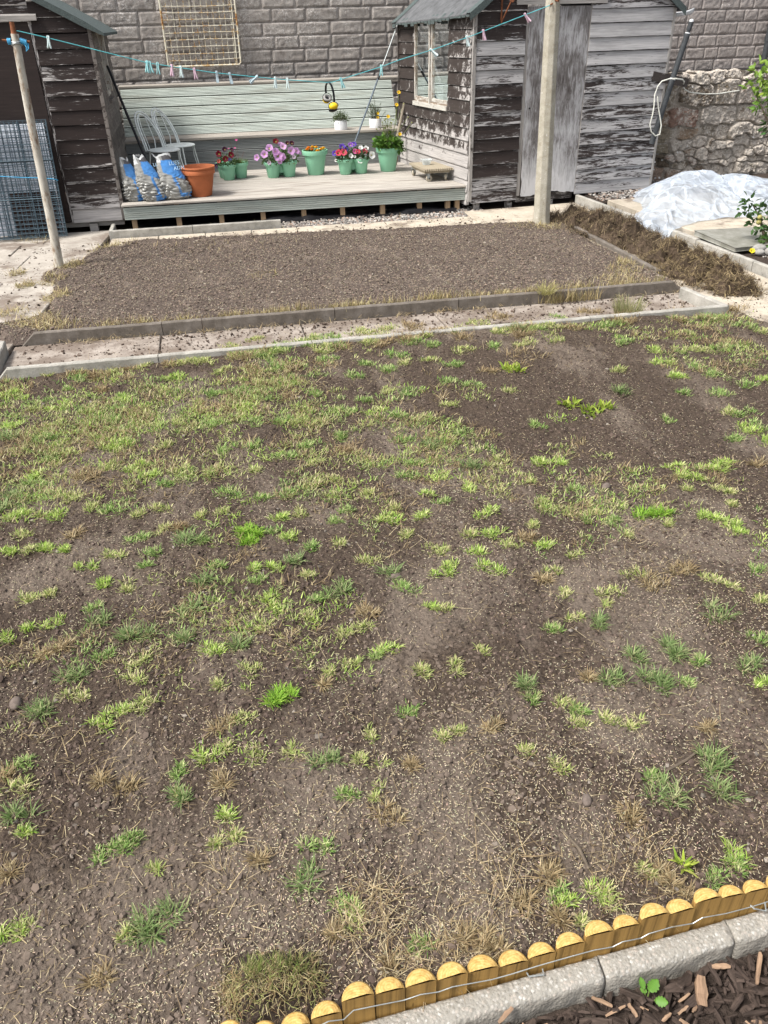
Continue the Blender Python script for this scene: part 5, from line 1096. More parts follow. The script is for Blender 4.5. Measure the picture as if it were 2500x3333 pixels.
fl = [(1.605, 12.19, .60, .048, RD, (-.2, -.85, .5)), (1.675, 12.18, .605, .052, (.70, .10, .15), (0, -.85, .5)), (1.55, 12.24, .59, .042, VI, (-.5, -.7, .4)), (1.675, 12.30, .665, .048, VI, (0, -.7, .7)), (1.73, 12.28, .63, .034, VI, (.2, -.8, .5)), (1.80, 12.32, .68, .042, (.28, .12, .48), (0, -.7, .7)), (1.775, 12.16, .555, .034, WH, (0, -.95, .2)), (1.845, 12.21, .605, .040, PK, (0, -.85, .5)), (1.885, 12.20, .60, .036, RD, (0, -.9, .5)), (1.94, 12.28, .64, .036, WH, (0, -.7, .7)), (1.99, 12.22, .60, .040, RD, (.2, -.85, .4)), (2.015, 12.25, .635, .038, WH, (.2, -.7, .7)), (2.085, 12.20, .545, .055, WH, (.35, -.9, .2)), (1.905, 12.16, .49, .044, WH, (0, -.98, .1)), (1.85, 12.33, .685, .040, VI, (0, -.7, .7)), (1.83, 12.18, .54, .022, WH, (0, -.9, .2)), (1.56, 12.20, .50, .022, WH, (-.4, -.8, .2))]
petunia('red, white and violet petunias in the planter nearest the right shed', T3, fl, .17, spread=.13, leafc=(.05, .085, .03))
# tall leafy plant with yellow buttercup flowers
t = thing('geum', 'leafy plant with tall thin stems of yellow flowers in the tall right pot', 'plant', (2.345, 12.345, .59)); n = 260; a = RNG.uniform(0, 6.283, n); r = .17 * np.sqrt(RNG.uniform(0, 1, n)); h = RNG.uniform(.0, .20, n) * (1.1 - .5 * (r / .17))
B = np.stack([2.345 + r * np.cos(a), 12.345 + r * np.sin(a), .60 + h], 1); D = np.stack([np.cos(a) + RNG.normal(0, .4, n), np.sin(a) + RNG.normal(0, .4, n), RNG.normal(.1, .45, n)], 1); leafmesh('leaves', t, B, D, RNG.uniform(.05, .10, n), RNG.uniform(.035, .065, n), vary((.10, .20, .035), n, .4))
n = 26; B = np.stack([2.50 + RNG.normal(0, .03, n), 12.28 + RNG.normal(0, .03, n), .60 + RNG.normal(0, .03, n)], 1); leafmesh('drooping_leaves', t, B, np.stack([RNG.uniform(.3, 1, n), RNG.uniform(-.8, .2, n), RNG.uniform(-.9, .2, n)], 1), RNG.uniform(.05, .09, n), RNG.uniform(.03, .05, n), vary((.10, .19, .04), n, .3))
tips = [(2.55, 12.5, 1.31), (2.50, 12.42, 1.16), (2.60, 12.4, 1.17), (2.36, 12.35, 1.02), (2.30, 12.3, .98), (2.52, 12.3, .79), (2.65, 12.35, 1.0), (2.70, 12.32, .93), (2.27, 12.33, .95), (2.42, 12.4, .93), (2.18, 12.3, .87)]
stemsmesh('stems', t, [((2.345 + random.gauss(0, .04), 12.345, .60), q) for q in tips] + [((2.34 + k * .012, 12.33, .6), (2.27 + k * .018, 12.31, .93)) for k in range(7)], .0032, (.20, .24, .09))
for k, q in enumerate(tips):
    if k in (0, 1, 3, 5): flower(t, q, (0, -.8, .5), .026, (.85, .52, .02), petals=5)
    else: mb = MB(); mb.ball(q, .010, 6, (.32, .33, .10)); mb.build('seed_head', 'leaf', t)
n = 60; B = np.stack([RNG.choice([2.27, 2.33, 2.4], n) + RNG.normal(0, .03, n), 12.3 + RNG.normal(0, .03, n), RNG.uniform(.78, 1.0, n)], 1); leafmesh('stem_leaves', t, B, unit(n, -.2, .9), RNG.uniform(.02, .04, n), RNG.uniform(.01, .02, n), vary((.24, .26, .10), n, .3))
# herbs in the white pots
t = thing('thyme', 'low bushy grey green herb in the left white pot', 'herb', (1.802, 13.29, .90)); n = 900; d_ = unit(n, -.05, 1); k = RNG.uniform(.45, 1, n)[:, None]; B = np.array([[1.802, 13.29, .895]]) + d_ * np.array([[.13, .13, .14]]) * k * (.8 + .3 * RNG.uniform(0, 1, (n, 1))); leafmesh('leaves', t, B, d_ + RNG.normal(0, .4, (n, 3)), RNG.uniform(.016, .03, n), RNG.uniform(.006, .010, n), vary((.10, .135, .06), n, .4)); stemsmesh('stems', t, [((1.802, 13.29, .89), tuple(B[i])) for i in range(0, 200, 5)], .0015, (.12, .11, .06))
t = thing('rosemary', 'upright rosemary sprigs and a yellow flower in the right white pot', 'herb', (2.345, 13.33, .90)); segs = []; B = []; D = []
for k in range(30):
    x0, y0 = 2.345 + random.gauss(0, .035), 13.33 + random.gauss(0, .03); hh = random.uniform(.10, .22) if k else .33; tx, ty = x0 + random.gauss(0, .05), y0 + random.gauss(0, .03)
    segs.append(((x0, y0, .89), (tx, ty, .90 + hh)))
    for q in np.linspace(.1, 1, int(hh / .006)): B.append((x0 + (tx - x0) * q, y0 + (ty - y0) * q, .89 + hh * q)); an = random.uniform(0, 6.28); D.append((math.cos(an), math.sin(an), .8))
n = len(B); leafmesh('leaves', t, B, D, RNG.uniform(.016, .028, n), np.full(n, .0045), vary((.075, .125, .06), n, .35)); stemsmesh('stems', t, segs, .002, (.15, .12, .07))
for q in ((2.37, 13.22, .985), (2.365, 13.21, .93)): flower(t, q, (0, -.9, .4), .022, (.8, .5, .02))

# ------------------------------------------------------------------ dolly with castors and the plastic tub
dl = thing('dolly', 'small weathered plywood dolly on four castors beside the right shed', 'dolly', (2.78, 11.5, .302))
q = [(2.63, 11.20), (3.03, 11.215), (2.915, 11.86), (2.56, 11.86)]; zt = .468
mb = MB(); N = 26; e0 = []; e1 = []
for i in range(N + 1):
    t_ = i / N; x = q[0][0] + (q[1][0] - q[0][0]) * t_; y = q[0][1] + (q[1][1] - q[0][1]) * t_ + (.008 if i % 2 else 0); xb = q[3][0] + (q[2][0] - q[3][0]) * t_; yb = q[3][1]
    e0.append([mb.add((x, y, z), (t_ * .4, 0, 3), .5) for z in (zt - .028, zt - .003 * (i % 2), )]); e1.append([mb.add((xb, yb, z), (t_ * .4, .65, 3), .5) for z in (zt - .028, zt)])
for i in range(N):
    mb.face((e0[i][1], e0[i + 1][1], e1[i + 1][1], e1[i][1])); mb.face((e0[i][0], e1[i][0], e1[i + 1][0], e0[i + 1][0])); mb.face((e0[i][0], e0[i + 1][0], e0[i + 1][1], e0[i][1])); mb.face((e1[i][0], e1[i][1], e1[i + 1][1], e1[i + 1][0]))
mb.face((e0[0][0], e0[0][1], e1[0][1], e1[0][0])); mb.face((e0[N][0], e1[N][0], e1[N][1], e0[N][1])); mb.build('platform', 'dolly_wood', dl)
mb = MB(); mb.box((2.64, 11.25, zt - .062), V3(.06, 0, 0), V3(-.05, .58, 0), V3(0, 0, .033), 1); mb.box((2.93, 11.25, zt - .062), V3(.06, 0, 0), V3(-.10, .58, 0), V3(0, 0, .033), 1); mb.box((2.66, 11.24, zt - .058), V3(.30, 0, 0), V3(0, .06, 0), V3(0, 0, .029), 0); mb.build('bearer', 'dolly_wood', dl)
for x, y, az in ((2.685, 11.27, .15), (2.945, 11.29, 1.25), (2.60, 11.79, .9), (2.86, 11.80, .3)):
    ct = MB(); ct.box((x - .03, y - .03, zt - .066), V3(.06, 0, 0), V3(0, .06, 0), V3(0, 0, .005), 0); d_ = V3(math.cos(az), math.sin(az), 0); w_ = V3(-d_.y, d_.x, 0); c_ = Vector((x, y, .302 + .042)) + d_ * .02
    for s in (-1, 1): ct.box(c_ + w_ * s * .021 - d_ * .03 - V3(0, 0, .0), d_ * .035, w_ * s * .003, V3(0, 0, .058) + d_ * .0, 0)
    cs = ct.build('caster', 'galv', dl); mb = MB(); m_ = Matrix.Rotation(az, 3, 'Z') @ Matrix.Rotation(PI / 2, 3, 'X')
    mb.lathe([(.008, -.015), (.036, -.015), (.042, -.010), (.042, .010), (.036, .015), (.008, .015)], c_, 24, m=m_); mb.build('wheel', 'caster_rubber', cs); mb = MB(); mb.lathe([(.001, -.0245), (.012, -.0245), (.012, .0245), (.001, .0245)], c_, 12, m=m_); mb.build('axle', 'dark_pipe', cs)
tb = thing('plastic_tub', 'small clear plastic tub standing on the dolly', 'tub', (2.745, 11.60, .469)); mb = MB()
def rrect(w, d, z, r=.25): return [(w * math.copysign(abs(math.cos(a)) ** .5, math.cos(a)), d * math.copysign(abs(math.sin(a)) ** .5, math.sin(a)), z) for a in np.linspace(0, 2 * PI, 28, endpoint=False)]
rg = [[mb.add(Vector(p_) + V3(2.745, 11.60, .469)) for p_ in rrect(w, w * .72, z)] for w, z in ((.05, .001), (.058, .03), (.068, .062), (.075, .064), (.075, .070), (.066, .070), (.056, .03), (.048, .005))]
for a, b in zip(rg, rg[1:]):
    for k in range(28): mb.face((a[k], a[(k + 1) % 28], b[(k + 1) % 28], b[k]), 0, True)
mb.face(rg[0][::-1]); mb.face(rg[-1]); mb.build('tub_body', 'tub_plastic', tb); mb = MB()
for k in range(10): mb.ball((2.745 + random.uniform(-.035, .035), 11.60 + random.uniform(-.025, .025), .489 + random.uniform(-.008, .01)), (.014, .012, .01), 6)
mb.build('contents', 'dark_pipe', tb)

# ------------------------------------------------------------------ mesh panels, boards, cord against the left shed
def wire_panel(x0, x1, yb, yt, z1, cell, lab, dx=0.):
    t = thing('wire_panel', lab, 'mesh panel', ((x0 + x1) / 2, yb, .02), 'dark wire mesh panels against the left shed'); mb = MB()
    P = lambda x, q: Vector((x + dx * q, yb + (yt - yb) * q, .03 + (z1 - .03) * q)); n = int(round((x1 - x0) / cell)); m = int(round(z1 / cell))
    for i in range(1, n): x = x0 + (x1 - x0) * i / n; mb.tube([P(x, 0), P(x, 1)], .0038, 5)
    for j in range(1, m): q = j / m; mb.tube([P(x0, q) - V3(0, .005, 0), P(x1, q) - V3(0, .005, 0)], .0038, 5)
    mb.build('wires', 'mesh_wire', t); mb = MB(); mb.tube([P(x0, 0), P(x1, 0), P(x1, 1), P(x0, 1), P(x0, 0)], .0062, 6)
    for x in (x0 + (x1 - x0) * .33, x0 + (x1 - x0) * .66): mb.tube([P(x, 0) - V3(0, .008, 0), P(x, 1) - V3(0, .008, 0)], .005, 6)
    for q in (.34, .67): mb.tube([P(x0, q) - V3(0, .012, 0), P(x1, q) - V3(0, .012, 0)], .005, 6)
    mb.build('frame', 'mesh_wire', t)
wire_panel(-2.95, -2.005, 10.60, 10.86, 1.29, .052, 'front sheet of dark square wire mesh leaning on the left shed door'); wire_panel(-3.0, -2.03, 10.66, 10.91, 1.27, .052, 'second wire mesh sheet close behind the front one', .01); wire_panel(-2.98, -2.025, 10.72, 10.95, 1.25, .075, 'rear wire mesh sheet in front of the white board', -.012)
mb = MB(); mb.box((-3.0, 10.79, .03), V3(.935, 0, 0), V3(0, .012, 0), V3(0, .19, 1.21), 0); tag(mb.build('white_board', 'white_board', origin=(-2.5, 10.8, .03)), 'white sheet board standing behind the wire mesh', 'board')
mb = MB(); mb.box((-2.62, 10.755, .04), V3(.55, 0, 0), V3(0, .012, 0), V3(0, .06, .47), 0); tag(mb.build('brown_board', 'brown_board', origin=(-2.35, 10.76, .04)), 'low dark red-brown board behind the bottom of the wire mesh', 'board')
mb = MB(); mb.tube([(-3.0, 10.69, .74), (-2.7, 10.685, .735), (-2.4, 10.675, .705), (-2.15, 10.675, .685), (-2.03, 10.68, .668), (-1.998, 10.71, .65), (-2.0, 10.75, .64)], .0055, 6); tag(mb.build('cord', 'blue_cord', origin=(-2.4, 10.675, .70)), 'bright blue cord tied across the wire mesh panels', 'cord')
# ------------------------------------------------------------------ trellis on the block wall
tr = thing('wall_trellis', 'rusty cream painted wire trellis fixed high on the block wall', 'trellis', (-.13, 14.36, 1.64))
wy = lambda x: 14.40 + .097 * x
tx0, tx1, tz0, tz1 = -.68, .425, 1.645, 3.0
mb = MB(); mb.tube([(tx0, wy(tx0), tz1), (tx0, wy(tx0), tz0 + .01), (tx0 + .03, wy(tx0) - .004, tz0), (tx1 - .03, wy(tx1) - .004, tz0), (tx1, wy(tx1), tz0 + .03), (tx1, wy(tx1), tz1)], .0145, 8); mb.tube([(tx1 - .06, wy(tx1) - .01, tz0 + .01), (tx1 - .05, wy(tx1) - .01, tz1)], .009, 6); mb.build('frame', 'trellis_paint', tr)
mb = MB()
for i in range(1, 13): x = tx0 + (tx1 - tx0) * i / 13 + random.uniform(-.006, .006); mb.tube([(x, wy(x), tz0), (x + random.uniform(-.008, .008), wy(x), tz1)], .0055, 5)
for j in range(1, 16): z = tz0 + .088 * j + random.uniform(-.006, .006); mb.tube([(tx0, wy(tx0) - .006, z), (0, wy(0) - .006, z + random.uniform(-.008, .008)), (tx1, wy(tx1) - .006, z + random.uniform(-.006, .006))], .0055, 5)
mb.build('wires', 'trellis_paint', tr)
# ------------------------------------------------------------------ right: leaning pipe, plank, rope, broken gutter, drain pipes
lp = thing('leaning_pipe', 'grey drain pipe with a broken end leaning at the right shed corner', 'pipe', (5.757, 10.98, .66)); a_, b_ = Vector((5.757, 10.985, .668)), Vector((6.092, 11.02, 2.10)); dd = b_ - a_
mb = MB(); mb.tube([a_, a_ + dd * .5, a_ + dd * .885], .037, 14); mb.build('pipe_barrel', 'dark_pipe', lp)
mb = MB(); mb.tube([a_ + dd * .87, a_ + dd * .895, a_ + dd * .90, a_ + dd * .92, a_ + dd * .925, a_ + dd * .985], [.040, .040, .026, .026, .033, .033], 12); mb.build('joint', 'dark_pipe', lp)
mb = MB(); mb.tube([a_ + dd * .895, a_ + dd * .905], .034, 12); mb.tube([a_ + dd * .535, a_ + dd * .548], .0385, 12); mb.lathe([(.001, 0), (.03, 0), (.026, .02), (.001, .03)], b_ - V3(.004, 0, .015), 10); mb.build('collar', 'white_sheet', lp)
mb = MB(); p0, p1 = Vector((5.682, 11.075, 1.43)), Vector((6.232, 11.13, 1.325)); mb.box(p0, p1 - p0, V3(0, .022, 0), V3(.014, 0, .108), 0, .35); tag(mb.build('plank', 'old_trim', origin=tuple(p0)), 'short dark grey plank nailed across the right shed corner behind the pipe', 'plank')
mb = MB(); R_ = [(5.95, 10.93, 1.452), (5.85, 10.94, 1.45), (5.76, 10.95, 1.425), (5.715, 10.95, 1.37), (5.688, 10.95, 1.27), (5.70, 10.95, 1.13), (5.69, 10.94, 1.03), (5.668, 10.93, .92), (5.70, 10.93, .83), (5.77, 10.93, .775), (5.83, 10.93, .79), (5.835, 10.93, .90), (5.80, 10.93, 1.0), (5.755, 10.93, 1.12), (5.72, 10.93, 1.25)]
mb.tube(R_, .0085, 7); mb.tube([(5.95, 10.93, 1.45), (6.06, 10.96, 1.435), (6.12, 11.02, 1.405), (6.21, 11.2, 1.345), (6.33, 11.35, 1.285), (6.50, 11.5, 1.235), (6.8, 11.62, 1.195), (7.05, 11.66, 1.19), (7.35, 11.66, 1.22)], .0085, 7); tag(mb.build('rope', 'white_rope', origin=(5.95, 10.93, 1.452)), 'cream rope looped round the leaning pipe and run along the rubble wall', 'rope')
mb = MB(); K = 10; rows = []
for i in range(7):
    x = 5.915 + .27 * i / 6; rows.append([mb.add((x, 11.22 + .05 * math.cos(PI * k / K), 2.185 - .045 * math.sin(PI * k / K) + (.02 * i / 6 if k < 3 else 0) + .05 * (i / 6) ** 2 * (k / K)), (0, 0, 0)) for k in range(K + 1)])
for a, b in zip(rows, rows[1:]):
    for k in range(K): mb.face((a[k], b[k], b[k + 1], a[k + 1]), 0, True)
o = mb.build('gutter_piece', 'white_sheet', origin=(6.0, 11.2, 2.15)); s_ = o.modifiers.new('thick', 'SOLIDIFY'); s_.thickness = .004; tag(o, 'broken piece of pale gutter sticking out from the right shed eave', 'gutter')
for x, y, z0, lab in ((7.97, 12.16, 1.42, 'dark drain pipe on the right block wall, left of two'), (8.13, 12.17, 1.40, 'dark drain pipe at the right frame edge behind the apple shoots')):
    t = thing('drain_pipe', lab, 'drain pipe', (x, y, z0), 'drain pipes on the right block wall'); mb = MB(); mb.tube([(x, y, z0), (x, y, 3.1)], .04, 14); mb.build('pipe_barrel', 'dark_pipe', t); mb = MB(); mb.tube([(x, y, 1.80), (x, y, 1.88)], .046, 14); mb.build('socket', 'dark_pipe', t)

# ------------------------------------------------------------------ plastic sheet
poly = [(4.60, 8.40), (4.56, 8.8), (4.62, 9.15), (4.95, 9.55), (5.18, 9.95), (5.30, 10.5), (5.60, 10.9), (6.2, 11.1), (6.9, 11.0), (7.8, 10.7), (8.0, 9.6), (7.3, 9.05), (6.6, 9.0), (6.1, 8.85), (5.65, 8.92), (5.25, 8.80), (4.98, 8.66), (4.78, 8.42)]
def inpoly(x, y, poly):
    ins = np.zeros(x.shape, bool); dmin = np.full(x.shape, 9.)
    for (x0, y0), (x1, y1) in zip(poly, poly[1:] + poly[:1]):
        c = ((y0 > y) != (y1 > y)); xi = (x1 - x0) * (y - y0) / (y1 - y0 + 1e-12) + x0; ins ^= c & (x < xi)
        t = np.clip(((x - x0) * (x1 - x0) + (y - y0) * (y1 - y0)) / ((x1 - x0) ** 2 + (y1 - y0) ** 2), 0, 1); dmin = np.minimum(dmin, np.hypot(x - x0 - t * (x1 - x0), y - y0 - t * (y1 - y0)))
    return np.where(ins, dmin, -dmin)
N1, N2 = 330, 280; X, Y = np.meshgrid(np.linspace(4.45, 8.05, N1), np.linspace(8.3, 11.2, N2)); D_ = inpoly(X + (vnoise(X * 5, Y * 5, 61) - .5) * .12, Y + (vnoise(X * 5, Y * 5, 62) - .5) * .12, poly)
def gs(cx, cy, rx, ry, h): return h * np.exp(-((X - cx) / rx) ** 2 - ((Y - cy) / ry) ** 2)
ridge = lambda s, sd: 1 - np.abs(vnoise(X * s + (vnoise(X * 2.5, Y * 2.5, sd + 9) - .5) * s * .6, Y * s + (vnoise(X * 2.5, Y * 2.5, sd + 8) - .5) * s * .6, sd) * 2 - 1)
hump = gs(5.80, 9.95, .42, .50, .33) + gs(6.12, 10.1, .30, .40, .28) + gs(5.45, 9.55, .32, .4, .17) + gs(6.55, 10.0, .22, .3, .30) + gs(6.9, 9.9, .35, .4, .17) + gs(5.2, 9.2, .4, .35, .10) + gs(7.5, 9.8, .5, .5, .15) - gs(6.33, 9.85, .09, .5, .16)
hump = .27 * np.tanh(hump / .27 * .85)
Zp = .105 + sstep(0, .28, D_) * (.03 + hump) + sstep(.0, .12, D_) * ((ridge(2.2, 63) - .5) * .09 + (ridge(5, 64) - .5) * .055 + (ridge(11, 65) - .5) * .010)
Zp = np.maximum(Zp, .098 + .01 * vnoise(X * 9, Y * 9, 66)); ker = sstep(4.93, 4.80, X + (Y - 8.5) * .09); Zp = Zp - ker * .085 * sstep(.3, 0, D_)
kp = (D_ > 0).ravel(); o = npmesh('plastic_sheet', np.stack([X, Y, Zp], -1).reshape(-1, 3), [gridfaces(N1, N2, kp)], 'polythene', smooth=True, origin=(5.9, 9.7, .1)); tag(o, 'large crumpled clear plastic sheet heaped on the right terrace', 'plastic sheet')

# ------------------------------------------------------------------ heaps of lifted turf
def heap(name, lab, pts, nfib, bbox, cols, seed):
    x0, x1, y0, y1 = bbox; n1, n2 = 120, 180; X, Y = np.meshgrid(np.linspace(x0, x1, n1), np.linspace(y0, y1, n2))
    def hz(x, y):
        z = np.zeros_like(x)
        for (cx, cy, h, rx, ry) in pts: z = np.maximum(z, h * np.exp(-(((x - cx) / rx) ** 2 + ((y - cy) / ry) ** 2) * 1.1)) * 1.0 + .15 * h * np.exp(-((x - cx) / rx) ** 2 - ((y - cy) / ry) ** 2)
        return z
    Z = hz(X, Y); Zm = Z + ((vnoise(X * 14, Y * 14, seed) - .5) * .15 + (vnoise(X * 6, Y * 6, seed + 5) - .5) * .17 + (vnoise(X * 34, Y * 34, seed + 1) - .5) * .05) * sstep(.0, .08, Z) - .040
    kp = (Z > .022 + .03 * vnoise(X * 12, Y * 12, seed + 2)).ravel()
    Vm = np.stack([X, Y, Zm], -1).reshape(-1, 3); Fm = gridfaces(n1, n2, kp); Cm = np.tile(np.array([[.095, .068, .047]]), (len(Vm), 1)) * (.6 + .8 * vnoise(X * 25, Y * 25, seed + 3)).reshape(-1, 1)
    xs_ = RNG.uniform(x0, x1, nfib * 4); ys_ = RNG.uniform(y0, y1, nfib * 4); zz = hz(xs_, ys_); k = (zz > .028 + RNG.exponential(.012, len(zz)) - .012) & (RNG.uniform(0, 1, len(zz)) < .35 + zz * 6); xs_, ys_, zz = xs_[k][:nfib], ys_[k][:nfib], zz[k][:nfib]; n = len(xs_)
    B = np.stack([xs_, ys_, zz - .02 + ((vnoise(xs_ * 14, ys_ * 14, seed) - .5) * .15 + (vnoise(xs_ * 6, ys_ * 6, seed + 5) - .5) * .17) * sstep(0, .08, zz) + RNG.normal(0, .010, n)], 1); pc = np.array(cols)[RNG.choice(len(cols), n)] * RNG.uniform(.6, 1.3, (n, 1))
    v, f, c = ribbons(B, RNG.uniform(0, 6.28, n), RNG.uniform(1.1, 2.0, n), RNG.uniform(.03, .10, n), RNG.uniform(.003, .007, n), pc, RNG.normal(.4, 1.5, n), seg=3)
    o = npmesh(name, np.concatenate([Vm, v]), [np.concatenate([Fm, f + len(Vm)])], 'fibre', np.concatenate([Cm, c]), smooth=False); tag(o, lab, 'turf heap', kind='stuff')
TC = [(.10, .07, .046), (.14, .10, .065), (.20, .145, .09), (.36, .28, .17), (.07, .05, .036), (.12, .095, .05)]
heap('turf_heap', 'long heap of lifted brown turf roots between the far bed and the right path', [(4.02, 9.62, .16, .26, .26), (4.28, 9.35, .19, .30, .36), (4.38, 8.92, .17, .30, .38), (4.42, 8.52, .19, .30, .36), (4.40, 8.12, .11, .26, .30), (4.32, 7.70, .05, .30, .30), (3.95, 9.15, .07, .2, .4)], 15000, (3.6, 4.95, 7.3, 10.0), TC, 71)
heap('turf_heap', 'lower yellower heap of lifted turf spilling over the right path', [(4.46, 7.72, .13, .26, .22), (4.56, 7.30, .115, .30, .30), (4.48, 6.92, .12, .30, .28), (4.48, 6.55, .11, .22, .22), (4.20, 7.25, .05, .25, .4)], 10000, (3.85, 5.0, 6.15, 8.1), [(.12, .085, .052), (.17, .125, .07), (.24, .18, .10), (.36, .28, .15), (.085, .06, .04)], 81)
# ------------------------------------------------------------------ apple tree at the right edge
ap = thing('apple_tree', 'small apple tree with green leaves and small apples at the right edge', 'tree', (5.50, 7.62, .05))
mb = MB()
tw = [[(5.50, 7.62, .04), (5.52, 7.66, .4), (5.50, 7.75, .9), (5.42, 7.9, 1.35), (5.28, 8.0, 1.70)], [(5.50, 7.62, .05), (5.42, 7.66, .22), (5.38, 7.72, .36), (5.32, 7.8, .48)], [(5.51, 7.7, .5), (5.66, 7.8, .8), (5.75, 7.9, 1.2)], [(5.47, 7.8, 1.0), (5.36, 7.9, 1.25), (5.22, 8.0, 1.5)], [(5.50, 7.64, .15), (5.64, 7.6, .35), (5.8, 7.6, .5)], [(5.45, 7.85, 1.2), (5.6, 7.9, 1.5), (5.7, 7.9, 1.75)]]
for q in tw: mb.tube(q, np.linspace(.016 if q[0][2] > .1 else .024, .005, len(q)), 7)
mb.build('trunk', 'bark', ap); B = []; D = []; L_ = []; Cc = []
def spray(c, r, n, col, s=(.05, .085)):
    d_ = unit(n, -.4, 1); k = RNG.uniform(.35, 1, (n, 1)) ** .6; B.append(np.array([c]) + d_ * r * k); D.append(d_ + RNG.normal(0, .55, (n, 3)) - np.array([[0, 0, .15]])); L_.append(RNG.uniform(*s, n)); Cc.append(vary(col, n, .35))
BR, DK = (.20, .32, .05), (.06, .125, .035)
for c, r, n, col in (((5.24, 8.0, 1.70), .09, 22, (.26, .40, .07)), ((5.22, 8.0, 1.56), .12, 40, BR), ((5.34, 7.95, 1.55), .16, 60, BR), ((5.45, 7.9, 1.62), .16, 50, BR), ((5.30, 7.95, 1.38), .13, 50, (.12, .22, .04)), ((5.5, 7.9, 1.40), .18, 70, (.12, .22, .04)), ((5.42, 7.9, 1.22), .10, 30, DK), ((5.34, 7.85, 1.18), .06, 10, DK), ((5.7, 7.9, 1.5), .25, 80, BR),
                     ((5.28, 7.82, .50), .07, 14, DK), ((5.30, 7.8, .42), .10, 30, DK), ((5.42, 7.74, .38), .12, 44, DK), ((5.36, 7.72, .28), .09, 26, DK), ((5.50, 7.68, .26), .13, 55, DK), ((5.50, 7.62, .14), .12, 50, (.09, .18, .05)), ((5.65, 7.62, .38), .2, 90, DK), ((5.62, 7.62, .18), .15, 60, DK), ((5.42, 7.6, .12), .06, 14, (.13, .25, .06))): spray(c, r, n, col)
B, D, L_, Cc = np.concatenate(B), np.concatenate(D), np.concatenate(L_), np.concatenate(Cc); leafmesh('crown', ap, B, D, L_, L_ * .46, Cc)
for q in ((5.335, 7.66, .385), (5.335, 7.66, .335), (5.47, 7.58, .085)): mb = MB(); mb.ball(q, (.027, .027, .025), 12); mb.build('apple', 'apple_skin', ap)
for q, r, lab in (((5.30, 7.52, .105), (.085, .05, .045), 'large oval grey pebble by the foot of the apple tree'), ((5.25, 7.42, .095), (.055, .04, .032), 'small flat pebble in front of the large oval one'), ((5.34, 7.40, .10), (.042, .042, .042), 'round pale pebble beside the apple tree stem')):
    mb = MB(); mb.ball(q, r, 14); tag(mb.build('pebble', 'pebble', origin=q), lab, 'pebble')
mb = MB(); mb.ball((5.085, 7.10, .028), (.026, .026, .024), 12, (.35, .40, .06)); tag(mb.build('fallen_apple', 'leaf', origin=(5.085, 7.10, .028)), 'small yellow green apple fallen on the right path by the kerb', 'apple')
t = thing('yellow_flower', 'single yellow flower beside the pebbles on the kerb', 'flower', (5.17, 7.44, .09)); stemsmesh('stem', t, [((5.18, 7.46, .06), (5.17, 7.44, .11))], .002, (.15, .2, .06)); flower(t, (5.17, 7.43, .115), (-.2, -.6, .7), .03, (.85, .65, .03), name='bloom')

# ------------------------------------------------------------------ gravel and membrane under the decking
def gravel(name, lab, n, fx, fy, z, rr, keep=None):
    x = RNG.uniform(*fx, n); y = RNG.uniform(*fy, n)
    if keep is not None: k = keep(x, y); x, y = x[k], y[k]
    n = len(x); r = RNG.uniform(*rr, n); pal = np.array([(.30, .27, .24), (.38, .34, .30), (.20, .18, .165), (.33, .24, .19), (.45, .43, .40), (.16, .15, .14)]); c = pal[RNG.integers(0, 6, n)] * RNG.uniform(.7, 1.2, (n, 1))
    v, f, c = lumps(np.stack([x, y, z + r * .2 + RNG.uniform(0, .012, n)], 1), r, c, .7, .16); tag(npmesh(name, v, [f], 'gravel', c), lab, 'gravel', kind='stuff')
gravel('gravel', 'loose grey gravel along the front of the decking', 3600, (.55, 3.35), (10.44, 11.25), -.03, (.008, .022), lambda x, y: (RNG.uniform(0, 1, len(x)) < sstep(11.3, 10.7, y)) & (y > 10.44))
gravel('gravel', 'grey gravel strip beside the right shed', 2600, (4.88, 7.5), (10.48, 11.75), .06, (.008, .022), lambda x, y: (x > 4.9) & ~((x < 5.86) & (y > 11.12 + (x - 5.88) * .117)))
gravel('gravel', 'small stones in the border by the pebbles', 500, (5.26, 6.2), (6.6, 7.5), .06, (.008, .02))
X, Y = np.meshgrid(np.linspace(-1.25, 3.0, 150), np.linspace(10.80, 13.0, 70)); Z = -.02 + (1 - np.abs(vnoise(X * 5, Y * 5, 91) * 2 - 1)) * .06 * sstep(.45, .7, vnoise(X * 1.5, Y * 2, 92)) * sstep(10.8, 10.95, Y) + (vnoise(X * 12, Y * 12, 93)) * .02
o = npmesh('weed_membrane', np.stack([X, Y, Z], -1).reshape(-1, 3), [gridfaces(150, 70)], 'black_plastic', smooth=True, origin=(.9, 11.9, 0)); tag(o, 'crumpled black membrane lying under the decking', 'membrane')

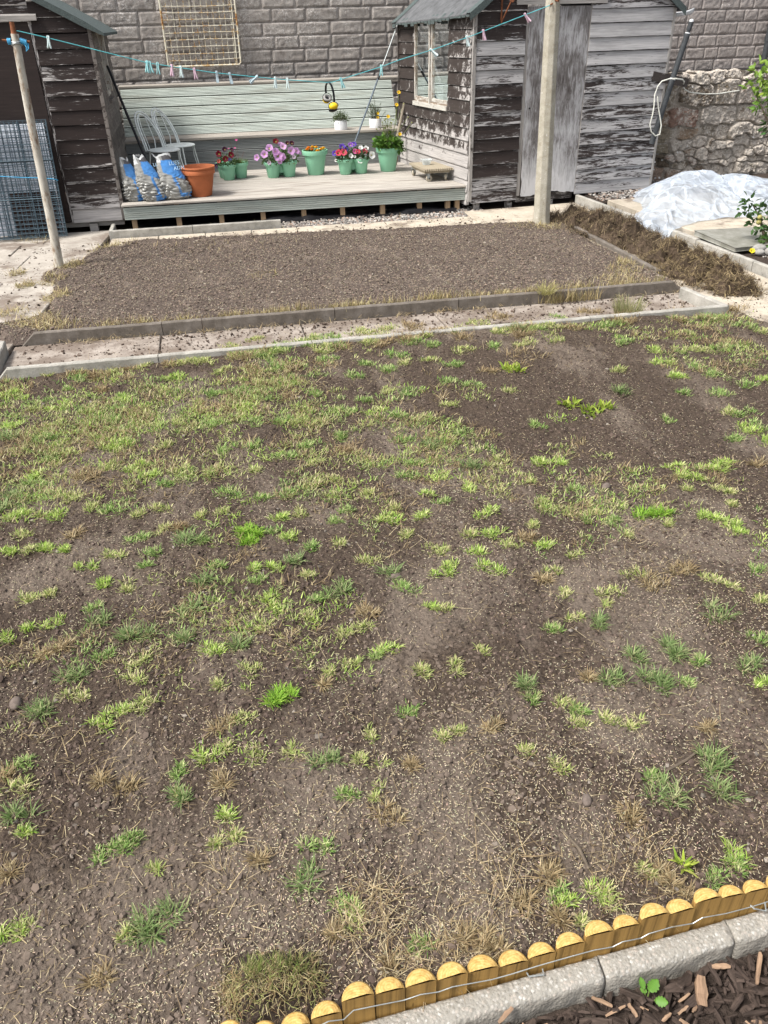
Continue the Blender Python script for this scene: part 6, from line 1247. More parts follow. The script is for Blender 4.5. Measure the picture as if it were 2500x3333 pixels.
# ------------------------------------------------------------------ soil clods, seed, straw, grass
def lz(x, y): return lawn_z(x, y) + fine_z(np.asarray(x, float), np.asarray(y, float))
XL, XR = (lambda y: -.22 * y - .62), (lambda y: .65 * y + .64)
def sample(n, near):   # ground points of the lawn inside the view, thinning with distance
    y = near * (5.85 / near) ** RNG.uniform(0, 1, n) if near else RNG.uniform(1.1, 5.85, n); x = RNG.uniform(XL(y), np.minimum(XR(y), 4.3), n); k = in_lawn(x, y); return x[k], y[k]
parts = []
x, y = sample(42000, 1.1); n = len(x); r = .0016 + RNG.exponential(.0017, n) * (1 + y * .25); r = np.where(RNG.uniform(0, 1, n) < .985, np.minimum(r, .009), np.minimum(r * 2.4, .013)); tone = RNG.uniform(.55, 1.45, (n, 1)); c = np.array([[.092, .068, .056]]) * tone; c = np.where(RNG.uniform(0, 1, (n, 1)) < .04, np.array([[.20, .175, .15]]) * tone, c); dk_ = sum(np.exp(-((x - a) ** 2 + ((y - b) * .75) ** 2) / (q * 1.25) ** 2) for a, b, q in DRYP).clip(0, 1)[:, None] * .7; c = c * (1 - dk_) + np.array([[.165, .132, .106]]) * dk_ * (.75 + .35 * tone * .7)
v, f, c = lumps(np.stack([x, y, lz(x, y) + r * .1], 1), r, c, .75, .3); tag(npmesh('soil_clods', v, [f], 'clod', c, smooth=False), 'small soil clods and stones over the seeded lawn', 'soil', kind='stuff')
x = RNG.uniform(-1.8, 3.9, 2600); y = 5.93 + .70 * RNG.uniform(0, 1, 2600) ** .75; n = len(x); r = np.minimum(.002 + RNG.exponential(.003, n), .014); v, f, c = lumps(np.stack([x, y, .001 + r * .3], 1), r, np.array([[.11, .082, .066]]) * RNG.uniform(.5, 1.5, (n, 1)), .75, .3); tag(npmesh('soil_crumbs', v, [f], 'clod', c), 'soil crumbs spilt over the narrow paved strip', 'soil', kind='stuff')
x = np.concatenate([RNG.uniform(-2.6, -1.3, 900), RNG.uniform(4.0, 4.9, 1200), RNG.uniform(-1.4, 3.4, 700)]); y = np.concatenate([RNG.uniform(6.6, 10.2, 900), RNG.uniform(5.0, 9.4, 1200), RNG.uniform(9.7, 10.3, 700)]); n = len(x); r = np.minimum(.002 + RNG.exponential(.003, n), .014); v, f, c = lumps(np.stack([x, y, .001 + r * .3], 1), r, np.array([[.10, .076, .06]]) * RNG.uniform(.5, 1.5, (n, 1)), .75, .3); tag(npmesh('soil_crumbs', v, [f], 'clod', c), 'soil crumbs spilt over the pale paving', 'soil', kind='stuff')
xs_, ys_ = RNG.uniform(-2.2, 4.0, 15000), RNG.uniform(6.72, 10.05, 15000); k = bed_in(xs_, ys_) > .0; xs_, ys_ = xs_[k], ys_[k]; n = len(xs_); r = np.minimum(.004 + RNG.exponential(.0028, n), .016); c = np.array([[.13, .10, .082]]) * RNG.uniform(.6, 1.6, (n, 1)); c = np.where(RNG.uniform(0, 1, (n, 1)) < .06, np.array([[.32, .28, .23]]), c)
v, f, c = lumps(np.stack([xs_, ys_, bed_z(xs_, ys_) + r * .3], 1), r, c, .8, .25); tag(npmesh('soil_clods', v, [f], 'clod', c, smooth=False), 'coarse clods over the far seed bed', 'soil', kind='stuff')
# a few individual stones one can pick out
for (px, py, s, lab) in ((-1.02, 2.40, .022, 'egg-sized grey brown stone lying alone at the left of the lawn'), (.92, 1.56, .016, 'half buried dark stone in front of the right grass clump'), (.55, 2.9, .018, 'rounded stone near the middle of the lawn'), (1.83, 3.45, .022, 'pale stone among sparse grass at the right of the lawn')):
    mb = MB(); zz = float(lz(px, py)); mb.ball((px, py, zz + s * .3), (s * 1.0, s * 1.5, s * .8), 12, m=Matrix.Rotation(px * 3, 3, 'Z')); tag(mb.build('stone', 'field_stone', origin=(px, py, zz)), lab, 'stone')
# grass seed: small pale grains
def grains(x, y, z, L, w, col):
    n = len(x); a = RNG.uniform(0, 6.283, n); t = RNG.normal(0, .25, n); d = np.stack([np.cos(a), np.sin(a), t], 1); s = np.stack([-np.sin(a), np.cos(a), np.zeros(n)], 1); u_ = np.array([[0, 0, 1.]]); P = np.stack([x, y, z], 1)
    l, w_ = L[:, None] / 2, w[:, None] / 2
    pts = [P - d * l, P + s * w_ - d * l * .2, P - s * w_ - d * l * .2, P + u_ * w_ * .9, P + d * l]; Vt = np.stack(pts, 1).reshape(-1, 3); b = (np.arange(n) * 5)[:, None]
    return Vt, np.concatenate([b + np.array([q]) for q in ((0, 2, 3), (0, 3, 1), (2, 4, 3), (3, 4, 1))]), np.repeat(col, 5, 0)
x, y = sample(60000, 1.1); dn = 1.3 * vnoise(x * 1.7, y * 1.7, 101) ** 1.4 + .7 * vnoise(x * 6, y * 6, 102) ** 1.5; k = RNG.uniform(.15, 1.25, len(x)) < dn * (1 - .35 * sstep(2.6, 5, y)); x, y = x[k], y[k]; n = len(x)
v, f, c = grains(x, y, lz(x, y) + .003 + RNG.uniform(0, .003, n), RNG.uniform(.006, .0115, n) * (1 + .02 * y), RNG.uniform(.0015, .0023, n) * (1 + .06 * y), vary((.62, .53, .37), n, .2)); tag(npmesh('grass_seed', v, [f], 'seed', c), 'pale grass seed scattered over the soil', 'grass seed', kind='stuff')
xs_, ys_ = RNG.uniform(-2.1, 4.0, 26000), RNG.uniform(6.72, 10.0, 26000); k = bed_in(xs_, ys_) > .02; xs_, ys_ = xs_[k], ys_[k]; n = len(xs_)
v, f, c = grains(xs_, ys_, bed_z(xs_, ys_) + .012, RNG.uniform(.012, .028, n), RNG.uniform(.004, .007, n), vary((.29, .235, .17), n, .45)); tag(npmesh('grass_seed', v, [f], 'seed', c), 'seed and chaff scattered over the far bed', 'grass seed', kind='stuff')
# straw and root bits
S = []
x, y = sample(9000, 1.1); n = len(x); L = RNG.uniform(.012, .05, n) * RNG.choice([.6, 1, 1.9], n, p=[.5, .38, .12]); pal = np.array([(.44, .35, .20), (.33, .25, .14), (.52, .43, .27), (.24, .17, .10)]); c = pal[RNG.integers(0, 4, n)] * RNG.uniform(.7, 1.2, (n, 1))
S.append(ribbons(np.stack([x, y, lz(x, y) + .004], 1), RNG.uniform(0, 6.28, n), RNG.uniform(1.25, 1.6, n), L, RNG.uniform(.0011, .0024, n), c, RNG.normal(.1, .55, n), 4))
def patch(x, y, r, n, cols, L, zf=lz, lean=(.7, 1.6), w=(.0012, .0026)):
    a = RNG.uniform(0, 6.28, n); q = r * np.sqrt(RNG.uniform(0, 1, n)); X, Y = x + q * np.cos(a), y + q * np.sin(a); c = np.array(cols)[RNG.integers(0, len(cols), n)] * RNG.uniform(.65, 1.2, (n, 1))
    return ribbons(np.stack([X, Y, zf(X, Y) + .002], 1), RNG.uniform(0, 6.28, n), RNG.uniform(*lean, n), RNG.uniform(*L, n), RNG.uniform(*w, n), c, RNG.normal(.3, .8, n), 4)
STR = [(.46, .36, .20), (.36, .27, .15), (.54, .45, .28), (.25, .18, .10)]
for (x, y, r, n, L) in ((.17, 1.32, .10, 190, (.03, .12)), (.58, 1.33, .12, 110, (.04, .16)), (.36, 1.17, .10, 120, (.03, .10)), (.95, 1.28, .16, 180, (.03, .10)), (.28, 1.16, .09, 130, (.03, .08)), (-.20, 1.55, .10, 40, (.03, .10)), (-.7, 2.1, .16, 70, (.03, .1)), (.6, 3.3, .25, 90, (.03, .12)), (1.75, 2.9, .25, 120, (.03, .12)), (-.9, 4.1, .3, 120, (.03, .1)), (.7, 5.5, .5, 160, (.03, .10)), (2.3, 5.6, .6, 200, (.03, .1)), (3.6, 5.7, .4, 160, (.03, .1)), (-1.0, 5.6, .6, 160, (.03, .1))): S.append(patch(x, y, r, n, STR, L))
# along the kerbs and bed edges
def edge_tufts(x0, x1, y, n, cols, L, zf, sy=.03, lean=(.05, .9), w=(.003, .006), clump=22):
    X = []; 
    cs = RNG.uniform(x0, x1, clump); X = cs[RNG.integers(0, clump, n)] + RNG.normal(0, .05, n); X = np.where(RNG.uniform(0, 1, n) < .35, RNG.uniform(x0, x1, n), X); Y = y + RNG.normal(0, sy, n); c = np.array(cols)[RNG.integers(0, len(cols), n)] * RNG.uniform(.65, 1.2, (n, 1))
    return ribbons(np.stack([X, Y, zf(X, Y)], 1), RNG.uniform(0, 6.28, n), RNG.uniform(*lean, n), RNG.uniform(*L, n), RNG.uniform(*w, n), c, RNG.normal(.4, .5, n), 3)
DRY = [(.50, .41, .22), (.42, .33, .17), (.56, .49, .28), (.34, .30, .12), (.28, .20, .11)]
bz = lambda x, y: np.full_like(x, .07)
S.append(edge_tufts(-1.2, 3.9, 6.76, 2600, DRY, (.02, .075), bz, .035)); S.append(edge_tufts(.4, 3.9, 6.74, 500, DRY, (.05, .12), bz, .02, (.0, .35), clump=14)); S.append(edge_tufts(-1.7, -.8, 6.85, 260, DRY, (.02, .06), bz, .08, clump=6))
S.append(edge_tufts(-1.6, 3.9, 6.62, 700, STR, (.02, .08), lambda x, y: np.full_like(x, .012), .03, (.7, 1.6), (.002, .005))); S.append(patch(1.0, 6.45, .9, 160, STR, (.03, .10), lambda x, y: np.full_like(x, .012), (1.3, 1.6), (.002, .004)))
S.append(edge_tufts(2.6, 3.2, 6.62, 260, DRY, (.06, .14), lambda x, y: np.full_like(x, .01), .015, (.0, .4), (.003, .006), 3))
for (x, y, r, n) in ((-1.75, 9.02, .16, 420), (-1.48, 9.75, .16, 260), (-1.30, 9.90, .2, 160), (-1.85, 8.55, .14, 220), (-1.72, 7.95, .14, 300), (-1.80, 7.15, .22, 420), (-1.62, 6.95, .15, 260), (-2.12, 8.5, .10, 240), (-2.05, 7.6, .14, 160), (-2.3, 9.0, .10, 180), (3.70, 9.30, .16, 200), (3.45, 9.5, .25, 160), (3.75, 7.35, .18, 200), (3.55, 7.0, .22, 260), (3.9, 7.6, .12, 160), (2.4, 9.75, .8, 90), (0, 9.85, 1.0, 160), (.25, 8.1, .14, 60)): S.append(patch(x, y, r, n, DRY, (.03, .09), lambda X, Y: np.maximum(bed_z(X, Y), .004), (.5, 1.6), (.003, .006)))
S.append(patch(4.6, 7.4, .9, 240, STR, (.02, .07), lambda X, Y: np.full_like(X, .006), (1.35, 1.6), (.002, .005)))
x_ = [-2.6, -1.9]; S.append(patch(-2.35, 10.6, .22, 90, DRY, (.04, .10), lambda X, Y: np.full_like(X, .005), (.5, 1.5), (.003, .006)))
v, f, c = join(S); tag(npmesh('dry_straw', v, [f], 'straw', c), 'dry straw and dead grass strewn over soil, kerbs and paving', 'straw', kind='stuff')
# twigs one can count
for (a, b, lab) in (((.83, 1.33), (.80, 1.47), 'dark twig lying on the soil above the right logs'), ((1.23, 1.62), (1.38, 1.68), 'dark twig at the right edge of the lawn'), ((-.05, 1.44), (.06, 1.46), 'short grey stick near the turf lump')):
    mb = MB(); m_ = ((a[0] + b[0]) / 2 + .012, (a[1] + b[1]) / 2); mb.tube([(*p, float(lz(p[0], p[1])) + .007) for p in (a, m_, b)], [.005, .0055, .0035], 7); tag(mb.build('twig', 'bark', origin=(*a, .02)), lab, 'twig')
# grass clumps seen in the photograph (x, y, radius, kind) and small wisps between them
CL = [c.split(',') for c in "-1.65,5.56,0.057,b;-1.57,5.04,0.045,b;-1.3,5.27,0.047,b;-0.9,5.29,0.04,b;-0.54,5.5,0.041,b;-0.27,5.18,0.04,g;-0.75,5.03,0.046,y;-0.11,5.19,0.04,g;0.56,5.95,0.086,g;0.47,6,0.055,y;0.28,5.92,0.045,g;0.58,5.59,0.035,g;0.84,5.44,0.034,g;0.41,4.98,0.039,g;-0.07,4.87,0.046,b;0.07,5.27,0.033,y;-0.2,5.55,0.042,y;-0.41,5.06,0.031,y;0.54,4.65,0.045,g;0.18,4.63,0.037,g;-0.26,4.69,0.037,g;-0.92,4.96,0.034,g;-1.1,5.11,0.031,y;-1.05,5.46,0.032,s;0.87,6.04,0.046,y;1.04,5.99,0.046,y;0.74,5.23,0.033,g;-0.62,5.31,0.032,y;0.2,5.5,0.038,g;-1.27,5.59,0.025,g;-1.48,5.87,0.026,y;0.28,4.6,0.033,y;-0.75,5.87,0.039,y;0,5.55,0.034,s;-0.9,5.86,0.035,s;-0.12,6.02,0.041,y;0.06,6.13,0.037,y;0.73,4.79,0.031,g;-0.01,4.64,0.037,g;-0.47,4.78,0.033,y;-0.66,4.79,0.03,y;-1.27,4.97,0.026,y;-1.47,5.27,0.023,y;1.14,6.08,0.047,y;1.33,6.09,0.047,s;1.64,5.95,0.046,y;1.87,6.01,0.047,y;2.05,6.14,0.048,s;2.14,5.83,0.037,d;2.28,5.79,0.037,g;2.56,6.01,0.038,g;2.08,5.54,0.053,y;2.32,5.54,0.036,y;1.36,5.65,0.044,g;1.59,5.49,0.044,y;1.11,5.56,0.044,g;1.46,5.28,0.042,g;1.84,5.53,0.035,g;1.84,5.05,0.058,w;2.01,4.44,0.034,w;2.11,4.33,0.037,w;2.22,4.39,0.026,w;2.85,5.35,0.044,g;2.95,5.15,0.039,b;2.92,4.92,0.037,b;3.33,5.41,0.045,y;3.49,5.77,0.047,g;3.82,5.81,0.062,g;3.97,5.59,0.047,g;4.06,5.45,0.037,y;3.33,5.1,0.043,y;2.89,4.67,0.04,b;3.11,4.83,0.033,g;3.16,4.68,0.04,g;3.06,4.42,0.039,g;3.3,4.48,0.031,g;3.05,4.12,0.037,g;2.99,3.94,0.036,b;3.47,4.52,0.032,b;2.43,4.55,0.023,d;2.55,4.13,0.022,g;3.17,5.14,0.035,y;3.14,5.98,0.048,s;2.85,6.12,0.049,s;3.66,5.97,0.039,s;4.15,5.97,0.049,s;1.13,5.36,0.034,y;1.31,5.37,0.034,y;0.99,5.31,0.042,g;0.91,4.94,0.032,y;1.07,4.86,0.035,g;1.33,4.96,0.036,g;1.49,4.88,0.032,g;1.71,4.71,0.027,y;1.72,4.23,0.025,g;1.04,4.46,0.037,y;1.25,4.62,0.03,y;0.89,4.53,0.033,g;2.12,5.72,0.046,s;3.5,5.16,0.035,g;1.65,5.05,0.025,s;3.05,3.95,0.029,g;2.96,4.18,0.03,y;2.57,4.87,0.033,y;2.81,4.44,0.023,g;1.16,5.85,0.045,s;1.47,5.89,0.055,s;-1.54,4.83,0.029,d;-1.31,4.78,0.033,g;-0.91,4.59,0.035,b;-0.78,4.62,0.029,b;-0.59,4.51,0.028,y;-1.28,4.28,0.036,b;-1.29,4.15,0.032,g;-1.06,3.99,0.044,y;-0.98,4.24,0.04,s;-0.71,4.24,0.033,b;-0.6,4.1,0.029,b;-0.43,4.11,0.033,y;-0.19,4.35,0.031,g;0.16,4.18,0.034,g;0.29,4.3,0.028,g;0.51,4.32,0.028,g;-0.17,3.82,0.038,g;0.11,3.75,0.028,g;0.32,4.06,0.027,y;0.26,3.85,0.039,y;0.36,3.85,0.026,y;0.56,3.68,0.022,y;0.34,3.67,0.025,y;-1.29,3.85,0.037,b;-1.1,3.78,0.033,b;-0.78,3.78,0.031,g;-0.66,3.71,0.024,y;-0.54,3.73,0.024,y;-0.36,3.62,0.021,y;-0.25,3.64,0.021,y;-0.13,3.39,0.023,B;-0.07,3.42,0.026,B;-0.09,3.31,0.02,B;0.08,3.52,0.027,b;0.11,3.33,0.029,b;0.32,3.44,0.024,g;0.18,3.23,0.023,g;-0.65,3.48,0.026,g;-0.58,3.34,0.025,g;-0.4,3.4,0.032,d;-0.76,3.36,0.025,y;-1.08,3.49,0.026,b;-0.97,3.45,0.02,b;-1.26,3.49,0.023,b;-1.19,3.49,0.02,y;-0.88,3.29,0.022,b;-0.78,3.15,0.024,b;-0.69,3.1,0.027,y;-0.58,3.23,0.022,g;-0.27,3.13,0.022,g;-0.08,3.09,0.019,b;0.01,3.07,0.022,b;-0.33,3.05,0.019,d;0.1,3.11,0.019,d;0.17,3,0.019,y;0.44,3.07,0.028,y;0.31,3.23,0.023,y;-0.08,3,0.016,g;-1.13,3.09,0.026,y;-1.03,3.1,0.021,y;-0.97,2.9,0.02,b;-0.81,2.98,0.015,g;-0.77,2.86,0.02,d;-0.38,2.84,0.023,d;-0.03,2.85,0.021,b;-0.01,2.79,0.025,b;0.27,2.82,0.026,d;0.19,2.8,0.021,g;0.11,2.69,0.022,y;-0.09,2.67,0.02,y;0.37,2.66,0.025,s;0.35,2.6,0.02,y;-0.58,2.73,0.037,d;-0.39,2.66,0.017,d;-0.31,2.55,0.029,b;-0.15,2.57,0.026,d;-0.89,2.7,0.024,s;-0.71,2.62,0.024,g;-0.58,2.54,0.021,y;-0.57,2.45,0.023,y;-0.84,2.51,0.025,d;-0.82,2.4,0.027,y;-0.94,2.32,0.028,d;-0.69,2.23,0.019,b;-0.64,2.27,0.022,b;-0.57,2.28,0.022,y;-0.52,2.33,0.02,y;-0.14,2.4,0.023,y;-0.28,2.35,0.022,y;-0.08,2.21,0.022,B;-0.02,2.24,0.02,B;0.17,2.32,0.018,y;0.28,2.37,0.019,y;-0.25,2.13,0.021,s;-0.17,2.16,0.021,y;0.26,2.56,0.019,y;-1.05,2.86,0.015,b;-1.16,2.81,0.022,b;-0.97,2.68,0.019,s;-1.37,3.91,0.025,d;-1.35,4.06,0.025,d;0.28,1.98,0.017,y;0.38,2.39,0.016,g;-0.55,3.55,0.024,y;-1.16,4.58,0.028,y;0.51,4.16,0.027,s;-1.23,3.65,0.026,y;-0.93,3.84,0.025,y;-0.46,3.55,0.021,s;-0.97,3.59,0.021,s;-0.3,4.08,0.026,y;-0.04,4,0.026,y;-0.3,3.38,0.023,g;-0.55,3.98,0.029,g;-0.88,4.31,0.027,y;-1.21,4.5,0.031,g;-0.03,3.73,0.025,g;0.18,3.54,0.021,y;0.42,3.53,0.021,g;0.02,3.4,0.02,g;-0.03,4.32,0.028,g;0.14,2.26,0.013,s;0.85,4.24,0.035,g;1.03,4.16,0.028,d;1.22,4.25,0.032,g;0.98,3.79,0.031,b;1.11,3.6,0.024,b;1.35,3.85,0.033,y;1.2,3.85,0.027,d;0.87,3.96,0.027,g;0.8,3.8,0.032,g;1.6,3.79,0.033,b;1.69,3.8,0.023,b;0.87,3.58,0.019,b;0.91,3.5,0.021,g;1.66,3.5,0.025,g;1.42,3.4,0.025,y;1.43,3.33,0.027,y;1.12,3.35,0.03,b;0.79,3.38,0.024,b;0.62,3.4,0.036,b;0.68,3.23,0.023,y;1.1,3.13,0.029,b;1.14,3.02,0.031,y;0.98,3.03,0.025,b;0.97,3.16,0.026,y;1.3,2.98,0.025,b;0.79,3.08,0.034,y;0.77,2.87,0.021,b;0.83,2.92,0.022,b;0.99,2.84,0.032,b;0.58,2.8,0.031,g;0.53,2.92,0.021,d;1.26,2.78,0.021,y;1.21,2.72,0.021,s;1.27,2.62,0.021,y;1.46,2.57,0.026,y;1.41,2.5,0.015,y;1.62,2.68,0.021,y;1.68,2.6,0.031,s;1.85,2.65,0.032,s;1.65,3.21,0.024,y;1.72,3.1,0.023,g;1.89,3.11,0.026,B;1.97,3.11,0.024,B;2.29,3.57,0.023,b;2.31,3.49,0.022,b;2.34,3.44,0.022,b;2.51,3.52,0.036,b;2.61,3.55,0.03,b;2.41,3.3,0.022,y;2.46,3.24,0.025,y;2.23,3.32,0.019,y;2.19,3.06,0.021,b;2.22,2.99,0.023,b;2.24,2.93,0.023,b;2.28,2.87,0.02,b;2.38,3.11,0.018,y;2.78,3.52,0.026,s;2.99,3.8,0.031,b;2.83,3.84,0.031,g;1.96,2.57,0.026,y;1.97,2.48,0.02,y;1.84,2.33,0.027,d;2.04,2.36,0.022,y;1.91,2.16,0.021,g;1.56,2.19,0.021,d;1.57,2.15,0.023,d;1.6,2.09,0.023,g;1.79,2.01,0.023,d;1.77,1.92,0.02,b;1.39,2.17,0.021,d;1.24,2.06,0.026,d;1.39,2.05,0.02,d;1.42,1.99,0.022,d;1.49,1.98,0.02,g;1.12,2.41,0.024,g;1.25,2.46,0.02,y;1.32,2.39,0.02,d;0.88,2.11,0.024,d;0.91,2.03,0.017,g;1.03,1.99,0.022,y;1.04,1.94,0.021,g;1.03,1.88,0.017,y;1.12,1.85,0.021,y;1.22,1.84,0.019,y;0.51,2.24,0.025,y;0.68,2.23,0.023,y;0.44,2.06,0.021,g;0.42,2.41,0.024,b;0.72,2.62,0.018,y;0.66,2.65,0.013,b;1.14,2.09,0.016,s;0.79,2.32,0.014,y;1.32,3.19,0.023,y;0.53,1.93,0.015,y;0.59,1.93,0.015,y;0.72,1.92,0.015,s;2.18,2.56,0.021,g;0.68,3.5,0.021,y;1.44,3.6,0.016,y;1.43,2.89,0.017,y;1.95,3.01,0.02,y;1.74,2.99,0.014,y;1.46,1.76,0.01,s;1.23,3.08,0.02,s;1.17,4.19,0.021,y;1.6,3.15,0.018,g;-0.94,2.11,0.022,g;-0.99,2.07,0.02,s;-0.93,2,0.024,y;-0.91,1.87,0.023,d;-0.88,1.81,0.013,b;-0.66,1.98,0.016,s;-0.58,1.93,0.02,s;-0.41,1.96,0.022,g;-0.4,1.86,0.015,y;-0.3,2,0.024,b;-0.22,2.01,0.02,y;-0.14,1.97,0.02,y;0.01,1.96,0.024,y;0.1,1.89,0.02,d;-0.62,1.68,0.018,g;-0.58,1.69,0.016,g;-0.53,1.72,0.02,g;-0.25,1.73,0.017,b;-0.27,1.65,0.016,y;-0.21,1.65,0.016,y;-0.25,1.87,0.021,s;-0.39,1.85,0.015,d;0.04,1.57,0.023,g;-0.01,1.46,0.022,d;-0.45,1.42,0.03,d;-0.48,1.39,0.02,d;-0.54,1.4,0.011,y;0.15,1.74,0.017,g;0.25,1.85,0.024,y;0.25,1.73,0.015,y;-0.86,1.47,0.016,b;-0.82,1.49,0.018,y;0.1,1.35,0.02,g;0.11,1.31,0.02,y;0.06,1.27,0.011,s;-0.46,1.59,0.012,y;-0.59,1.29,0.014,s;-0.9,1.68,0.018,s;-0.14,1.56,0.012,s;0.28,1.64,0.022,s;0.38,1.82,0.012,s;0.8,1.8,0.016,y;0.89,1.71,0.02,y;1.02,1.48,0.022,s;1.17,1.61,0.019,g;1.18,1.53,0.028,d;1.42,1.65,0.02,d;1.41,1.6,0.016,d;1.38,1.51,0.021,d;1.29,1.28,0.023,b;1.25,1.25,0.017,g;1.18,1.21,0.017,g;0.84,1.26,0.019,b;0.85,1.23,0.02,y;0.7,1.28,0.015,g;0.72,1.23,0.017,b;0.67,1.19,0.013,s;0.74,1.19,0.013,y;0.72,1.36,0.024,s;1.01,1.26,0.021,s;1.06,1.21,0.017,s;0.28,1.21,0.013,g;0.42,1.19,0.019,s;0.45,1.18,0.016,s;0.19,1.17,0.016,s;0.48,1.15,0.016,s;1.01,1.29,0.014,y;1.11,1.29,0.009,w;0.6,1.27,0.013,s".split(';')]
KN = {'b': ([(.40, .56, .11), (.54, .66, .19), (.27, .44, .08), (.66, .70, .33)], (.012, .030), 1.0), 'B': ([(.30, .52, .06), (.42, .60, .11), (.22, .42, .05)], (.02, .042), 1.15), 'g': ([(.27, .42, .11), (.40, .53, .19), (.17, .29, .07), (.56, .58, .29)], (.012, .030), .9), 'y': ([(.49, .54, .20), (.64, .62, .31), (.39, .46, .15), (.66, .60, .36), (.28, .38, .10)], (.012, .028), .85), 'd': ([(.16, .25, .08), (.23, .32, .12), (.28, .37, .15), (.40, .43, .21)], (.02, .055), .75), 's': ([(.44, .34, .19), (.34, .25, .14), (.52, .43, .26), (.25, .19, .10)], (.018, .045), .9), 'w': ([(.34, .44, .06), (.42, .50, .09), (.24, .36, .05)], (.025, .05), .22)}
Gp = []; S2 = []
def clump(x, y, r, k, dens=1.):
    cols, L, dk = KN[k]; far = max(1., y / 2.0); wid = (.0024, .0042) if k not in ('w', 'd') else ((.007, .011) if k == 'w' else (.0024, .0044)); n = int(np.clip(90 + 80000 * r * r / far ** .6, 60, 620) * dk * dens)
    sub = max(3, int(r / .0085)); sa, sr = RNG.uniform(0, 6.28, sub), r * np.sqrt(RNG.uniform(0, 1.1, sub)); el = RNG.uniform(.55, 1., 2); sx, sy = x + sr * np.cos(sa) * 1.35, y + sr * np.sin(sa) * el[0] * 1.35
    i = RNG.integers(0, sub, n); sp = min(.019, r * .40); X = sx[i] + RNG.normal(0, sp, n); Y = sy[i] + RNG.normal(0, sp, n); c = np.array(cols)[RNG.integers(0, len(cols), n)] * RNG.uniform(.7, 1.25, (n, 1))
    az = np.arctan2(Y - sy[i], X - sx[i]) + RNG.normal(0, .7, n); Ls = RNG.uniform(*L, n) * (.85 + .2 * min(far, 2.2)); ln_ = RNG.uniform(.15, 1.15, n) if k != 's' else RNG.uniform(.3, 1.5, n)
    if k == 'd': ln_ = RNG.uniform(.3, 1.15, n)
    Gp.append(ribbons(np.stack([X, Y, lz(X, Y) + .001], 1), az, ln_, Ls, RNG.uniform(*wid, n) * (.8 + .35 * far), c, RNG.uniform(.2, 1.1, n), 3))
for (x, y, r, k) in CL:
    x, y, r = float(x), float(y), float(r); r = r * 1.3; clump(x, y, r, k); S2.append(patch(x, y, r * 1.7, int(np.clip(14000 * r * r, 10, 90)), STR + [(.40, .38, .17)], (.010, .032)))
x, y = sample(9000, 0); dn = vnoise(x * 1.2 + 5, y * 1.2, 111) * (.35 + .75 * sstep(1.6, 3.6, y)) * (1.15 - .45 * sstep(-.5, 1.5, x)); dn = dn * (.4 + 1.2 * vnoise(x * 4, y * 4, 112)); k = RNG.uniform(.34, 1.15, len(x)) < dn
for X_, Y_ in zip(x[k], y[k]): clump(X_, Y_, random.uniform(.02, .06) * (1 + .12 * Y_), random.choice('ggyyyybsss'), random.uniform(.05, .20))
for i in range(46): x_ = random.uniform(-1.3, 4.0); clump(x_, 5.80 + random.gauss(0, .035), random.uniform(.03, .07), random.choice('yyysgs'), .8)
for x_, y_, k in ((.02, 5.80, 'g'), (.10, 5.82, 'y'), (-.06, 5.82, 'y'), (.16, 5.80, 'g'), (.55, 5.80, 'y'), (-.3, 5.78, 'y')): clump(x_, y_, .07, k, 1.3)
v, f, c = join(Gp); tag(npmesh('grass', v, [f], 'grass_blades', c), 'patchy short grass over the seeded lawn', 'grass', kind='stuff')
v, f, c = join(S2); tag(npmesh('dry_straw', v, [f], 'straw', c), 'dead blades lying round the grass patches', 'straw', kind='stuff')
# single things in the lawn
tl = thing('turf_lump', 'raised tussock of dry turf at the bottom edge beside the lowest logs', 'turf', (-.13, 1.16, .0))
X, Y = np.meshgrid(np.linspace(-.34, .06, 60), np.linspace(1.08, 1.30, 40)); Z = lz(X, Y) - .012 + .075 * np.exp(-((X + .13) / .115) ** 4 - ((Y - 1.175) / .065) ** 2) + (vnoise(X * 60, Y * 60, 121) - .5) * .02
npmesh('soil_core', np.stack([X, Y, Z], -1).reshape(-1, 3), [gridfaces(60, 40)], 'earth', smooth=True, parent=tl); tz = lambda x, y: lz(x, y) - .012 + .075 * np.exp(-((x + .13) / .115) ** 4 - ((y - 1.175) / .065) ** 2)
n = 2200; x = -.13 + RNG.uniform(-.14, .14, n); y = 1.172 + RNG.normal(0, .038, n); top = (y > 1.17); c = np.array([(.50, .41, .22), (.38, .31, .15), (.58, .50, .29), (.34, .36, .13), (.28, .18, .10)])[RNG.integers(0, 5, n)] * RNG.uniform(.6, 1.2, (n, 1)); az = np.where(RNG.uniform(0, 1, n) < .5, -PI / 2 + RNG.normal(0, .7, n), RNG.uniform(0, 6.28, n))
v, f, c = ribbons(np.stack([x, y, tz(x, y) - .004], 1), az, RNG.uniform(.1, 1.2, n), RNG.uniform(.018, .045, n), RNG.uniform(.0012, .0024, n), c, RNG.normal(.8, .8, n), 3); npmesh('dead_blades', v, [f], 'straw', c, parent=tl)
n = 260; x = np.concatenate([RNG.normal(-.17, .022, n // 2), RNG.normal(-.075, .03, n // 2)]); y = 1.185 + RNG.normal(0, .02, n); v, f, c = ribbons(np.stack([x, y, tz(x, y)], 1), RNG.uniform(0, 6.28, n), RNG.uniform(0, .6, n), RNG.uniform(.025, .06, n), RNG.uniform(.0014, .0024, n), vary((.22, .27, .08), n, .35), RNG.uniform(.2, .8, n), 3); npmesh('green_blades', v, [f], 'grass_blades', c, parent=tl)
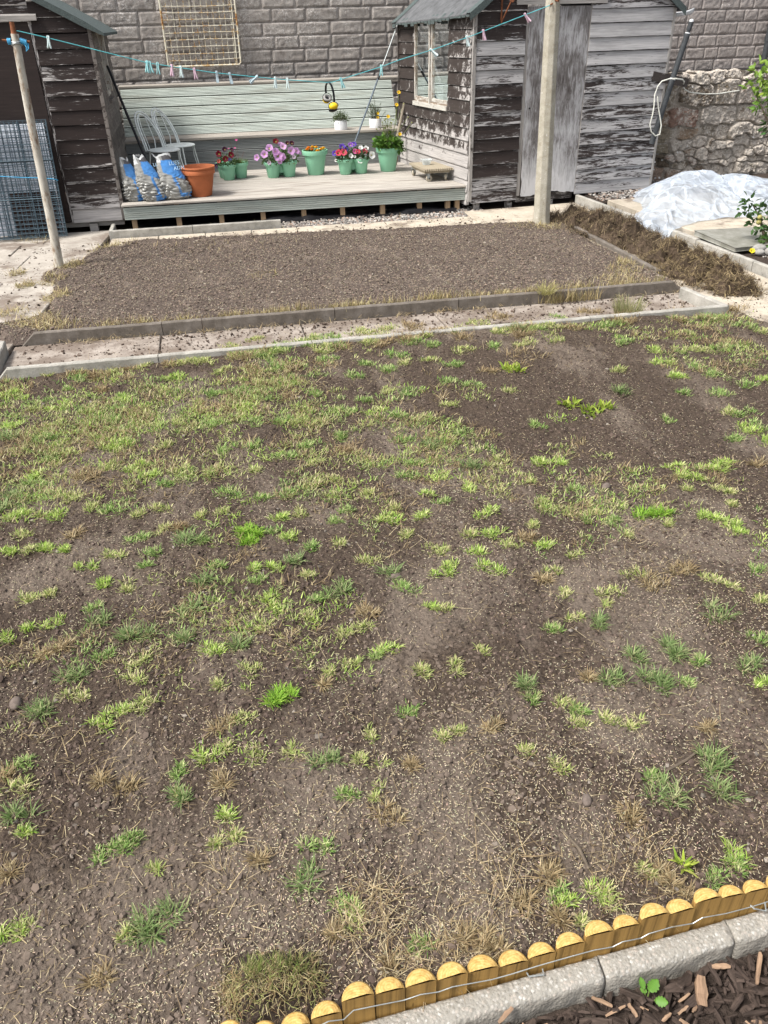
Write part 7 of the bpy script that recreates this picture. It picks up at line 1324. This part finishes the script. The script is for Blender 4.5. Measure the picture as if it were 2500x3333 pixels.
def tuft(x, y, n, L, lab, cols, r=.05, z=.01, lean=(0, .5), w=(.002, .004)):
    a = RNG.uniform(0, 6.28, n); q = r * np.sqrt(RNG.uniform(0, 1, n)); c = np.array(cols)[RNG.integers(0, len(cols), n)] * RNG.uniform(.7, 1.2, (n, 1))
    v, f, c = ribbons(np.stack([x + q * np.cos(a), y + q * np.sin(a), np.full(n, z)], 1), a + RNG.normal(0, .5, n), RNG.uniform(*lean, n), RNG.uniform(*L, n), RNG.uniform(*w, n), c, RNG.uniform(.1, .7, n), 4); tag(npmesh('grass_tuft', v, [f], 'grass_blades', c, origin=(x, y, z)), lab, 'grass tuft')
tuft(3.18, 6.06, 340, (.07, .20), 'tall pale dry grass tuft growing beside the near kerb', [(.46, .44, .24), (.36, .36, .16), (.22, .26, .09), (.50, .46, .28)], .10, .015, (.0, .42), (.004, .008))
tuft(2.66, 6.64, 90, (.07, .15), 'dry weed hanging over the dark kerb of the far bed', [(.50, .46, .20), (.40, .38, .15)], .06, .09, (.2, 1.0), (.004, .007))
wd_ = thing('weed', 'small bright green weed with two leaves growing in the bark by the kerb', 'weed', (.865, .985, -.07))
for (bx, by, bz_, dx, dy, dz, L, w) in ((.862, .987, -.035, .35, .10, .55, .040, .032), (.872, .968, -.05, .3, -.25, .2, .034, .027), (.858, .99, -.045, -.6, .3, .3, .02, .015), (.85, .995, -.035, -.1, .4, .6, .03, .018)):
    mb = MB(); d_ = Vector((dx, dy, dz)).normalized(); s_ = d_.cross(V3(-.2, -.5, .8)).normalized(); u_ = s_.cross(d_); K = 14; mid = []; lf = []; rt = []; cc = (.12, .26, .04)
    for k in range(K + 1):
        t = k / K; ww = w / 2 * (math.sin(PI * min(1, t * 1.02)) ** .6) * (1 - .22 * (k % 3 == 0)); p = Vector((bx, by, bz_)) + d_ * L * t - u_ * L * .25 * t * t; mid.append(mb.add(p, c=tuple(x * 1.25 for x in cc))); lf.append(mb.add(p + s_ * ww + u_ * w * .12, c=cc)); rt.append(mb.add(p - s_ * ww + u_ * w * .12, c=cc))
    for k in range(K): mb.face((mid[k], mid[k + 1], lf[k + 1], lf[k]), 0, True); mb.face((mid[k], rt[k], rt[k + 1], mid[k + 1]), 0, True)
    mb.build('weed_leaf', 'leaf', wd_, sharp=180)
mb = MB()
for q in ((.862, .987, -.035), (.872, .968, -.05), (.85, .995, -.035)): mb.tube([(.862, .985, -.085), q], .0022, 6, (.25, .35, .10))
mb.build('stem', 'leaf', wd_)
